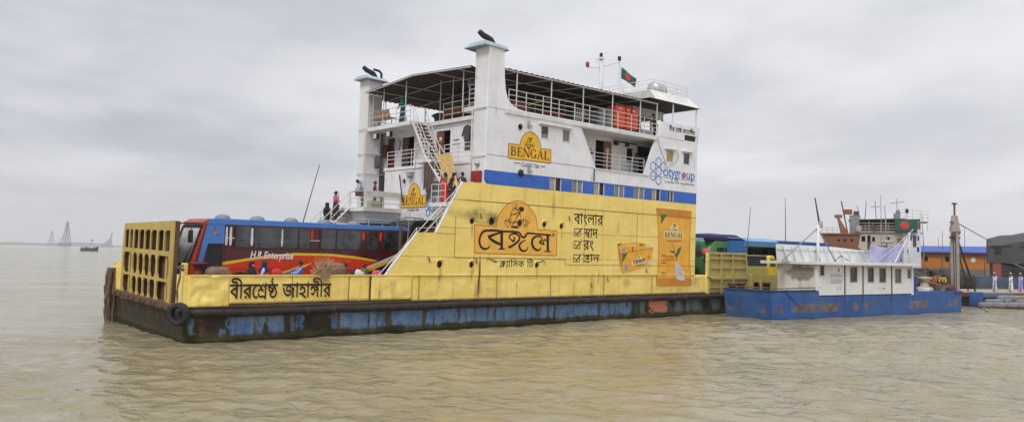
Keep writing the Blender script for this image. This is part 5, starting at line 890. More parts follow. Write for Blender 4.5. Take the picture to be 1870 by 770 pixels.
# ------------------------------------------------------------------ vehicles on the ferry
K['busred'] = paint('red coach paint', (.68, .045, .012), .25, .0, .3, 1.4, dirtc=(.30, .20, .14), bump=.05); K['busmaroon'] = plain('dark maroon coach paint', (.075, .012, .014), .25, 0, .2, .8)
K['busblue'] = plain('glossy blue coach paint', (.06, .19, .55), .3, 0, .06, 1.); K['busyellow'] = plain('yellow coach stripe', (.80, .50, .015), .3, 0, .05); K['busnavy'] = plain('navy coach paint', (.012, .014, .06), .3)
K['bussilver'] = plain('silver white coach stripe', (.60, .62, .66), .3); K['windscreen'] = plain('windscreen glass', (.34, .38, .37), .15, 0, .3, 1.2, spec=.8)  # windscreen base colour is paled to stand for bright glare
K['coachglass'] = plain('tinted coach glass', (.030, .035, .045), .06, 0, .95, 1.3, spec=.8); K['palestrip'] = plain('pale window strip', (.62, .62, .62), .8)  # colour noise in the coach glass stands in for lighter reflections
K['buswhite'] = plain('white lettering film', (.78, .77, .75), .4); K['chrome'] = plain('dull bumper', (.33, .37, .38), .35)
def wheel(par, x, y, z, r=.5):
    wl_ = MB().lathe([(r*.6, -.14), (r*.95, -.14), (r, -.1), (r, .1), (r*.95, .14), (r*.6, .14)], (0, 0, 0), 'y', 18).build('wheel', K['rubber'], par); wl_.location = (x, y, z)
    MB().lathe([(r*.2, -.1), (r*.58, -.16), (r*.6, -.1), (r*.6, .1)], (0, 0, 0), 'y', 14).build('rim', K['chrome'], wl_)
bus = thing('coach', 'red, blue and maroon coach parked along the open bow deck', 'bus', FERRY, 0, 2.3, 0)
bw_ = 2.55
prof = [(.82, 1.85), (.76, 2.5), (.82, 3.0), (1.32, 4.72), (1.5, 4.92), (1.85, 5.0), (11.45, 5.0), (11.68, 4.85), (11.74, 4.4), (11.74, 1.9)]
door = [(1.56, 3.95), (2.18, 3.97), (2.22, 1.9), (1.42, 1.9), (1.38, 2.7)]
MB().prism(prof, [], .05, bw_-.05).build('body', K['busmaroon'], bus, .05)
shell = MB().prism(prof, [door]+[rect(a, b, 3.86, 4.72) for a, b in ((2.3, 2.68), (3.39, 3.52), (6.25, 6.74))], .0, .045); shell.build('side_panel', K['busmaroon'], bus)
MB().prism(prof, [], bw_-.045, bw_).build('side_panel', K['busmaroon'], bus)
MB().prism([(1.5, 4.78), (11.7, 4.84), (11.6, 4.97), (11.4, 5.06), (1.9, 5.06), (1.55, 5.0)], [], -.02, bw_+.02).build('roof', K['busblue'], bus, .03)
MB().prism([(.78, 4.6), (1.32, 4.74), (1.5, 4.79), (1.56, 5.02), (1.28, 4.86)][1:], [], -.025, bw_+.025).build('roof_front', plain('worn red roof paint', (.33, .07, .035), .5, 0, .3), bus)
d_ = MB().prism(door, [], .03, .05).build('doorway', K['black'], bus); MB().prism([(1.62, 2.95), (2.05, 3.05), (2.18, 2.78), (1.5, 2.72)], [], .0, .02).box(1.45, 2.2, -.02, .03, 2.1, 2.16).build('dashboard', K['wood'], d_)  # black sheet stands for the dark inside the open door
top = [(2.21, 3.04), (3.44, 3.26), (4.69, 3.43), (5.51, 3.51), (7.24, 3.51), (8.61, 3.40), (9.66, 3.28)]
MB().prism([(2.21, 1.95), (2.21, 3.04)]+top[1:]+[(10.9, 3.0), (11.72, 2.7), (11.72, 1.95)], [], -.004, .01).build('red_livery', K['busred'], bus)
s1 = [(2.2, 3.17), (3.43, 3.37), (4.69, 3.54), (5.51, 3.62), (7.23, 3.62), (8.6, 3.52), (9.95, 3.32)]
MB().prism(s1+top[::-1], [], -.0075, .01).prism([(4.49, 2.59), (5.54, 2.96), (6.38, 3.18), (5.47, 2.59)], [], -.007, .01).prism([(7.1, 2.7), (7.44, 2.95), (8.38, 3.31), (7.54, 2.85), (7.32, 2.73)], [], -.007, .01).prism([(11.09, 3.51), (9.39, 2.98), (8.9, 2.76), (9.3, 2.72), (10.94, 3.34)], [], -.009, .01).build('yellow_stripe', K['busyellow'], bus)
MB().prism([(4.77, 2.59), (5.71, 2.92), (6.09, 2.98), (5.39, 2.59)], [], -.010, .01).build('blue_flash', K['busblue'], bus)
MB().prism([(1.5, 4.8), (2.23, 4.8), (2.25, 3.97), (1.55, 3.96), (1.36, 3.15), (1.16, 3.2), (1.34, 4.1)], [], -.008, .01).build('blue_panel', K['busblue'], bus)
MB().prism([(11.5, 3.76), (11.13, 3.71), (9.1, 2.92), (8.55, 2.7), (9.0, 2.7), (11.14, 3.51), (11.7, 3.6), (11.7, 3.78)], [], -.0085, .01).build('silver_stripe', K['bussilver'], bus)
MB().prism([(10.94, 3.33), (9.2, 2.75), (9.0, 1.96), (11.73, 1.96), (11.73, 3.55)], [], -.0055, .01).build('navy_panel', K['busnavy'], bus)
MB().prism([(.8, 2.35), (1.4, 2.35), (1.36, 3.12), (1.02, 3.12), (1.36, 4.6), (1.44, 4.78), (1.36, 4.78), (1.26, 4.5), (.86, 3.15)], [], -.012, .02).build('windscreen_pillar', K['busred'], bus)
pn = [(2.74, 3.38), (3.56, 4.82), (4.9, 5.6), (5.7, 6.2), (6.8, 7.54), (7.62, 8.9), (9.22, 9.86), (10.22, 11.5)]
for a, b in pn:
    o = MB().prism(rect(a, b, 3.84, 4.74), [], -.012, .01).build('window', K['coachglass'], bus)
    MB().box(a-.035, a+.005, -.016, .01, 3.82, 4.76).build('window_pillar', K['black'], o)
for a, b, m in ((2.3, 2.36, 'palestrip'), (2.48, 2.55, 'palestrip'), (3.42, 3.5, 'palestrip'), (6.28, 6.37, 'busred'), (9.0, 9.1, 'busred'), (9.97, 10.07, 'busred'), (4.84, 4.89, 'palestrip')):
    zb = 3.9 if m != 'busred' else 4.3
    MB().prism([(a, zb), (b, zb), (b+.02, zb+.2), (b, 4.7), (a, 4.7), (a-.02, zb+.2)], [], -.02, .04).build('curtain', K[m], bus)  # pale strips are added for daylight seen through open gaps; red ones are curtains
MB().box(2.3, 2.68, .0, .02, 4.2, 4.24).box(6.25, 6.74, .0, .02, 4.2, 4.23).build('window_bar', K['palestrip'], bus)
# raked windscreen across the front
n_ = Vector((-1, 0, .29)).normalized()*.02
q = [Vector((.83, .05, 3.02)), Vector((1.31, .05, 4.68)), Vector((1.31, bw_-.05, 4.68)), Vector((.83, bw_-.05, 3.02))]
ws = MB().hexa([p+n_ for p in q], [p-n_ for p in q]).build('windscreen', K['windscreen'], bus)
fr = MB().bar(q[0]+n_*1.5, q[1]+n_*1.5, .09).bar(q[1]+n_*1.5, q[2]+n_*1.5, .09).bar(q[3]+n_*1.5, q[2]+n_*1.5, .09).bar(q[0]+n_*1.5, q[3]+n_*1.5, .12); fr.build('seal', K['black'], ws)
sv = MB()
for k in range(17):
    a = q[1].lerp(q[2], .05+.9*k/17)+n_*1.4-Vector((.03, 0, .1)); sv.bar(a, a+Vector((-.045, .02*(k % 3-1), -.15-.03*(k % 2))), .05, .012, n_)
sv.build('sun_strip', K['buswhite'], ws)
MB().tube([q[0]+n_*2+Vector((0, .7, 0)), (1.06, .45, 3.9)], .018).build('wiper', K['black'], ws); MB().tube([q[0]+n_*2+Vector((0, 1.6, 0)), (1.02, 1.9, 3.8)], .018).build('wiper', K['black'], ws)
MB().prism([(.05, 1.9), (bw_-.05, 1.9), (bw_-.05, 2.42), (.05, 2.42)], [], .66, .84, 'yz').build('bumper', K['chrome'], bus, .04)
MB().prism([(.06, 2.44), (bw_-.06, 2.44), (bw_-.06, 3.0), (.06, 3.0)], [], .74, .83, 'yz').build('grille', K['black'], bus, .02)
for y in (.32, bw_-.32): MB().lathe([(.17, -.03), (.14, -.05), (.02, -.06)], (.74, y, 2.7), 'x', 12).build('headlight', K['lampglass'], bus)
m_ = MB().tube([(1.2, .1, 4.75), (.85, -.15, 4.72), (.75, -.2, 4.5)], .022).box(.68, .82, -.32, -.1, 3.98, 4.5).build('mirror', K['black'], bus, .02)
MB().tube([(1.25, bw_-.1, 4.8), (.85, bw_+.15, 4.75), (.8, bw_+.2, 4.4)], .022).tube([(1.28, .9, 4.82), (.7, 1.1, 4.8), (.66, 1.3, 4.6)], .02).build('mirror_arm', K['black'], bus)
for x in (2.55, 4.15, 5.8, 7.5, 9.15): MB().lathe([(.34, 5.05), (.34, 5.1), (.27, 5.2), (.14, 5.26), (.02, 5.27)], (x, 1.2, 0), 'z', 14).build('roof_vent', K['drum'], bus)
rk = MB()
for y in (.5, 2.0): rk.tube([(9.6, y, 5.06), (9.6, y, 5.35), (11.3, y, 5.35), (11.3, y, 5.06)], .03)
for x in (9.6, 10.2, 10.8, 11.3): rk.tube([(x, .5, 5.35), (x, 2.0, 5.35)], .025)
rk.build('roof_rack', K['steel'], bus)
for x in (3.0, 9.4):
    MB().prism([(x-.62, 1.9), (x-.58, 2.35), (x-.38, 2.66), (x, 2.76), (x+.38, 2.66), (x+.58, 2.35), (x+.62, 1.9)], [], -.016, .0).build('wheel_arch', K['black'], bus)
    wheel(bus, x, .1, 2.0); wheel(bus, x, bw_-.1, 2.0)
letter(MB(), 'H.R Enterprise', (3.42, 5.44, 3.26, 3.68), -.02, offset=.018, shear=.22, slope=-.02).build('company_lettering', K['buswhite'], bus)
MB().prism([(1.62, 4.36), (1.74, 4.45), (1.84, 4.68), (1.86, 4.47), (2.0, 4.5), (1.94, 4.4), (2.04, 4.28), (1.88, 4.36), (1.75, 4.3)], [], -.014, .0).build('bird_emblem', K['drum'], bus)
MB().ribbon([(1.66, 4.37), (1.76, 4.47), (1.85, 4.7)], [.03]*3, -.016).ribbon([(1.88, 4.38), (2.05, 4.27)], [.03]*2, -.016).build('emblem_line', K['red'], bus)
sm = MB()
for x0, x1, z0, z1 in ((2.25, 11.7, 2.865, 2.875), (4.35, 4.36, 1.96, 3.0), (6.62, 6.63, 1.96, 3.1), (8.1, 8.11, 1.96, 3.0), (10.6, 10.61, 1.96, 3.0), (2.26, 2.275, 1.96, 3.8), (2.3, 11.6, 3.785, 3.8)): sm.box(x0, x1, -.0125, .0, z0, z1)
sm.pieces('panel_gap', K['black'], bus)
for z in (1.86,): MB().box(11.74, 11.8, .2, bw_-.2, z, 2.3).build('rear_bumper', K['chrome'], bus)

def simple_bus(label, frame, x, y, z, rz, L, body, top, group=None, screen=None, door_=True):
    t = thing('bus', label, 'bus', frame, x, y, z, rz, group); w_ = 2.4
    MB().prism([(.0, .45), (-.02, 1.3), (.22, 2.7), (.5, 3.0), (L-.3, 3.0), (L-.02, 2.7), (L, .45)], [], 0, w_).build('body', body, t, .07)
    MB().prism([(.25, 2.72), (.5, 3.02), (L-.3, 3.02), (L-.03, 2.74)], [], -.012, w_+.012).build('roof', top, t, .02)
    n = max(2, int(L/1.25))
    for s_, yy in ((0, -.012), (1, w_-.01)):
        for k in range(n):
            a = .75+(L-1.2)*k/n; b = a+(L-1.2)/n-.1
            MB().prism([(a, 1.62), (b, 1.62), (b, 2.52), (a, 2.52)], [], yy, yy+.022).build('window', K['coachglass'], t)
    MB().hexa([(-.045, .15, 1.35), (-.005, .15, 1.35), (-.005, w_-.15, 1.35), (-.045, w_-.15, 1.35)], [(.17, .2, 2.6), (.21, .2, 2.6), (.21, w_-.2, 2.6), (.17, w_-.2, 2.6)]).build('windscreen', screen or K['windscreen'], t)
    MB().box(L-.01, L+.03, .3, w_-.3, 1.5, 2.5).build('rear_window', K['coachglass'], t); MB().box(-.12, 0, .05, w_-.05, .4, .75).build('bumper', K['chrome'], t, .03)
    for yy in (.3, w_-.3): MB().lathe([(.13, -.03), (.1, -.05), (.02, -.055)], (-.02, yy, 1.0), 'x', 10).build('headlight', K['lampglass'], t)
    for xx in (1.3, L-1.6):
        for yy in (.08, w_-.08): wheel(t, xx, yy, .45, .45)
    return t
K['green'] = plain('bright green bus paint', (.025, .22, .055), .4, 0, .1, 1.); K['green2'] = plain('yellow green bus paint', (.10, .25, .06), .45, 0, .15, 1.); K['teal'] = plain('pale teal roof paint', (.22, .50, .42), .4)
simple_bus('green bus with a pale teal roof at the end of the superstructure', FERRY, 37.3, 4.4, 1.5+.75, 180, 8.5, K['green'], K['teal'])
simple_bus('lime green bus with a purple tarpaulin bundle on its roof', FERRY, 42.2, 5.0, 1.5+.62, 0, 9.0, K['green2'], K['green2'])
def lump(name, label, cat, frame, x, y, z, rz, sx, sy, sz, m, seed=1, amp=.18, group=None):
    """a soft bundle: rounded block pushed about by noise"""
    mb = MB(); n, k = 22, 12; vs = []
    for i in range(k+1):
        a = -math.pi/2+math.pi*i/k
        for j in range(n):
            t_ = 2*math.pi*j/n; p = Vector((math.cos(a)*math.cos(t_), math.cos(a)*math.sin(t_), math.sin(a)))
            p = Vector([math.copysign(abs(c)**.55, c) for c in p]); f = 1+amp*mnoise.noise(p*2.3+Vector((seed*7.7, 0, 0)))+amp*.5*mnoise.noise(p*6+Vector((0, seed, 0)))
            vs.append((p.x*f*sx/2, p.y*f*sy/2, max(0., (p.z*f+.9)*sz/1.9)))
    fs = [(i*n+j, i*n+(j+1) % n, (i+1)*n+(j+1) % n, (i+1)*n+j) for i in range(k) for j in range(n)]+[tuple(range(n))[::-1], tuple(k*n+j for j in range(n))]
    o = mb.add(vs, fs, True).build(name, m); place(o, frame, x, y, z, rz); return tag(o, label, cat, group)
lump('tarpaulin_bundle', 'dark purple tarpaulin bundle roped on the lime green bus roof', 'tarpaulin', FERRY, 44.1, 6.0, 5.13, 0, 5.4, 2.1, .62, cloth('purple tarpaulin', (.035, .025, .10)), 3, .12)
bt = thing('cargo_truck', 'blue corrugated cargo truck on the stern deck', 'truck', FERRY, 44.4, 3.2, 1.5); kb = paint('blue truck body paint', (.05, .17, .45), .25, .15, .45); kb2 = paint('light blue truck roof paint', (.16, .34, .60), .2, .1, .45)
MB().box(0, 14, 2.3, 2.4, 1.0, 3.75).box(13.9, 14, 0, 2.4, 1.0, 3.75).box(0, .1, 0, 2.4, 1.0, 3.75).box(4.8, 14, .05, .12, 1.0, 3.75).box(0, 14, 0, 2.4, .9, 1.0).build('cargo_body', kb, bt)
MB().prism([(0.12, 3.3), (-.02, 3.75), (.45, 4.0), (1.9, 4.0), (2.42, 3.75), (2.3, 3.3), (2.2, 3.3), (2.3, 3.72), (1.85, 3.9), (.5, 3.9), (.1, 3.72), (.22, 3.3)], [], -.05, 4.9, 'yz').build('canopy', kb2, bt)
cr = MB()
for k in range(34): cr.box(4.95+k*.265, 5.08+k*.265, -.01, .06, 1.0, 3.82)
cr.build('corrugation', kb, bt); MB().box(4.85, 14.05, -.03, 2.43, 3.78, 3.9).build('roof', kb, bt)
MB().prism([(14.2, .5), (14.2, 2.6), (15.6, 2.6), (16.1, 1.7), (16.2, .5)], [], .1, 2.3).build('cab', kb, bt, .05)
for xx in (1.5, 3., 15.2):
    for yy in (.15, 2.25): wheel(bt, xx, yy, .5)
yt = thing('pickup_truck', 'yellow and black pickup truck behind the olive screen', 'truck', FERRY, 41.7, 1.7, 1.5); ky = paint('yellow cab paint', (.80, .56, .02), 1., .9, .5, 2., dirtc=(.02, .02, .015), rustc=(.03, .02, .01)); kyd = paint('dull yellow tub paint', (.45, .38, .10), .5, .3, .6, 2.)
MB().prism([(0, .5), (0, 1.75), (3.4, 1.75), (3.4, .5)], [], 0, 1.8).build('tub', kyd, yt, .04)
MB().prism([(.05, 1.76), (.1, 2.5), (.3, 2.62), (3.3, 2.58), (3.45, 1.76)], [], .05, 1.75).build('canopy', plain('black canvas canopy', (.02, .02, .022), .7, 0, .3, 3.), yt, .05)
MB().prism([(3.45, .5), (3.5, 2.2), (3.7, 2.62), (4.4, 2.62), (4.85, 2.0), (5.0, 1.3), (5.0, .5)], [], 0, 1.85).build('cab', ky, yt, .12); MB().prism([(3.75, 1.75), (3.8, 2.35), (4.35, 2.35), (4.65, 1.75)], [], -.012, .02).build('window', K['coachglass'], yt)
MB().box(.2, 3.2, -.03, .02, 2.55, 2.63).build('roof_edge', K['curtain'], yt)
for xx in (.9, 4.2):
    for yy in (.1, 1.7): wheel(yt, xx, yy, .42, .42)
dk = thing('lorry', 'dark lorry standing in the shade under the front apron', 'truck', FERRY, 13.4, 5.3, 1.5)
MB().prism([(0, .5), (0, 2.2), (.35, 3.75), (.6, 4.0), (7, 4.0), (7, .5)], [], 0, 2.4).build('body', plain('dark lorry paint', (.02, .02, .025), .4), dk, .08); MB().hexa([(-.02, .15, 2.25), (.03, .15, 2.25), (.03, 2.25, 2.25), (-.02, 2.25, 2.25)], [(.28, .2, 3.6), (.33, .2, 3.6), (.33, 2.2, 3.6), (.28, 2.2, 3.6)]).build('windscreen', K['coachglass'], dk)
MB().tube([(.7, .3, 4.15), (2.6, .3, 4.15)], .04).tube([(.7, 1.2, 4.2), (2.6, 1.2, 4.2)], .04).tube([(.7, 2.1, 4.15), (2.6, 2.1, 4.15)], .04).build('roof_rail', K['steel'], dk)
for xx in (1.3, 5.4):
    for yy in (.1, 2.3): wheel(dk, xx, yy, .5)

# ------------------------------------------------------------------ things lying on and hanging from the ferry
def tyre(label, frame, x, y, z, r=.46, rz=0):
    o = MB().lathe([(r*.55, -.1), (r*.62, -.15), (r*.9, -.15), (r, -.08), (r, .08), (r*.9, .15), (r*.62, .15), (r*.55, .1), (r*.55, -.1)], (0, 0, 0), 'x', 24).build('tyre_fender', K['rubber']); place(o, frame, x, y, z, rz); return tag(o, label, 'tyre')
tyre('worn black tyre hung by a rope at the bow corner', FERRY, -.17, .12, 1.2, .46, 38)
o = MB().tube([(0, 0, 0), (.05, .1, .3), (-.02, .0, .7), (.06, .02, 1.15), (.1, .12, 1.5)], .03, 6).tube([(.04, .14, .1), (0, .12, .5), (.1, .1, 1.0), (.12, .14, 1.5)], .025, 6).tube([(.05, .3, 1.45), (.15, .0, 1.55), (.12, -.2, 1.42), (.2, .1, 1.35), (.1, .3, 1.45)], .05, 6).build('mooring_rope', K['rope']); place(o, FERRY, -.2, .3, 1.55); tag(o, 'brown rope holding the tyre at the bow corner', 'rope')
rb = MB(); rr = random.Random(2)
for k in range(16):
    a = rr.uniform(0, 6.28); d_ = rr.uniform(.02, .22); L = rr.uniform(1.6, 3.3); rb.tube([(d_*math.cos(a)+.05*math.sin(i*2.3+k), d_*1.5*math.sin(a)+.06*math.cos(i*1.7+k), -L*i/6) for i in range(7)], [.05, .06, .06, .055, .05, .04, .02], 5)
o = rb.build('rope_bundle', K['rope']); place(o, FERRY, -.15, 11.1, 2.5); tag(o, 'frayed brown rope bundle hanging from the far bow post into the water', 'rope')
o = MB().lathe([(.34, 0), (.34, .06), (.2, .12), (.2, .42), (.36, .5), (.36, .58), (.05, .6)], (0, 0, 0), 'z', 16).box(-.5, .5, -.4, .4, -1.1, -.02).build('winch', K['maroon']); place(o, FERRY, .8, 1.0, 2.62); tag(o, 'dark red winch drum beside the coach door', 'winch')
lump('canvas_bundle', 'brown canvas heap on the bulwark by the coach door', 'canvas', FERRY, 1.45, .62, 2.3, 10, 1.05, .7, .72, cloth('brown canvas', (.16, .11, .075)), 5, .25)
st_ = MB(); rr = random.Random(9)
for k in range(330):
    a = rr.gauss(.35, .55); b = rr.gauss(0, .45); L = rr.uniform(.45, 1.05); d_ = Vector((math.sin(a), math.sin(b)*.6, math.cos(a))).normalized(); c = Vector((rr.gauss(0, .17), rr.gauss(0, .13), rr.gauss(-.1, .12)))
    st_.tube([c-d_*L*.45, c+d_*L*.6], [.014, .006], 3, False)
for k in range(90):
    c = Vector((rr.gauss(-.1, .2), -.32, rr.uniform(-.25, .1))); st_.tube([c+Vector((rr.uniform(-.1, .25), .2, .25)), c, c+Vector((rr.gauss(.0, .12), -.03, -rr.uniform(.2, .55)))], [.012, .012, .004], 3, False)
o = st_.build('straw_sheaf', K['straw']); o.scale = (.92, .92, .92); place(o, FERRY, 5.95, .27, 3.02); tag(o, 'tied sheaf of dry straw leaning over the yellow bulwark', 'straw')
lump('jute_sack', 'brown jute sacks slumped beside the straw sheaf', 'sack', FERRY, 6.75, .75, 1.95, 0, 1.1, .8, 1.25, cloth('brown jute', (.17, .11, .07)), 8, .2)
lump('red_bag', 'bright red bag next to the girl in the navy headscarf', 'bag', FERRY, 4.05, .85, 2.2, 0, .5, .4, .75, cloth('red bag cloth', (.5, .03, .03)), 6, .1)
lump('white_sack', 'white and black sack between two passengers at the bulwark', 'sack', FERRY, 8.15, .95, 2.1, 0, .5, .4, .8, cloth('white sack', (.6, .62, .6)), 12, .2)
lump('pink_bundle', 'small pink bundle by the handrail foot', 'bundle', FERRY, 9.05, .9, 1.9, 0, .5, .4, 1.0, cloth('pink cloth', (.6, .08, .2)), 13, .15)
fl = thing('life_float', 'bright orange life float lashed to the upper deck rail', 'life float', FERRY, 25.3, .55, 11.85)
MB().prism([(.12, 0), (2.1, 0), (2.2, .12), (2.2, 1.28), (2.1, 1.4), (.1, 1.4), (0, 1.28), (0, .12)], [], 0, .75).build('shell', K['orange'], fl, .09)
for k in range(3): MB().box(.35+k*.62, .65+k*.62, -.012, .02, 1.15, 1.2).build('slot', K['buswhite'], fl)
MB().box(.95, 1.02, -.05, .8, -.02, 1.43).box(1.5, 1.57, -.05, .8, -.02, 1.43).build('strap', K['red'], fl)
drum = None
for k, (x, y, z) in enumerate(((24.25, .75, 11.55), (24.9, .8, 11.55), (24.5, 1.5, 11.55))):
    o = MB().lathe([(.27, 0), (.3, .03), (.3, .4), (.315, .43), (.3, .46), (.3, .8), (.315, .83), (.3, .86), (.3, 1.2), (.27, 1.24)], (0, 0, 0), 'z', 18).build('plastic_drum', K['drum']) if drum is None else drum.copy()
    if drum is not None: COL.objects.link(o)
    drum = drum or o; place(o, FERRY, x, y, z); tag(o, 'grey plastic drum on the upper deck left of the orange float', 'drum', 'grey drums by the orange float')
tk = thing('water_tank', 'silver water tank lying on the bridge roof behind the rail', 'tank', FERRY, 31.2, 2.1, 14.62)
MB().lathe([(.05, -.62), (.35, -.58), (.52, -.45), (.55, -.2), (.55, .2), (.52, .45), (.35, .58), (.05, .62)], (0, 0, .62), 'x', 20).build('tank', K['steel'], tk); MB().box(-.4, -.3, -.45, .45, 0, .3).box(.3, .4, -.45, .45, 0, .3).build('cradle', K['rust'], tk)
# flag of the country on the halyard
K['flaggreen'] = plain('dark green flag cloth', (.012, .10, .065), .85); K['flagred'] = plain('red flag disc', (.50, .05, .05), .85)
def flag(label, frame, x, y, z, rz, L, Hh, wave, droop):
    t = thing('flag', label, 'flag', frame, x, y, z, rz); n, k = 24, 10
    def P(u, v): return (L*u*.95, wave*math.sin(u*5.5+v*1.2)*u, -Hh*v-droop*u*(1-.3*v)*1.0+.05*math.sin(u*6))
    for nm, col, ins in (('cloth', 'flaggreen', False), ('disc', 'flagred', True)):
        vs = []; fs = []
        if not ins:
            for i in range(n+1):
                for j in range(k+1): vs.append(P(i/n, j/k))
            for i in range(n):
                for j in range(k): a = i*(k+1)+j; fs.append((a, a+1, a+k+2, a+k+1))
            mb = MB().add(vs, fs, True); o = mb.build(nm, K[col], t); sd_ = o.modifiers.new('thick', 'SOLIDIFY'); sd_.thickness = .008
        else:
            for r_ in range(6):
                for a in range(20): u = .45+.2*Hh/L*1.67*(r_/5)*math.cos(a*math.pi/10); v = .5+.33*(r_/5)*math.sin(a*math.pi/10); vs.append(P(u, v))
            for r_ in range(5):
                for a in range(20): fs.append((r_*20+a, r_*20+(a+1) % 20, (r_+1)*20+(a+1) % 20, (r_+1)*20+a))
            o = MB().add(vs, fs, True).build(nm, K[col], t); sd_ = o.modifiers.new('thick', 'SOLIDIFY'); sd_.thickness = .03; sd_.offset = 0
    return t
flag('green flag with a red disc flying from the ferry mast', FERRY, 32.8, 6.8, 17.85, 0, 1.75, .85, .12, .6)
# seats, benches, clutter on the upper deck
def seat_row(label, x, y, rz, n=4):
    t = thing('seat_row', label, 'seats', FERRY, x, y, 11.54, rz); ks = plain('tan vinyl', (.30, .19, .11), .6)
    for k in range(n):
        MB().hexa([(.0, k*.52, .42), (.42, k*.52, .42), (.42, k*.52+.46, .42), (.0, k*.52+.46, .42)], [(.0, k*.52, .5), (.44, k*.52, .5), (.44, k*.52+.46, .5), (.0, k*.52+.46, .5)]).build('seat', ks, t, .03)
        MB().hexa([(.44, k*.52, .45), (.5, k*.52, .45), (.5, k*.52+.46, .45), (.44, k*.52+.46, .45)], [(.55, k*.52+.04, 1.0), (.6, k*.52+.04, 1.0), (.6, k*.52+.42, 1.0), (.55, k*.52+.42, 1.0)]).build('backrest', ks, t, .03)
    for k in (0, n-1): MB().tube([(.2, k*.52+.2, 0), (.2, k*.52+.2, .42)], .03).build('leg', K['black'], t)
seat_row('row of tan vinyl seats on the upper deck beside the teal figure', 15.4, 12.0, 180)
bench0 = None; kbn = paint('dark red bench timber', (.26, .06, .035), .4, .2, .7)
for i, (x, y, rz, lab) in enumerate(((16.9, 1.0, 0, 'red bench nearest the tall funnel, by the upper deck rail'), (18.8, 3.4, 12, 'dark bench on the upper deck, second from the tall funnel'), (20.6, 1.9, -8, 'dark bench on the upper deck in front of the leaning poles'), (17.2, 5.2, 90, 'dark red bench at the top of the front stairs'))):
    if bench0 is None:
        t = thing('bench', lab, 'bench', FERRY, x, y, 11.54, rz, 'upper deck benches'); bench0 = t
        MB().box(0, 1.7, 0, .4, .4, .46).build('seat', kbn, t); MB().box(0, 1.7, .38, .43, .5, .9).build('backrest', kbn, t)
        for xx in (.1, 1.5): MB().box(xx, xx+.08, .05, .38, 0, .4).box(xx, xx+.08, .38, .43, .4, .52).build('leg', kbn, t)
    else:
        t = bench0.copy(); COL.objects.link(t); place(t, FERRY, x, y, 11.54, rz); tag(t, lab, 'bench', 'upper deck benches')
        for c in list(bench0.children): d_ = c.copy(); COL.objects.link(d_); d_.parent = t
lump('cargo_heap', 'dark heap of luggage on the upper deck behind the front rail', 'luggage', FERRY, 18.0, 7.2, 11.54, 0, 2.6, 2.2, .8, cloth('dark luggage', (.05, .03, .028)), 21, .3)
lump('cargo_heap', 'brown luggage heap in the middle of the upper deck', 'luggage', FERRY, 22.6, 4.5, 11.54, 0, 2.6, 2.0, .9, cloth('brown luggage', (.10, .06, .05)), 23, .3)
for x, y, sx, sy, sz, c, lab in ((17.6, 1.9, 1.3, .8, .75, (.20, .05, .035), 'dark red bundle under the awning just behind the tall funnel'), (22.9, 2.6, 1.6, 1.0, 1.0, (.05, .035, .03), 'brown black sack pile under the awning left of the grey drums'), (27.9, 1.3, .9, .7, 1.1, (.045, .045, .05), 'dark gear pile right of the orange life float'), (20.4, 5.6, 2.2, 1.3, 1.0, (.09, .045, .035), 'rust brown sack pile deep under the awning')): lump('sack_pile', lab, 'sacks', FERRY, x, y, 11.54, 0, sx, sy, sz, cloth('sack cloth', c), int(x*3), .28)
lf = thing('step_ladder', 'dark metal ladder standing at the wheelhouse end of the upper deck', 'ladder', FERRY, 28.2, 2.0, 11.54)
for xx in (0, .5): MB().bar((xx, 0, 0), (xx, .5, 2.4), .06).build('stile', K['exhaust'], lf)
for k in range(7): MB().bar((0, .07*k+.03, .3*k+.2), (.5, .07*k+.03, .3*k+.2), .04).build('rung', K['exhaust'], lf)
ch = MB()
for k in range(5): ch.tube([(k*.22, .1*k, 0), (.35+k*.2, .3, 1.0)], .03)
ch.tube([(0, 0, .02), (1.2, .5, .02)], .03); o = ch.build('folded_poles', K['rail']); place(o, FERRY, 21.9, .7, 11.55); tag(o, 'white metal poles leaning inside the upper deck rail', 'poles')
o = MB().bar((0, 0, 0), (2.1, .5, .75), .09).build('plank', K['bamboo']); place(o, FERRY, 19.6, 2.3, 12.55); tag(o, 'pale plank propped under the awning', 'plank')
# bamboo matting leaning by the stairs, rags on the landing
bm_ = MB()
for k in range(15):
    f = k/14; bm_.tube([(14.1, 3.45-1.2*f, 9.1), (13.8, 2.2-1.2*f, 7.5-.1*math.sin(k)-.3*f)], .05, 6)
o = bm_.build('bamboo_bundle', K['bamboo']); place(o, FERRY, 0, 0, 0); tag(o, 'sheaf of yellow bamboo poles leaning beside the stairs', 'bamboo')
rg = MB(); rr = random.Random(4)
for k in range(16):
    y = 4.45-k*.055; L = rr.uniform(1.3, 2.3); rg.hexa([(13.9+.05*(k % 2), y, 8.75), (13.96+.05*(k % 2), y, 8.75), (13.96+.05*(k % 2), y-.08, 8.75), (13.9+.05*(k % 2), y-.08, 8.75)], [(13.92+.05*(k % 3), y+.03, 8.75-L), (13.96+.05*(k % 3), y+.03, 8.75-L), (13.96+.05*(k % 3), y-.06, 8.75-L), (13.92+.05*(k % 3), y-.06, 8.75-L)])
o = rg.build('hanging_rags', cloth('brown rag cloth', (.13, .085, .07))); place(o, FERRY, 0, 0, 0); tag(o, 'brown rags hanging under the stair landing', 'rags')
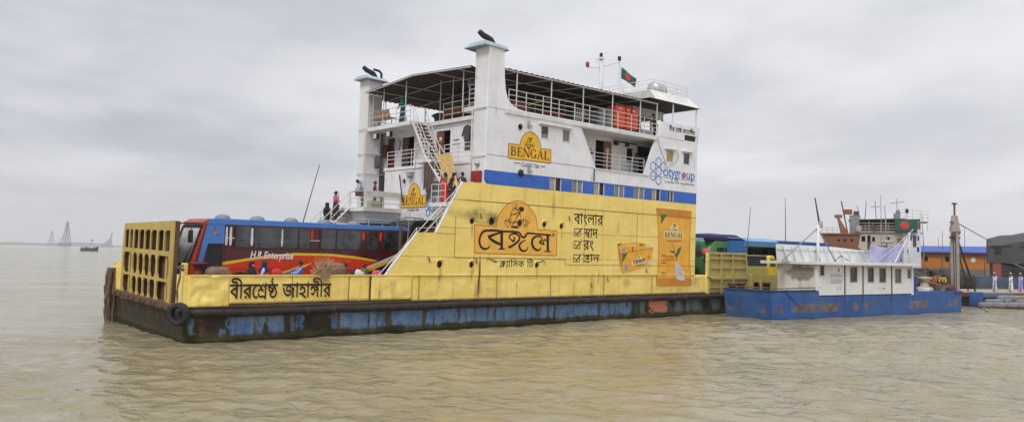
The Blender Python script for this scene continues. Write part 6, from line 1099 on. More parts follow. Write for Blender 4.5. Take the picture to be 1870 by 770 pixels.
def garment(label, x, y, z, c, s=1., two=None):
    t = thing('hanging_shirt', label, 'clothes', FERRY, x, y, z); k = cloth('hanging cloth', c)
    MB().prism([(-.2*s, -.75*s), (.2*s, -.75*s), (.22*s, -.15*s), (.36*s, -.5*s), (.45*s, -.46*s), (.28*s, .0), (.1*s, .08*s), (-.1*s, .08*s), (-.28*s, .0), (-.45*s, -.46*s), (-.36*s, -.5*s), (-.22*s, -.15*s)], [], -.03, .03, 'yz').build('shirt', k, t, .015); MB().tube([(0, 0, .08*s), (0, .03, .2*s), (0, 0, .3*s)], .015).build('hanger', K['steel'], t)
garment('dark grey clothes hung by the small cabin window', 16.1, 3.5, 10.95, (.06, .055, .075), 1.1)
garment('pale lilac cloth hung between the dark doorways', 16.1, 10.9, 10.75, (.42, .42, .52), .9)
garment('blue shirt hung under the awning by the tall funnel', 15.3, 2.35, 13.3, (.10, .14, .20), .55)
lump('laundry', 'crumpled dark laundry slung over the rail near the far funnel', 'clothes', FERRY, 15.4, 12.2, 8.95, 0, .2, .4, .8, cloth('dark laundry', (.09, .08, .10)), 31, .3)
# bamboo poles standing by the stern and the thin pole behind the coach
def pole(label, frame, p, q, r=.045, m='wood'):
    p, q = Vector(p), Vector(q); o = MB().tube([Vector(), (q-p)*.5+Vector((.02, 0, 0)), q-p], [r, r*.9, r*.6], 7).build('pole', K[m]); place(o, Matrix(), *(frame @ p)); o.rotation_euler = (frame.to_3x3()).to_euler(); return tag(o, label, 'pole')
# ------------------------------------------------------------------ people
def skin_mesh(verts, edges, rad, sub=1):
    me = bpy.data.meshes.new('tmp'); me.from_pydata(verts, edges, []); o = bpy.data.objects.new('tmp', me); COL.objects.link(o)
    sm = o.modifiers.new('skin', 'SKIN'); sm.use_smooth_shade = True; sm.branch_smoothing = .3
    for i, r in enumerate(rad): me.skin_vertices[0].data[i].radius = r if isinstance(r, tuple) else (r, r)
    for i in range(len(verts)): me.skin_vertices[0].data[i].use_root = (i == 0)
    if sub: ss = o.modifiers.new('sub', 'SUBSURF'); ss.levels = sub; ss.render_levels = sub
    dg = bpy.context.evaluated_depsgraph_get(); out = bpy.data.meshes.new_from_object(o.evaluated_get(dg))
    vs = [v.co.copy() for v in out.vertices]; fs = [tuple(p.vertices) for p in out.polygons]
    bpy.data.objects.remove(o); bpy.data.meshes.remove(me); bpy.data.meshes.remove(out); return vs, fs
ARMS = {  # elbow and wrist offsets from the shoulder: (forward, outward, up)
 'down': ((-.03, .06, -.28), (.06, .07, -.53)), 'rail': ((.18, .08, -.22), (.42, .05, -.24)), 'point': ((.26, .05, .0), (.50, .08, .05)),
 'lap': ((.06, .08, -.27), (.28, -.02, -.36)), 'swing': ((.1, .06, -.27), (.25, .06, -.46)), 'back': ((-.14, .05, -.25), (-.22, .05, -.48)), 'up': ((.12, .1, -.18), (.3, .0, .02))}
def person(label, frame, x, y, z, rz, shirt, legs, kind='trousers', head='hair', arms=('down', 'down'), lean=0, pose='stand', h=1.66, headc=None, mask=False, group=None):
    t = thing('person', label, 'person', frame, x, y, z, rz, group); s = h/1.72; L = Matrix.Rotation(R(lean), 4, 'Y'); piv = Vector((0, 0, .95))
    def U(p): return (L @ (Vector(p)-piv))+piv
    dz = 0
    V = [Vector((0, 0, .95)), U((0, 0, 1.1)), U((.01, 0, 1.32)), U((0, 0, 1.46)), U((.015, 0, 1.53)), U((.03, 0, 1.6)), U((.01, 0, 1.68))]
    E_ = [(i, i+1) for i in range(6)]; Rd = [(.13, .1), (.125, .1), (.15, .11), .055, .07, .088, .06]; arm = []
    V.append(U((.115, 0, 1.585))); E_.append((5, 7)); Rd.append(.018)
    for sgn, a in ((1, arms[0]), (-1, arms[1])):
        sh = Vector((0, sgn*.18, 1.39)); e, w_ = ARMS[a]; i = len(V)
        V += [U(sh), U(sh+Vector((e[0], sgn*e[1], e[2]))), U(sh+Vector((w_[0], sgn*w_[1], w_[2])))]; d = (V[-1]-V[-2]).normalized(); V.append(V[-1]+d*.07)
        E_ += [(2, i), (i, i+1), (i+1, i+2), (i+2, i+3)]; Rd += [.062, .043, .028, (.036, .02)]; arm.append((i, d))
    leg = []
    for sgn in (1, -1):
        i = len(V); hip = Vector((0, sgn*.095, .88))
        if pose == 'sit': kn, an = Vector((.42, sgn*.13, .9)), Vector((.44, sgn*.12, .5)); dz = -.42
        elif pose == 'walk': kn = Vector((.1 if sgn > 0 else 0, sgn*.08, .49)); an = Vector((.15 if sgn > 0 else -.16, sgn*.08, .09 if sgn > 0 else .11))
        elif pose == 'stairs': kn = Vector((.2 if sgn > 0 else 0, sgn*.1, .55 if sgn > 0 else .5)); an = Vector((.18 if sgn > 0 else -.05, sgn*.1, .28 if sgn > 0 else .08))
        else: kn, an = Vector((.02, sgn*.1, .49)), Vector((-.01, sgn*.11, .08))
        V += [hip, kn, an, an+Vector((.15, sgn*.02, -.05))]; E_ += [(0, i), (i, i+1), (i+1, i+2), (i+2, i+3)]; Rd += [.088, .06, .038, (.04, .028)]; leg.append(i)
    V = [(v+Vector((0, 0, dz)))*s for v in V]; Rd = [tuple(a*s for a in r) if isinstance(r, tuple) else r*s for r in Rd]
    vs, fs = skin_mesh([tuple(v) for v in V], E_, Rd); mb = MB().add(vs, fs, True)
    for i, d in arm:                                   # five fingers curling from each palm
        p = V[i+3]; side_ = d.cross(Vector((0, 0, 1))); side_ = side_.normalized() if side_.length > .1 else Vector((0, 1, 0)); dn = d.cross(side_).normalized()
        for k in range(4): b = p+side_*(k-1.5)*.017*s-d*.01*s; mb.tube([b, b+d*.045*s, b+d*(.075-.006*abs(k-1.3))*s+dn*.02*s], [.009*s, .0085*s, .006*s], 5)
        b = V[i+2]+d*.03*s-side_*.028*s; mb.tube([b, b-side_*.03*s+d*.025*s, b-side_*.03*s+d*.055*s], [.011*s, .01*s, .007*s], 5)
    hc = V[5]; fwd = (L.to_3x3() @ Vector((1, 0, 0))); upv = (L.to_3x3() @ Vector((0, 0, 1)))
    for sg_ in (-1, 1): mb.ball(hc+Vector((0, sg_*.088*s, -.005))-fwd*.01, .022*s, 6, 4, .6, .5, 1.3)
    body = mb.build('body', K['skin'], t)
    face = MB()
    for sg_ in (-1, 1): face.ball(hc+fwd*.088*s+Vector((0, sg_*.034*s, 0))+upv*.012*s, .013*s, 6, 4)
    face.bar(hc+fwd*.088*s-upv*.052*s+Vector((0, -.022*s, 0)), hc+fwd*.088*s-upv*.052*s+Vector((0, .022*s, 0)), .012*s); face.build('face', K['hair'], body)
    kc = cloth('shirt cloth', shirt); kl = cloth('lower cloth', legs); g = 1.28
    idx = [0, 1, 2]; a0, a1 = arm[0][0], arm[1][0]; vi = [0, 1, 2, a0, a0+1, a1, a1+1]; rr_ = [(.15, .125), (.145, .12), (.17, .13), .08, .062, .08, .062]
    sleeve = [V[a0+1].lerp(V[a0+2], .75), V[a1+1].lerp(V[a1+2], .75)]
    vv = [V[k] for k in vi]+sleeve+[V[2].lerp(V[3], .6)]; ee = [(0, 1), (1, 2), (2, 3), (3, 4), (2, 5), (5, 6), (4, 7), (6, 8), (2, 9)]
    vs, fs = skin_mesh([tuple(v) for v in vv], ee, [tuple(a*s for a in r) if isinstance(r, tuple) else r*s for r in rr_+[.048, .048, .07]]); MB().add(vs, fs, True).build('shirt', kc, t)
    if kind == 'trousers':
        vv = [V[0]]; ee = []; rr_ = [(.15, .12)]
        for i in leg: n = len(vv); vv += [V[i], V[i+1], V[i+1].lerp(V[i+2], .9)]; ee += [(0, n), (n, n+1), (n+1, n+2)]; rr_ += [.108, .078, .062]
        vs, fs = skin_mesh([tuple(v) for v in vv], ee, [tuple(a*s for a in r) if isinstance(r, tuple) else r*s for r in rr_]); MB().add(vs, fs, True).build('trousers', kl, t)
    else:
        top_ = V[1] if kind == 'skirt' else V[2]; bz = .1*s if kind != 'panjabi' else .42*s; m = 10; rings = []; spread = (.26 if kind != 'panjabi' else .24)-(.07 if pose == 'walk' else 0)
        foot = (V[leg[0]+2]+V[leg[1]+2])/2
        for k in range(m+1):
            f = k/m; c = top_.lerp(Vector((foot.x*(.5 if kind == 'panjabi' else .8), foot.y, bz)), f); r_ = (.15+(spread-.15)*f)*s; rings.append((c, r_, f))
        vs = []; fs = []; n = 20
        for c, r_, f in rings:
            for j in range(n): a = 2*math.pi*j/n; q_ = r_*(1+.1*f*math.sin(a*5+x)); vs.append((c.x+q_*math.cos(a)*.85, c.y+q_*math.sin(a), c.z))
        fs = [(k*n+j, k*n+(j+1) % n, (k+1)*n+(j+1) % n, (k+1)*n+j) for k in range(m) for j in range(n)]+[tuple(range(n)), tuple(m*n+j for j in range(n))]
        MB().add(vs, fs, True).build('skirt' if kind == 'skirt' else 'robe', kl, t)
        if kind == 'panjabi':
            vv = []; ee = []
            for i in leg: n_0 = len(vv); vv += [V[i], V[i+1], V[i+1].lerp(V[i+2], .95)]; ee += [(n_0, n_0+1), (n_0+1, n_0+2)]
            mbt = MB()
            for i in (0, 3): mbt.tube(vv[i:i+3], [.1*s, .085*s, .07*s], 10)
            mbt.build('trousers', kl, t)
    def cap(r, keep, m, nm, dx=0., sz_=1.):
        mb_ = MB(); n, k = 14, 8; vs = []
        for i in range(k+1):
            a = math.pi/2-keep*i/k
            for j in range(n): tt = 2*math.pi*j/n; vs.append(hc+fwd*(math.cos(a)*math.cos(tt)*r-.012*s+dx)+Vector((0, math.cos(a)*math.sin(tt)*r*.92, 0))+upv*(math.sin(a)*r*sz_+.012*s+(i/k)**2*r*(.55*math.cos(tt)-.15)))
        fs = [(i*n+j, i*n+(j+1) % n, (i+1)*n+(j+1) % n, (i+1)*n+j) for i in range(k) for j in range(n)]+[tuple(range(n)), tuple(k*n+j for j in range(n))]
        return mb_.add(vs, fs, True).build(nm, m, t)
    if head == 'hair': cap(.108*s, 1.75, K['hair'], 'hair', -.012*s)
    elif head == 'cap': cap(.104*s, 1.75, K['hair'], 'hair', -.016*s); cap(.112*s, 1.25, cloth('white cap cloth', headc or (.78, .78, .76)), 'cap', 0, 1.05)
    elif head == 'hijab':
        kh = cloth('headscarf cloth', headc or (.02, .02, .05)); mb_ = MB(); n = 18; vs = []; P = [(.118, .09), (.128, .02), (.126, -.06), (.12, -.12), (.15, -.19), (.2, -.27), (.215, -.36)]
        P = [(.02, .125), (.08, .115)]+P
        for r_, hz in P:
            for j in range(n):
                a = 2*math.pi*j/n; cut = 1.0 if not (-.09 < hz < .075 and math.cos(a) > .62) else .62
                vs.append(hc+fwd*(r_*s*math.cos(a)*cut-.01)+Vector((0, r_*s*math.sin(a), 0))+upv*hz*s)
        fs = [(i*n+j, i*n+(j+1) % n, (i+1)*n+(j+1) % n, (i+1)*n+j) for i in range(len(P)-1) for j in range(n)]+[tuple(range(n))]
        mb_.add(vs, fs, True).build('headscarf', kh, t)
    elif head == 'bun': cap(.11*s, 1.8, K['hair'], 'hair', -.014*s); MB().ball(hc-fwd*.12*s-upv*.02, .05*s).build('hair_bun', K['hair'], t)
    if mask: MB().ball(hc+fwd*.06*s-upv*.045*s, .055*s, 10, 6, .9, 1.1, .8).build('face_mask', cloth('pale blue mask', (.35, .6, .65)), t)
    return t
F = FERRY; D1 = 1.5
person('woman in black clothes and black headscarf with a pale mask at the bulwark', F, 2.95, .95, D1, -60, (.02, .018, .025), (.02, .018, .025), 'skirt', 'hijab', ('lap', 'lap'), headc=(.012, .011, .016), mask=True, h=1.76)
person('schoolgirl in a pale blue top and navy headscarf facing the masked woman', F, 3.5, .85, D1, 150, (.32, .46, .78), (.05, .06, .15), 'skirt', 'hijab', ('lap', 'lap'), headc=(.015, .018, .07), h=1.8)
person('boy in a light blue shirt at the bulwark left of the straw', F, 5.15, .85, D1, 165, (.20, .28, .70), (.03, .03, .05), 'trousers', 'hair', ('rail', 'rail'), h=1.84)
person('passenger in dark clothes with a backpack right of the straw', F, 7.3, .75, D1, 150, (.015, .018, .035), (.02, .02, .03), 'trousers', 'hair', ('lap', 'down'), h=1.8)
o = thing('backpack', 'navy backpack on the dark dressed passenger', 'backpack', F, 7.5, .65, D1+.95, -30); MB().box(0, .22, -.16, .16, 0, .5).build('bag', cloth('navy backpack', (.03, .035, .08)), o, .06); MB().tube([(0, .1, .48), (-.2, .12, .4), (-.16, .12, .1), (0, .1, .05)], .02).tube([(0, -.1, .48), (-.2, -.12, .4), (-.16, -.12, .1), (0, -.1, .05)], .02).build('strap', K['black'], o)
person('man in a dark grey blue shirt low behind the bulwark by the steps', F, 8.42, .9, D1, -80, (.03, .04, .09), (.03, .03, .05), 'trousers', 'hair', ('down', 'down'), h=1.72)
person('woman with a pink scarf and purple dress high on the far stairs', F, 11.6, 10.3, 5.45, 10, (.62, .10, .25), (.035, .02, .06), 'skirt', 'bun', ('rail', 'down'), h=1.72, pose='stairs')
person('woman cloaked in black lower on the far stairs', F, 10.95, 10.1, 4.75, 10, (.012, .01, .016), (.012, .01, .016), 'skirt', 'hijab', ('down', 'down'), headc=(.012, .01, .014), pose='stairs', h=1.68)
person('man in a light blue shirt and olive trousers leaning on the landing rail', F, 12.75, 9.15, 6.22, 160, (.34, .48, .64), (.13, .11, .035), 'trousers', 'hair', ('rail', 'rail'), lean=28, h=1.75)
person('man in a maroon shirt standing by the grey casing wall', F, 14.0, 9.9, 6.22, -40, (.13, .03, .03), (.05, .04, .04), 'trousers', 'hair', ('down', 'down'), h=1.72)
person('woman in a red and pink dress at the foot of the inner stairs', F, 13.75, 2.15, 6.42, 60, (.62, .04, .03), (.62, .03, .03), 'skirt', 'bun', ('lap', 'lap'), h=1.66)
person('woman in a dark navy cloak beside the red dress', F, 13.9, 1.55, 6.42, 70, (.02, .014, .05), (.02, .014, .05), 'skirt', 'hijab', ('down', 'down'), headc=(.02, .012, .04), h=1.62)
person('dark haired child half hidden behind the navy cloak', F, 14.35, 1.42, 6.42, 100, (.06, .03, .04), (.05, .04, .05), 'trousers', 'hair', ('down', 'down'), h=1.7)
person('man in the shaded doorway of the upper cabin', F, 16.0, 9.55, 8.75, 190, (.10, .05, .05), (.06, .05, .05), 'trousers', 'hair', ('lap', 'down'), h=1.65)
person('person in a dark teal cloak at the upper deck rail', F, 15.5, 9.45, 11.54, 200, (.012, .13, .11), (.012, .05, .09), 'skirt', 'hijab', ('lap', 'lap'), headc=(.012, .16, .12), lean=8, h=1.76)
person('man in a blue shirt pointing in the side gallery', F, 28.05, 1.1, 8.75, -25, (.05, .13, .26), (.12, .12, .14), 'trousers', 'hair', ('down', 'point'), h=1.78)
person('bare armed man in a pinkish vest resting on the gallery rail', F, 28.95, .95, 8.75, -140, (.42, .28, .27), (.07, .05, .05), 'trousers', 'hair', ('rail', 'lap'), lean=10, h=1.66)
person('dark man at the far end of the side gallery', F, 29.5, 1.15, 8.75, -110, (.09, .04, .04), (.04, .03, .04), 'trousers', 'hair', ('up', 'down'), h=1.66)
person('dark helmsman leaning beside the bridge wing', F, 29.45, .75, 11.54, 150, (.02, .022, .03), (.02, .02, .03), 'trousers', 'hair', ('rail', 'down'), lean=12, h=1.72)
dh = person('deckhand in a dark vest and grey jeans standing on the stern edge', F, 35.45, .75, 2.75, 190, (.012, .012, .016), (.11, .12, .16), 'trousers', 'hair', ('up', 'up'), h=1.76)
lump('orange_bag', 'orange lifejacket bundle in the stern deckhand\'s arms', 'lifejacket', F, 35.2, .62, 4.05, 0, .62, .4, .42, cloth('orange lifejacket', (.62, .14, .06)), 41, .15)
o = MB().box(-.55, .55, -.4, .5, 0, 1.24).build('deck_locker', K['rust']); place(o, F, 35.45, .8, 1.5); tag(o, 'rusty locker the stern deckhand stands on', 'locker')
# ------------------------------------------------------------------ the blue houseboat pontoon (local metres)
BG = thing('houseboat', 'blue hulled pontoon boat with a flat roofed white cabin', 'boat', BARGE); BW = 3.78
def smeared_front():
    M = Mat('smeared grey cabin front', .6); o = M.xyz(); n = M.noise(1.2, (1, 1, 1), 6, .7); c = M.mix(M.rng(n, .3, .7), (.62, .57, .50), (.76, .73, .68))
    e = M.op('ADD', M.op('POWER', M.op('DIVIDE', M.op('SUBTRACT', o[1], 1.2), 1.3), 2.), M.op('POWER', M.op('DIVIDE', M.op('SUBTRACT', o[2], 3.0), .62), 2.))
    c = M.mix(M.op('MULTIPLY', M.rng(M.op('ADD', e, M.op('MULTIPLY', M.op('SUBTRACT', M.noise(2.2, (1, 1, 1), 6, .75, (3, 3, 3)), .5), 3.2)), .3, 1.1, 1., 0.), .8), c, (.13, .12, .11))
    c = M.mix(M.op('MULTIPLY', M.rng(M.noise(1.8, (1, 1.6, .12), 6, .65), .52, .74), .4), c, (.30, .22, .16)); return M.fin(c)
K['cabinwhite'] = white_side('white cabin paint', (.74, .75, .75), .7); K['cabingrey'] = smeared_front(); K['barterrust'] = K['rust']
MB().hexa([(.25, .1, -.6), (23.5, 0, -.6), (23.5, BW, -.6), (.25, BW, -.6)], [(-.08, 0, 1.45), (23.65, 0, 1.45), (23.65, BW, 1.45), (-.08, BW, 1.45)]).build('hull', K['bargeblue'], BG)
for q in ((-.08, 4.55, 0, .1, 1.451, 1.87), (-.08, .05, .1, 3.78, 1.451, 1.87), (4.55, 4.85, -.012, .1, 1.3, 1.83), (16.3, 23.65, 0, .1, 1.451, 1.68), (23.55, 23.65, .1, BW, 1.451, 1.68)): MB().box(*q).build('bulwark', K['bargeblue'], BG)
MB().box(.06, 16, .12, BW, 1.452, 1.5).box(16, 23.5, .12, BW, 1.452, 1.52).build('deck', K['deck'], BG)
MB().box(-.14, .12, -.06, 3.84, 1.8, 1.9).box(-.1, 4.5, -.05, .1, 1.83, 1.89).build('gunwale', paint('dark blue gunwale', (.03, .06, .15), .5, .5, .6), BG)
hr = MB()
for y in (.9, 1.9, 2.9): hr.hexa([(.18, y, -.1), (.26, y, -.1), (.26, y+.14, -.1), (.18, y+.14, -.1)], [(-.12, y, 1.75), (-.05, y, 1.75), (-.05, y+.14, 1.75), (-.12, y+.14, 1.75)])
hr.build('hull_rib', K['bargeblue'], BG); MB().lathe([(.11, -.03), (.11, .01)], (.1, 1.35, 1.15), 'x', 12).build('fairlead', K['black'], BG)
hw = [(4.98, 5.4, 2.86, 3.5), (8.42, 9.22, 2.42, 3.42), (10.55, 11.25, 2.4, 3.4), (12.0, 12.78, 2.38, 3.38), (14.05, 14.8, 2.34, 3.34), (15.72, 16.1, 2.68, 3.32)]
MB().prism(rect(4.62, 16.32, 1.5, 3.56), [rect(a, b, c, d) for a, b, c, d in hw]+[circ(7.1, 3.22, .1, 10, 1.6)], .0, .1).build('cabin_side', K['cabinwhite'], BG)
MB().prism(rect(.1, 3.1, 1.5, 3.56), [], 4.62, 4.7, 'yz').build('cabin_front', K['cabingrey'], BG)
MB().box(4.7, 16.3, 3.02, 3.1, 1.5, 3.56).box(16.24, 16.32, .1, 3.02, 1.5, 3.56).build('cabin_back', K['cabinwhite'], BG)
MB().box(4.75, 16.2, 1.4, 1.45, 1.5, 3.5).build('cabin_lining', K['dark'], BG)
for k, (a, b, c, d) in enumerate(hw):
    f = MB().box(a-.05, a+.01, -.015, .05, c-.05, d+.05).box(b-.01, b+.05, -.015, .05, c-.05, d+.05).box(a, b, -.015, .05, c-.05, c+.01).box(a, b, -.015, .05, d-.01, d+.05).build('cabin_window', K['curtain'], BG)
    MB().box(a, b, .05, .07, c, d).build('pane', plain('brown dark pane', (.035, .028, .025), .25) if k not in (4, 5) else plain('olive pane', (.12, .12, .10), .4), f)
po = MB()
for x in (7.75, 9.92, 13.55): po.box(x-.05, x+.05, -.04, .0, 1.0, 3.54)
po.build('cabin_post', K['rust'], BG)
MB().box(4.86, 16.2, -.008, .0, 1.495, 1.53).build('plinth_strip', K['bargeblue'], BG)
MB().box(16.2, 16.42, -.06, .06, 1.42, 3.5).box(4.56, 4.66, -.03, .12, 1.86, 3.5).build('corner_post', K['cabinwhite'], BG)
MB().box(4.3, 16.6, -.5, 4.3, 3.56, 3.76).build('flat_roof', K['cabinwhite'], BG, .02)
ns = MB().box(6.0, 7.5, -.012, .0, 2.3, 3.06).build('notice_sheet', plain('pale notice paper', (.68, .66, .68), .7), BG); nk = MB(); rr = random.Random(12)
for j in range(2):
    for i in range(6):
        x, z = 6.15+i*.22, 2.92-j*.33
        nk.ribbon([(x, z), (x+.12, z-.05), (x+.03, z-.12), (x+.12, z-.2)], [.03, .05, .03, .04], -.016, .003)
nk.box(6.1, 7.4, -.015, -.011, 2.34, 2.37).build('printed_sign', plain('grey print', (.14, .13, .16), .8), ns)
for x0, x1, z0, z1 in ((11.9, 12.15, 1.9, 1.95), (12.3, 12.75, 1.88, 1.97), (6.9, 6.95, 1.75, 2.1), (7.2, 7.25, 1.8, 2.2)): MB().prism([(x0, (z0+z1)/2), ((x0+x1)/2, z0), (x1, (z0*1.5+z1)/2.5), ((x0+2*x1)/3, z1)], [], -.009, 0).build('rust_scar', K['rust'], BG)
s_ = MB()
for k in range(3): s_.prism(rect(.75+k*0, .8, 3.0, 3.1), [], 4.6, 4.63, 'yz')
# ribbed white parapet plate on the roof
pp = thing('ribbed_screen', None, None); pp.parent = BG; pp.location = (0, 0, 0)
MB().prism([(3.15, 3.76), (3.05, 4.9), (9.4, 4.85), (15.4, 4.56), (15.15, 3.76)], [], 2.0, 2.06).build('plate', K['cabinwhite'], pp)
rb = MB()
for k in range(13): x = 3.6+k*.94; rb.bar((x+.5, 1.9, 3.78), (x, 1.97, 4.82-.02*k), .07, .2, (0, 1, 0))
rb.box(3.1, 15.3, 1.93, 2.1, 4.55, 4.6).build('rib', K['cabinwhite'], pp)
MB().tube([(9.4, 1.85, 3.8), (10.2, 1.85, 4.2), (11.2, 1.85, 3.85)], .03).build('cable', K['black'], BG)
mt = thing('tripod_mast', None, None); mt.parent = BG; mt.location = (0, 0, 0)
MB().tube([(7.37, 1.8, 3.76), (7.38, 1.8, 6.35)], .11, 8).build('mast_post', K['cabinwhite'], mt)
MB().tube([(3.2, 1.6, 3.8), (7.3, 1.8, 6.1)], .045).tube([(9.1, 1.6, 3.8), (7.45, 1.8, 6.0)], .045).build('mast_leg', K['drum'], mt)
MB().tube([(7.62, 1.8, 6.2), (7.05, 1.8, 8.25)], [.07, .045], 8).build('topmast', K['rust'], mt); MB().lathe([(.12, 6.15), (.16, 6.2), (.16, 6.6), (.1, 6.65)], (7.6, 1.75, 0), 'z', 10).build('mast_lamp', K['curtain'], mt)
at = thing('aft_frame', None, None); at.parent = BG; at.location = (0, 0, 0)
MB().tube([(16.52, .3, 3.76), (16.52, .3, 6.1)], .075, 8).build('mast_post', K['rail'], at); MB().tube([(12.2, .3, 3.8), (16.55, .3, 6.0), (17.1, .3, 6.35)], .04).build('mast_leg', K['steel'], at); MB().tube([(14.5, .3, 3.8), (16.5, .3, 5.9)], .05).build('mast_leg', K['rail'], at)
sh = MB(); n, k = 16, 10; vs = []
for i in range(n+1):
    for j in range(k+1): u, v = i/n, j/k; vs.append((12.4+4.3*u, .9+.12*math.sin(u*11+v*3), 5.15+.25*u-.35*math.sin(math.pi*u)-(1.35*v)-.05*math.sin(u*17)*v))
o = sh.add(vs, [(a, a+1, a+k+2, a+k+1) for i in range(n) for j in range(k) for a in (i*(k+1)+j,)], True).build('tarpaulin', cloth('pale lilac tarpaulin', (.36, .36, .56))); o.modifiers.new('thick', 'SOLIDIFY').thickness = .01
place(o, BARGE, 0, 0, 0); tag(o, 'pale lilac tarpaulin slung above the cabin roof of the blue boat', 'tarpaulin')
# mooring spud and gear on the aft deck
sp = thing('spud_mast', 'tall rust streaked spud mast on the end of the blue boat', 'mast', BARGE, 23.3, .3, 1.5); kr = paint('rust streaked grey steel', (.36, .33, .31), .9, 1., .7, 2., streak=2.)
MB().hexa([(-.22, -.22, 0), (.22, -.22, 0), (.22, .22, 0), (-.22, .22, 0)], [(-.24, -.24, 5.6), (.24, -.24, 5.6), (.24, .24, 5.6), (-.24, .24, 5.6)]).hexa([(-.3, -.3, 4.9), (.3, -.3, 4.9), (.3, .3, 4.9), (-.3, .3, 4.9)], [(-.16, -.16, 6.2), (.16, -.16, 6.2), (.16, .16, 6.2), (-.16, .16, 6.2)]).build('post', kr, sp)
MB().tube([(0, 0, 6.1), (0, 0, 7.2)], .07).box(-.28, .28, -.08, .08, 7.1, 7.22).box(-.7, 0, -.05, .05, 5.6, 5.68).build('head', K['rust'], sp)
MB().lathe([(.2, -.12), (.26, -.1), (.26, .1), (.2, .12)], (.3, -.1, 4.9), 'y', 12).lathe([(.2, -.12), (.26, -.1), (.26, .1), (.2, .12)], (-.3, -.1, 4.6), 'y', 12).box(-.5, .5, -.2, .2, 4.35, 4.5).build('sheave', K['rust'], sp)
wr = MB()
for a, b in (((-.45, -.1, 4.4), (-.35, -.1, .2)), ((-.3, -.2, 4.4), (-.25, -.2, .2)), ((.4, -.1, 4.7), (.45, -.1, .4)), ((.3, -.2, 4.4), (.3, -.2, .5))): wr.tube([a, b], .025)
wr.build('wire_rope', K['exhaust'], sp)
spi = (BARGE @ Matrix.Translation((23.3, .3, 1.5))).inverted()
for a, b, r_ in (((.1, 0, 5.7), spi @ Vector((53.5, 84.2, 6.3)), .04), ((.35, 0, 4.4), spi @ Vector((43.9, 71.6, 1.2)), .08), ((.2, .1, 4.3), spi @ Vector((43.6, 72.2, 1.2)), .06)): MB().tube([a, b], r_).build('stay', K['exhaust'], sp)
MB().box(-.8, .4, -.4, .7, 0, .12).lathe([(.3, -.3), (.34, -.28), (.34, .28), (.3, .3)], (-.7, .1, .35), 'y', 14).build('winch', K['rust'], sp)
cp = MB().lathe([(.6, 0), (.62, .3), (.5, .42), (.3, .5), (.27, .95), (.5, 1.05), (.52, 1.2), (.1, 1.25)], (0, 0, 0), 'z', 16).build('capstan', K['curtain']); place(cp, BARGE, 19.6, .8, 1.52); tag(cp, 'cream capstan on the aft deck of the blue boat', 'capstan')
lump('tarpaulin_bundle', 'blue purple tarpaulin roll tied behind the cabin corner', 'tarpaulin', BARGE, 17.25, .55, 1.6, 0, .62, .6, 1.35, cloth('blue purple tarpaulin', (.06, .06, .34)), 51, .2)
o = MB().box(0, .8, 0, .6, 0, .55).box(-.02, .82, -.02, .62, .4, .46).build('wooden_crate', K['wood']); place(o, BARGE, 20.2, .25, 1.52); tag(o, 'brown wooden crate beside the cream capstan', 'crate')
o = MB().box(0, 1.2, 0, .8, 0, .35).box(-.05, 1.25, -.05, .85, .35, .4).build('hatch_box', K['curtain']); place(o, BARGE, 21.2, .5, 1.52); tag(o, 'pale hatch box between the crate and the spud mast', 'hatch')
o = MB().box(0, .9, 0, .5, 0, .4).build('white_box', K['cabinwhite'], bevel=.03); place(o, BARGE, 18.4, .2, 1.52); tag(o, 'white box in front of the cream capstan', 'box')
lump('net_heap', 'dark net heap on the aft deck behind the cabin', 'net', BARGE, 17.6, 1.6, 1.5, 0, 1.6, 1.2, .8, cloth('dark net', (.035, .03, .035)), 55, .3)
person('deckhand in a tan hat and dark clothes beside the cream capstan', BARGE, 20.7, 1.3, 1.52, 120, (.05, .035, .03), (.04, .035, .03), 'trousers', 'cap', ('lap', 'down'), headc=(.42, .26, .14), h=1.66)
person('deckhand in a yellow shirt crouched by the spud mast', BARGE, 22.75, 1.0, 1.75, 200, (.60, .36, .02), (.03, .03, .06), 'trousers', 'hair', ('lap', 'lap'), pose='sit', lean=15)
person('deckhand in an orange red shirt behind the yellow shirt', BARGE, 23.0, 1.9, 1.72, 190, (.52, .10, .05), (.05, .04, .04), 'trousers', 'hair', ('lap', 'lap'), pose='sit')
pole('thin grey pole standing on the blue boat roof, taller of the pair', BARGE, (14.9, 1.5, 3.76), (14.75, 1.5, 8.9), .035, 'drum')
pole('thick grey pole with a white float beside the taller thin pole', BARGE, (15.3, 1.3, 3.76), (14.95, 1.3, 8.1), .05, 'drum')
pole('leaning grey pole rising from the cream capstan', BARGE, (19.65, .8, 2.7), (19.3, .8, 7.7), .04, 'drum')
o = MB().lathe([(.05, -.12), (.42, -.1), (.48, 0), (.4, .12), (.05, .15)], (0, 0, 0), 'z', 14).build('float', K['curtain']); place(o, BARGE, 15.15, 1.25, 5.35); tag(o, 'white float lashed to the thick grey pole', 'float')
pole('thin pole standing among the vehicles left of the blue truck', FERRY, (43.6, 2.9, 1.5), (44.4, 2.9, 8.0), .035)
pole('thin upright pole rising from the blue truck roof', FERRY, (50.2, 3.1, 5.4), (50.0, 3.1, 9.1), .035)
pole('thin dark pole slanting up beside the far stairs', FERRY, (9.3, 11.8, 1.5), (11.2, 11.8, 8.8), .04)
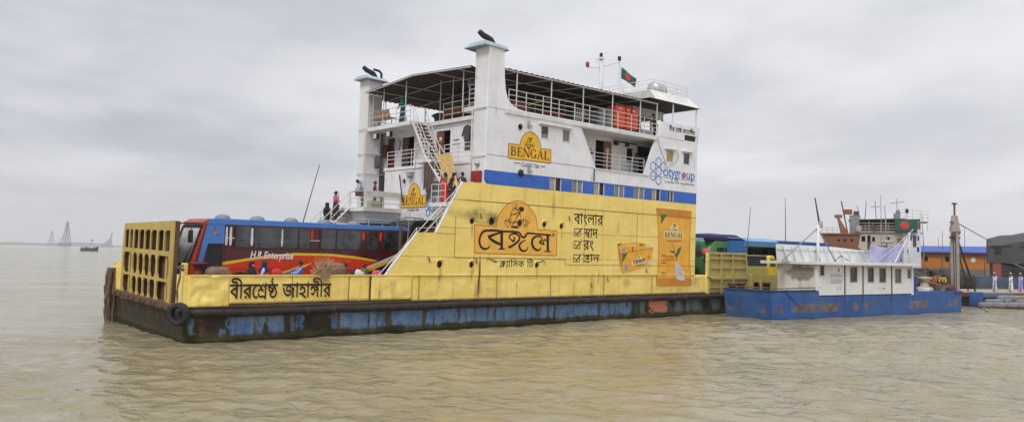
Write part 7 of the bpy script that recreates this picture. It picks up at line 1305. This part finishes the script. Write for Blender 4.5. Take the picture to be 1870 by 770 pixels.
# ropes between hull, ferry and pier
def rope(label, pts, r=.03, m='rope'): o = MB().tube(pts, r, 6).build('mooring_rope', K[m]); return tag(o, label, 'rope')
rope('brown mooring rope sagging from the ferry to the blue boat', [FERRY @ Vector((34.5, -.05, 2.55)), FERRY @ Vector((36.5, -.3, 1.95)), BARGE @ Vector((1.5, .3, 1.97)), BARGE @ Vector((3.5, .4, 2.0)), BARGE @ Vector((5.0, -.0, 2.05))], .035)
rope('dark rope hanging down the blue bow side', [BARGE @ Vector((1.2, -.03, 1.85)), BARGE @ Vector((2.3, -.05, 1.1)), BARGE @ Vector((3.4, -.06, .55))], .018, 'black')
rope('dark mooring line from the blue stern into the water', [BARGE @ Vector((23.7, .3, 1.4)), BARGE @ Vector((24.8, -.2, .6)), BARGE @ Vector((26.2, -1.0, -.1))], .03, 'black')
rope('pale rope stretched along the aft deck to the spud mast', [BARGE @ Vector((16.5, .2, 3.0)), BARGE @ Vector((19.5, .3, 2.35)), BARGE @ Vector((22.6, .4, 1.9))], .028, 'bamboo')
# ------------------------------------------------------------------ the landing and the boats behind (world metres)
def ground():
    mb = MB(); vs = []; fs = []; nx, ny = 60, 40
    for j in range(ny+1):
        for i in range(nx+1):
            x = 34+i*3.2; y = 84+j*3.0-(x-34)*.12; e = min(1, j/3); vs.append((x, y, -.5+1.5*e+.5*mnoise.noise((x*.2, y*.2, 0))*e))
    for j in range(ny):
        for i in range(nx): a = j*(nx+1)+i; fs.append((a, a+1, a+nx+2, a+nx+1))
    M = Mat('dark muddy bank', .9); f = M.noise(.6, (1, 1, 1), 6, .65); return struct(mb.add(vs, fs, True).build('riverbank', M.fin(M.mix(f, (.055, .042, .035), (.16, .125, .10)), None, M.bump(f, .6, .2))))
ground()
PIER = Matrix.Translation((42.2, 68.6, 0)) @ Matrix.Rotation(R(20), 4, 'Z')
pr = thing('pontoon_pier', 'low rust red landing pontoon with a flat walkway', 'pier', PIER)
kp = paint('rust red pontoon paint', (.20, .07, .05), .5, .6, .7, 1.5); kd = plain('dark pontoon side', (.02, .018, .018), .7)
MB().box(0, 26, .3, 7, -.6, .82).build('hull', kd, pr); MB().box(-.4, 26, 0, 7.2, .86, 1.2).build('edge_beam', kp, pr); MB().box(-.3, 26, .1, 7.1, 1.201, 1.26).build('walkway', plain('pale worn planks', (.33, .27, .21), .8, 0, .3, 3.), pr)
MB().box(-.6, .6, -.15, .3, .1, 1.3).build('end_plate', K['bargeblue'], pr); MB().box(-.5, 4.5, -.06, -.0, .84, 1.18).build('edge_plate', plain('faded blue edge', (.10, .15, .26), .6), pr)
for k in range(4): MB().tube([(3+k*6, 6.8, 1.26), (3+k*6, 6.8, 2.2)], .05).build('rail_post', K['rust'], pr)
sb = None; rr = random.Random(6); sack = cloth('pale grey woven sack', (.20, .20, .215))
spots = [(42.0, 67.0, .0, 'front row end sack at the waterline, leftmost of the pile')]+[(43.0+1.1*k, 66.9+.15*k, .0, None) for k in range(4)]+[(43.0+1.1*k, 67.4+.15*k, .30, None) for k in range(4)]+[(43.9+1.1*k, 67.7+.15*k, .58, None) for k in range(3)]
MB_ = MB().box(41.4, 49, 66.6, 70, -.5, .04); o = MB_.build('mud_shelf', kd); struct(o)
for k, (x, y, z, lab) in enumerate(spots):
    if sb is None: o = lump('sandbag', lab, 'sandbag', WORLD, x, y, z, 15, 1.25, .8, .5, sack, 61, .22, 'sandbags piled at the waterline'); sb = o; continue
    o = sb.copy(); COL.objects.link(o); place(o, WORLD, x+rr.uniform(-.1, .1), y+rr.uniform(-.1, .1), z+rr.uniform(-.03, .03), rr.uniform(-25, 50)); o.scale = (rr.uniform(.9, 1.12), rr.uniform(.9, 1.1), rr.uniform(.9, 1.1))
    row = 'bottom' if z < .1 else 'middle' if z < .5 else 'top'; tag(o, 'grey woven sandbag in the %s layer of the pile at the waterline' % row, 'sandbag', 'sandbags piled at the waterline')
lav = (.42, .42, .66); wht = (.70, .70, .78)
for (px, rz, c, lab, pose) in ((45.3, 195, (.52, .50, .72), 'leftmost man in a long pale lilac robe and white cap on the pontoon walkway', 'walk'), (47.3, 185, (.44, .52, .74), 'man in a pale blue tunic striding between the two robed men', 'walk'), (48.5, 200, (.36, .32, .66), 'man in a deeper lavender robe and white cap, last in the line of three', 'walk')):
    y = 68.6+(px-42.2)*math.tan(R(20))+1.2; person(lab, WORLD, px, y, 1.26, rz, c, c if 'tunic' not in lab else (.66, .68, .76), 'robe' if 'robe' in lab else 'panjabi', 'cap', ('swing', 'back'), pose=pose, h=1.8)
# canvas covered dredger
dr = thing('dredger', 'dark vessel with a bulky grey tarpaulin covered upper works', 'boat', WORLD, 53.1, 84, 0, -31); kc = paint('grey black tarpaulin', (.075, .075, .078), .4, .1, .85, 1.5, bump=.6)
MB().hexa([(0, 0, -.5), (24, 0, -.5), (24, 8, -.5), (0, 8, -.5)], [(-2.4, 0, 2.5), (24, 0, 2.0), (24, 8, 2.0), (-2.4, 8, 2.5)]).build('hull', plain('blue grey hull', (.055, .085, .13), .7, 0, .3, 1.), dr)
prof = [(0, 4.0), (0, 6.5), (2.2, 7.2), (5, 7.6), (8, 7.4), (8.8, 6.6), (8.8, 4.0)]; tb = MB(); vs = []; n = 16
for i in range(n+1):
    for k, (y, z) in enumerate(prof): x = -.1+20*i/n; vs.append((x, y+.12*math.sin(i*1.9+k), z+.08*math.sin(i*2.3+k*2)+(-.75*(1-min(1, x/4.5))**1.5 if k in (1, 2, 3, 4, 5) else 0)))
m = len(prof); tb.add(vs, [(i*m+k, i*m+k+1, (i+1)*m+k+1, (i+1)*m+k) for i in range(n) for k in range(m-1)]+[tuple(range(m)), tuple(n*m+k for k in range(m))], False).build('tarpaulin_cover', kc, dr)
MB().box(.2, 19, .3, 8, 2.1, 4.1).build('lower_house', plain('dark lower house', (.04, .035, .035), .8), dr); MB().box(3.6, 6.6, .2, .3, 2.3, 4.0).build('wall_panel', plain('grey wall panel', (.30, .29, .28), .8), dr); MB().box(4.6, 5.6, .17, .2, 3.2, 3.9).build('opening', K['black'], dr)
krp = plain('faded red panel', (.26, .07, .05), .8); MB().box(7.0, 9.8, .15, .3, 2.1, 4.05).build('red_panel', krp, dr); MB().box(.3, 1.1, .15, .3, 2.3, 4.0).build('red_panel', krp, dr)
MB().tube([(3.3, -.08, 4), (3.3, -.08, 6.5), (5.0, 1.5, 7.6), (6.5, 2.5, 8.1), (7.2, 2.5, 7.9)], .06).tube([(0, -.05, 5.9), (9, -.05, 5.7)], .04).build('pipe', K['exhaust'], dr); MB().box(.5, 1.1, -.1, .0, 5.1, 5.9).build('hatch', K['black'], dr); MB().bar((2.2, -.4, 4.0), (5.2, -.4, 2.4), .3, .1).build('gangway', plain('grey gangway', (.16, .16, .17), .7), dr)
# orange shed with a blue roof on the bank
ob = thing('shed', 'long orange shed with a bright blue roof on the bank', 'building', WORLD, 59.2, 111, .9, -27); ko = paint('orange shed paint', (.50, .185, .035), .6, .3, .6); kg = paint('grey block wall', (.20, .17, .15), .6, .2, .85)
MB().prism(rect(0, 18, 2.2, 4.5), [rect(a, a+.5, 3.2, 3.9) for a in (1.2, 3.9, 4.7, 10.2)], 0, .2).box(0, 18, 6, 6.2, 0, 4.5).box(0, .2, .2, 6, 0, 4.5).box(17.8, 18, .2, 6, 0, 4.5).build('upper_wall', ko, ob)
MB().prism(rect(0, 18, 0, 2.2), [rect(.6, 2.2, .1, 1.9)], .02, .2).build('lower_wall', kg, ob); MB().box(.2, 17.8, .5, .6, 0, 4.4).build('lining', K['dark'], ob)
MB().hexa([(-.6, -.7, 4.5), (18.6, -.7, 4.5), (18.6, 6.8, 4.9), (-.6, 6.8, 4.9)], [(-.6, -.7, 4.62), (18.6, -.7, 4.62), (18.6, 3.2, 5.5), (-.6, 3.2, 5.5)]).build('roof', paint('blue roof sheet', (.035, .09, .40), .3, .1, .5), ob)
MB().box(7.1, 7.6, -.05, .02, 3.2, 3.8).build('window_shutter', K['whitetrim'], ob); MB().box(14.3, 15.6, -.35, .0, 3.0, 3.7).build('cooling_unit', K['drum'], ob); MB().box(14.9, 15.5, -.37, -.34, 3.1, 3.6).build('fan_grille', K['black'], ob)
MB().box(-3.2, -.9, -2, 1, 0, 5.0).build('side_block', plain('dark brick block', (.075, .05, .045), .85, 0, .3, 2.), ob); MB().box(-3.3, -.9, -2.1, 1, 5.0, 6.1).build('tank_house', ko, ob)
# second ferry, white, with the country's flag
sf = thing('passenger_ship', 'white and rusty ferry moored behind, with a dark awning deck', 'ship', WORLD, 43.7, 97, 0, -24); sf.scale = (.62, .62, 1); kw = white_side('worn white ship paint', (.46, .42, .37), 3.)
MB().hexa([(-6, 0, -.5), (14, 0, -.5), (14, 9, -.5), (-6, 9, -.5)], [(-6, 0, 3.2), (14, 0, 3.2), (14, 9, 3.2), (-6, 9, 3.2)]).build('hull', plain('dark ship hull', (.05, .045, .045), .7), sf)
ww = [(1.8, 2.5, 6.4, 7.1), (3.8, 4.3, 6.4, 7.0), (6.6, 7.0, 6.4, 7.0), (5.4, 6.2, 4.0, 4.9), (.6, 1.4, 4.2, 4.9)]
MB().prism(rect(.0, 9.5, 3.2, 7.6), [rect(*q) for q in ww]+[rect(2.9, 3.5, 5.4, 7.2), rect(7.6, 9.2, 4.0, 5.0)], .3, .4).build('deckhouse', kw, sf); MB().box(0, 12.6, 1.2, 1.3, 3.2, 9.3).box(0, 13, 1.3, 8.5, 7.5, 7.6).build('inner_wall', K['dark'], sf)
MB().box(2.9, 3.6, .2, .3, 5.6, 6.3).build('door', K['rust'], sf); MB().box(9.5, 12.6, .25, 1.25, 3.2, 8.0).build('bridge_block', white_side('cold white bridge paint', (.62, .66, .74), 1.), sf)
bw = MB()
for q in ((10.6, 11.0, 6.6, 7.2), (12.0, 12.3, 6.6, 7.1), (10.2, 10.5, 5.0, 5.5), (11.9, 12.3, 5.2, 5.8)): bw.box(q[0], q[1], .22, .26, q[2], q[3])
bw.build('window', K['glass'], sf); MB().box(11.2, 11.8, .2, .26, 5.8, 7.2).build('doorway', K['rust'], sf)
MB().box(-.3, 9.6, -.1, 1.2, 7.6, 7.72).build('deck_edge', kw, sf); MB().rail([(-.3, 0, 7.7), (9.6, 0, 7.7)], (.35, .7, 1.05), 1.5, .035, 1.05, .04).build('railing', kw, sf)
MB().hexa([(-.6, -.3, 9.1), (9.9, -.3, 9.2), (9.9, 8, 9.2), (-.6, 8, 9.1)], [(-.6, -.3, 9.2), (9.9, -.3, 9.35), (9.9, 8, 9.35), (-.6, 8, 9.2)]).build('awning', plain('dark awning', (.035, .03, .05), .8), sf)
for x in (.2, 3.2, 6.4, 9.4): MB().tube([(x, 0, 7.7), (x, 0, 9.15)], .05).build('awning_post', kw, sf)
MB().box(1.0, 8.8, .8, 1.15, 7.7, 8.4).build('bench', K['rust'], sf); MB().box(9.8, 14, .2, 6, 8.9, 9.0).build('bridge_roof', kw, sf); MB().rail([(8.5, .3, 9.3), (13.9, .3, 9.0)], (.4, .8, 1.2), 1.3, .03, 1.2, .035).build('railing', kw, sf); MB().box(10.2, 12.4, .3, 1.2, 8.0, 8.95).build('wheelhouse', plain('rusty wheelhouse', (.22, .12, .08), .7), sf)
for x in (10.0, 12.6, 13.8): MB().tube([(x, .3, 7.7), (x, .3, 8.95)], .05).build('bridge_post', kw, sf)
MB().box(7.8, 9.0, .4, 1.6, 9.35, 10.0).lathe([(.4, 10.0), (.45, 10.3), (.1, 10.5)], (8.6, 1, 0), 'z', 12).build('monkey_island', K['drum'], sf); MB().tube([(8.4, .6, 10.0), (8.4, .6, 11.9)], .06).tube([(7.1, .6, 11.3), (9.8, .6, 11.45)], .04).build('signal_mast', K['drum'], sf); MB().ball((10.2, .5, 10.3), .32, 10, 6).tube([(10.2, .5, 9.3), (10.2, .5, 10.1)], .05).build('radar_dome', K['exhaust'], sf)
for k, q in enumerate(((5.0, 6.4, .0, .3, 4.9, 5.9), (6.9, 8.2, -.1, .3, 5.2, 5.6), (.4, 1.6, .0, .3, 4.9, 5.5), (8.4, 9.3, .0, .3, 6.0, 6.9), (3.9, 4.6, -.2, .3, 7.72, 8.5))): MB().box(*q).build('locker', (K['rust'], K['drum'], K['rust'], K['brown'], K['rust'])[k], sf)
for k in range(3): MB().bar((2.4+k*2.6, -.05, 3.3), (3.6+k*2.6, -.05, 5.4), .18, .06).build('ladder', K['rust'], sf)
MB().box(0, 9.5, .05, .3, 5.3, 5.42).build('side_ledge', kw, sf); MB().box(.3, 1.3, .5, 1.5, 9.2, 10.3).build('awning_vent', K['rust'], sf)
MB().tube([(4.6, 1, 9.2), (4.4, 1, 11.6)], .06).tube([(3.6, 1, 10.9), (5.3, 1, 10.9)], .035).build('derrick_post', K['rust'], sf)
flag('green flag with a red disc hung on the side of the white ship', WORLD, 48.0, 94.6, 9.25, -24, 2.6, 1.6, .06, .05)
for lab, a, b in (('thin aerial on the white ship, left one', (44.3, 96, 9.3), (43.9, 96, 11.0)), ('short dark aerial beside the thin one on the white ship', (44.9, 96, 9.0), (45.1, 96, 11.6))): pole(lab, WORLD, a, b, .05)
# rusty tug in front of it
tg = thing('tugboat', 'rusty orange brown tug wheelhouse in front of the white ship', 'boat', WORLD, 35.4, 86, .75, -21); tg.scale = (.8, .8, 1); ktg = paint('rusty orange brown tug paint', (.235, .105, .06), .4, .3, .7)
MB().hexa([(-3, 0, -.5), (8, 0, -.5), (8, 5, -.5), (-3, 5, -.5)], [(-3.4, -.3, 4.6), (7, -.3, 4.1), (7, 5, 4.1), (-3.4, 5, 4.6)]).build('hull', plain('dark brown tug hull', (.07, .04, .032), .8), tg)
MB().hexa([(.4, .1, 4.5), (4.6, .1, 4.5), (4.6, 4, 4.5), (.4, 4, 4.5)], [(.1, -.1, 6.1), (4.9, -.1, 6.1), (4.9, 4, 6.1), (.1, 4, 6.1)]).build('wheelhouse', ktg, tg); MB().box(-.1, 5.1, -.3, 4.2, 6.1, 6.25).build('roof', ktg, tg)
for x in (2.1, 2.9, 3.8): MB().lathe([(.2, -.06), (.2, .1)], (x, .02, 5.5), 'y', 12).build('porthole', K['black'], tg)
MB().rail([(-.1, -.2, 6.25), (2.0, -.2, 6.25)], (.3, .6), .8, .03, .6, .03).build('railing', K['curtain'], tg)
MB().hexa([(2.4, .3, 6.25), (3.4, .3, 6.25), (3.4, 1.2, 6.25), (2.4, 1.2, 6.25)], [(1.9, .5, 8.1), (2.15, .5, 8.1), (2.15, 1.0, 8.1), (1.9, 1.0, 8.1)]).tube([(3.3, .6, 6.3), (2.5, .6, 9.9)], .09).box(1.6, 2.6, .4, 1.1, 8.0, 8.35).box(2.8, 3.9, .4, 1.1, 8.4, 8.95).build('mast_frame', ktg, tg); MB().box(3.6, 4.8, .6, 1.6, 6.3, 8.3).build('funnel', K['drum'], tg)
MB().lathe([(.28, -.06), (.38, -.04), (.38, .04), (.28, .06)], (4.7, .0, 6.75), 'y', 14).build('life_ring', K['curtain'], tg)
# low clutter along the bank
for k, (x, y, z, sx, sy, sz, c, lab) in enumerate(((50.5, 86, .8, 3.2, 2, 2.0, (.05, .045, .045), 'dark machinery heap on the bank behind the spud mast'), (55.0, 95, .9, 4.5, 2.5, 2.3, (.08, .07, .06), 'grey rubble heap on the bank below the orange shed'), (47.0, 88, .8, 3.0, 2, 1.9, (.06, .04, .035), 'brown scrap heap on the bank left of the spud mast'), (51.6, 85, 1.0, 1.6, 1, 1.5, (.045, .03, .028), 'small dark scrap pile against the covered dredger'))): lump('scrap_heap', lab, 'scrap', WORLD, x, y, z, k*20, sx, sy, sz, plain('scrap heap', c, .9, 0, .4, 3., .4), 70+k, .35)
for k, (px, y, c) in enumerate(((53.3, 93, (.3, .12, .08)), (56.5, 96, (.12, .12, .2)), (51.8, 92, (.35, .33, .3)))):
    person(('onlooker in a rust red shirt on the bank beyond the spud mast', 'onlooker in a dark blue shirt below the orange shed', 'onlooker in a pale shirt on the bank by the scrap')[k], WORLD, px, y, 1.0, 200+k*20, c, (.05, .05, .07), 'trousers', 'hair', ('down', 'down'))
# ------------------------------------------------------------------ river haze
hb = MB().box(-5600, 6000, -60, 5600, -2.5, 110); me = hb.mesh('haze'); o = bpy.data.objects.new('haze', me); COL.objects.link(o); o['kind'] = 'stuff'
hm = bpy.data.materials.new('pale river haze'); hm.use_nodes = True; n_ = hm.node_tree; n_.nodes.clear(); pv = n_.nodes.new('ShaderNodeVolumePrincipled'); ou = n_.nodes.new('ShaderNodeOutputMaterial'); n_.links.new(pv.outputs[0], ou.inputs['Volume'])
pv.inputs['Color'].default_value = (.92, .94, 1, 1); pv.inputs['Density'].default_value = .00026; pv.inputs['Anisotropy'].default_value = .3; me.materials.append(hm)

for k, (x, y, h_) in enumerate(((61.5, 108, 8.5), (63.2, 112, 7.6), (66.5, 111, 9.2), (60.2, 104, 6.8), (57.5, 92, 5.2))): pole(('thin aerial mast rising behind the blue shed roof, leftmost', 'thin pole behind the blue shed roof, second from the left', 'taller thin mast behind the blue shed roof near the dredger', 'short thin pole in front of the orange shed', 'thin stake on the bank beside the dredger')[k], WORLD, (x, y, .8), (x+.1, y, h_), .05)
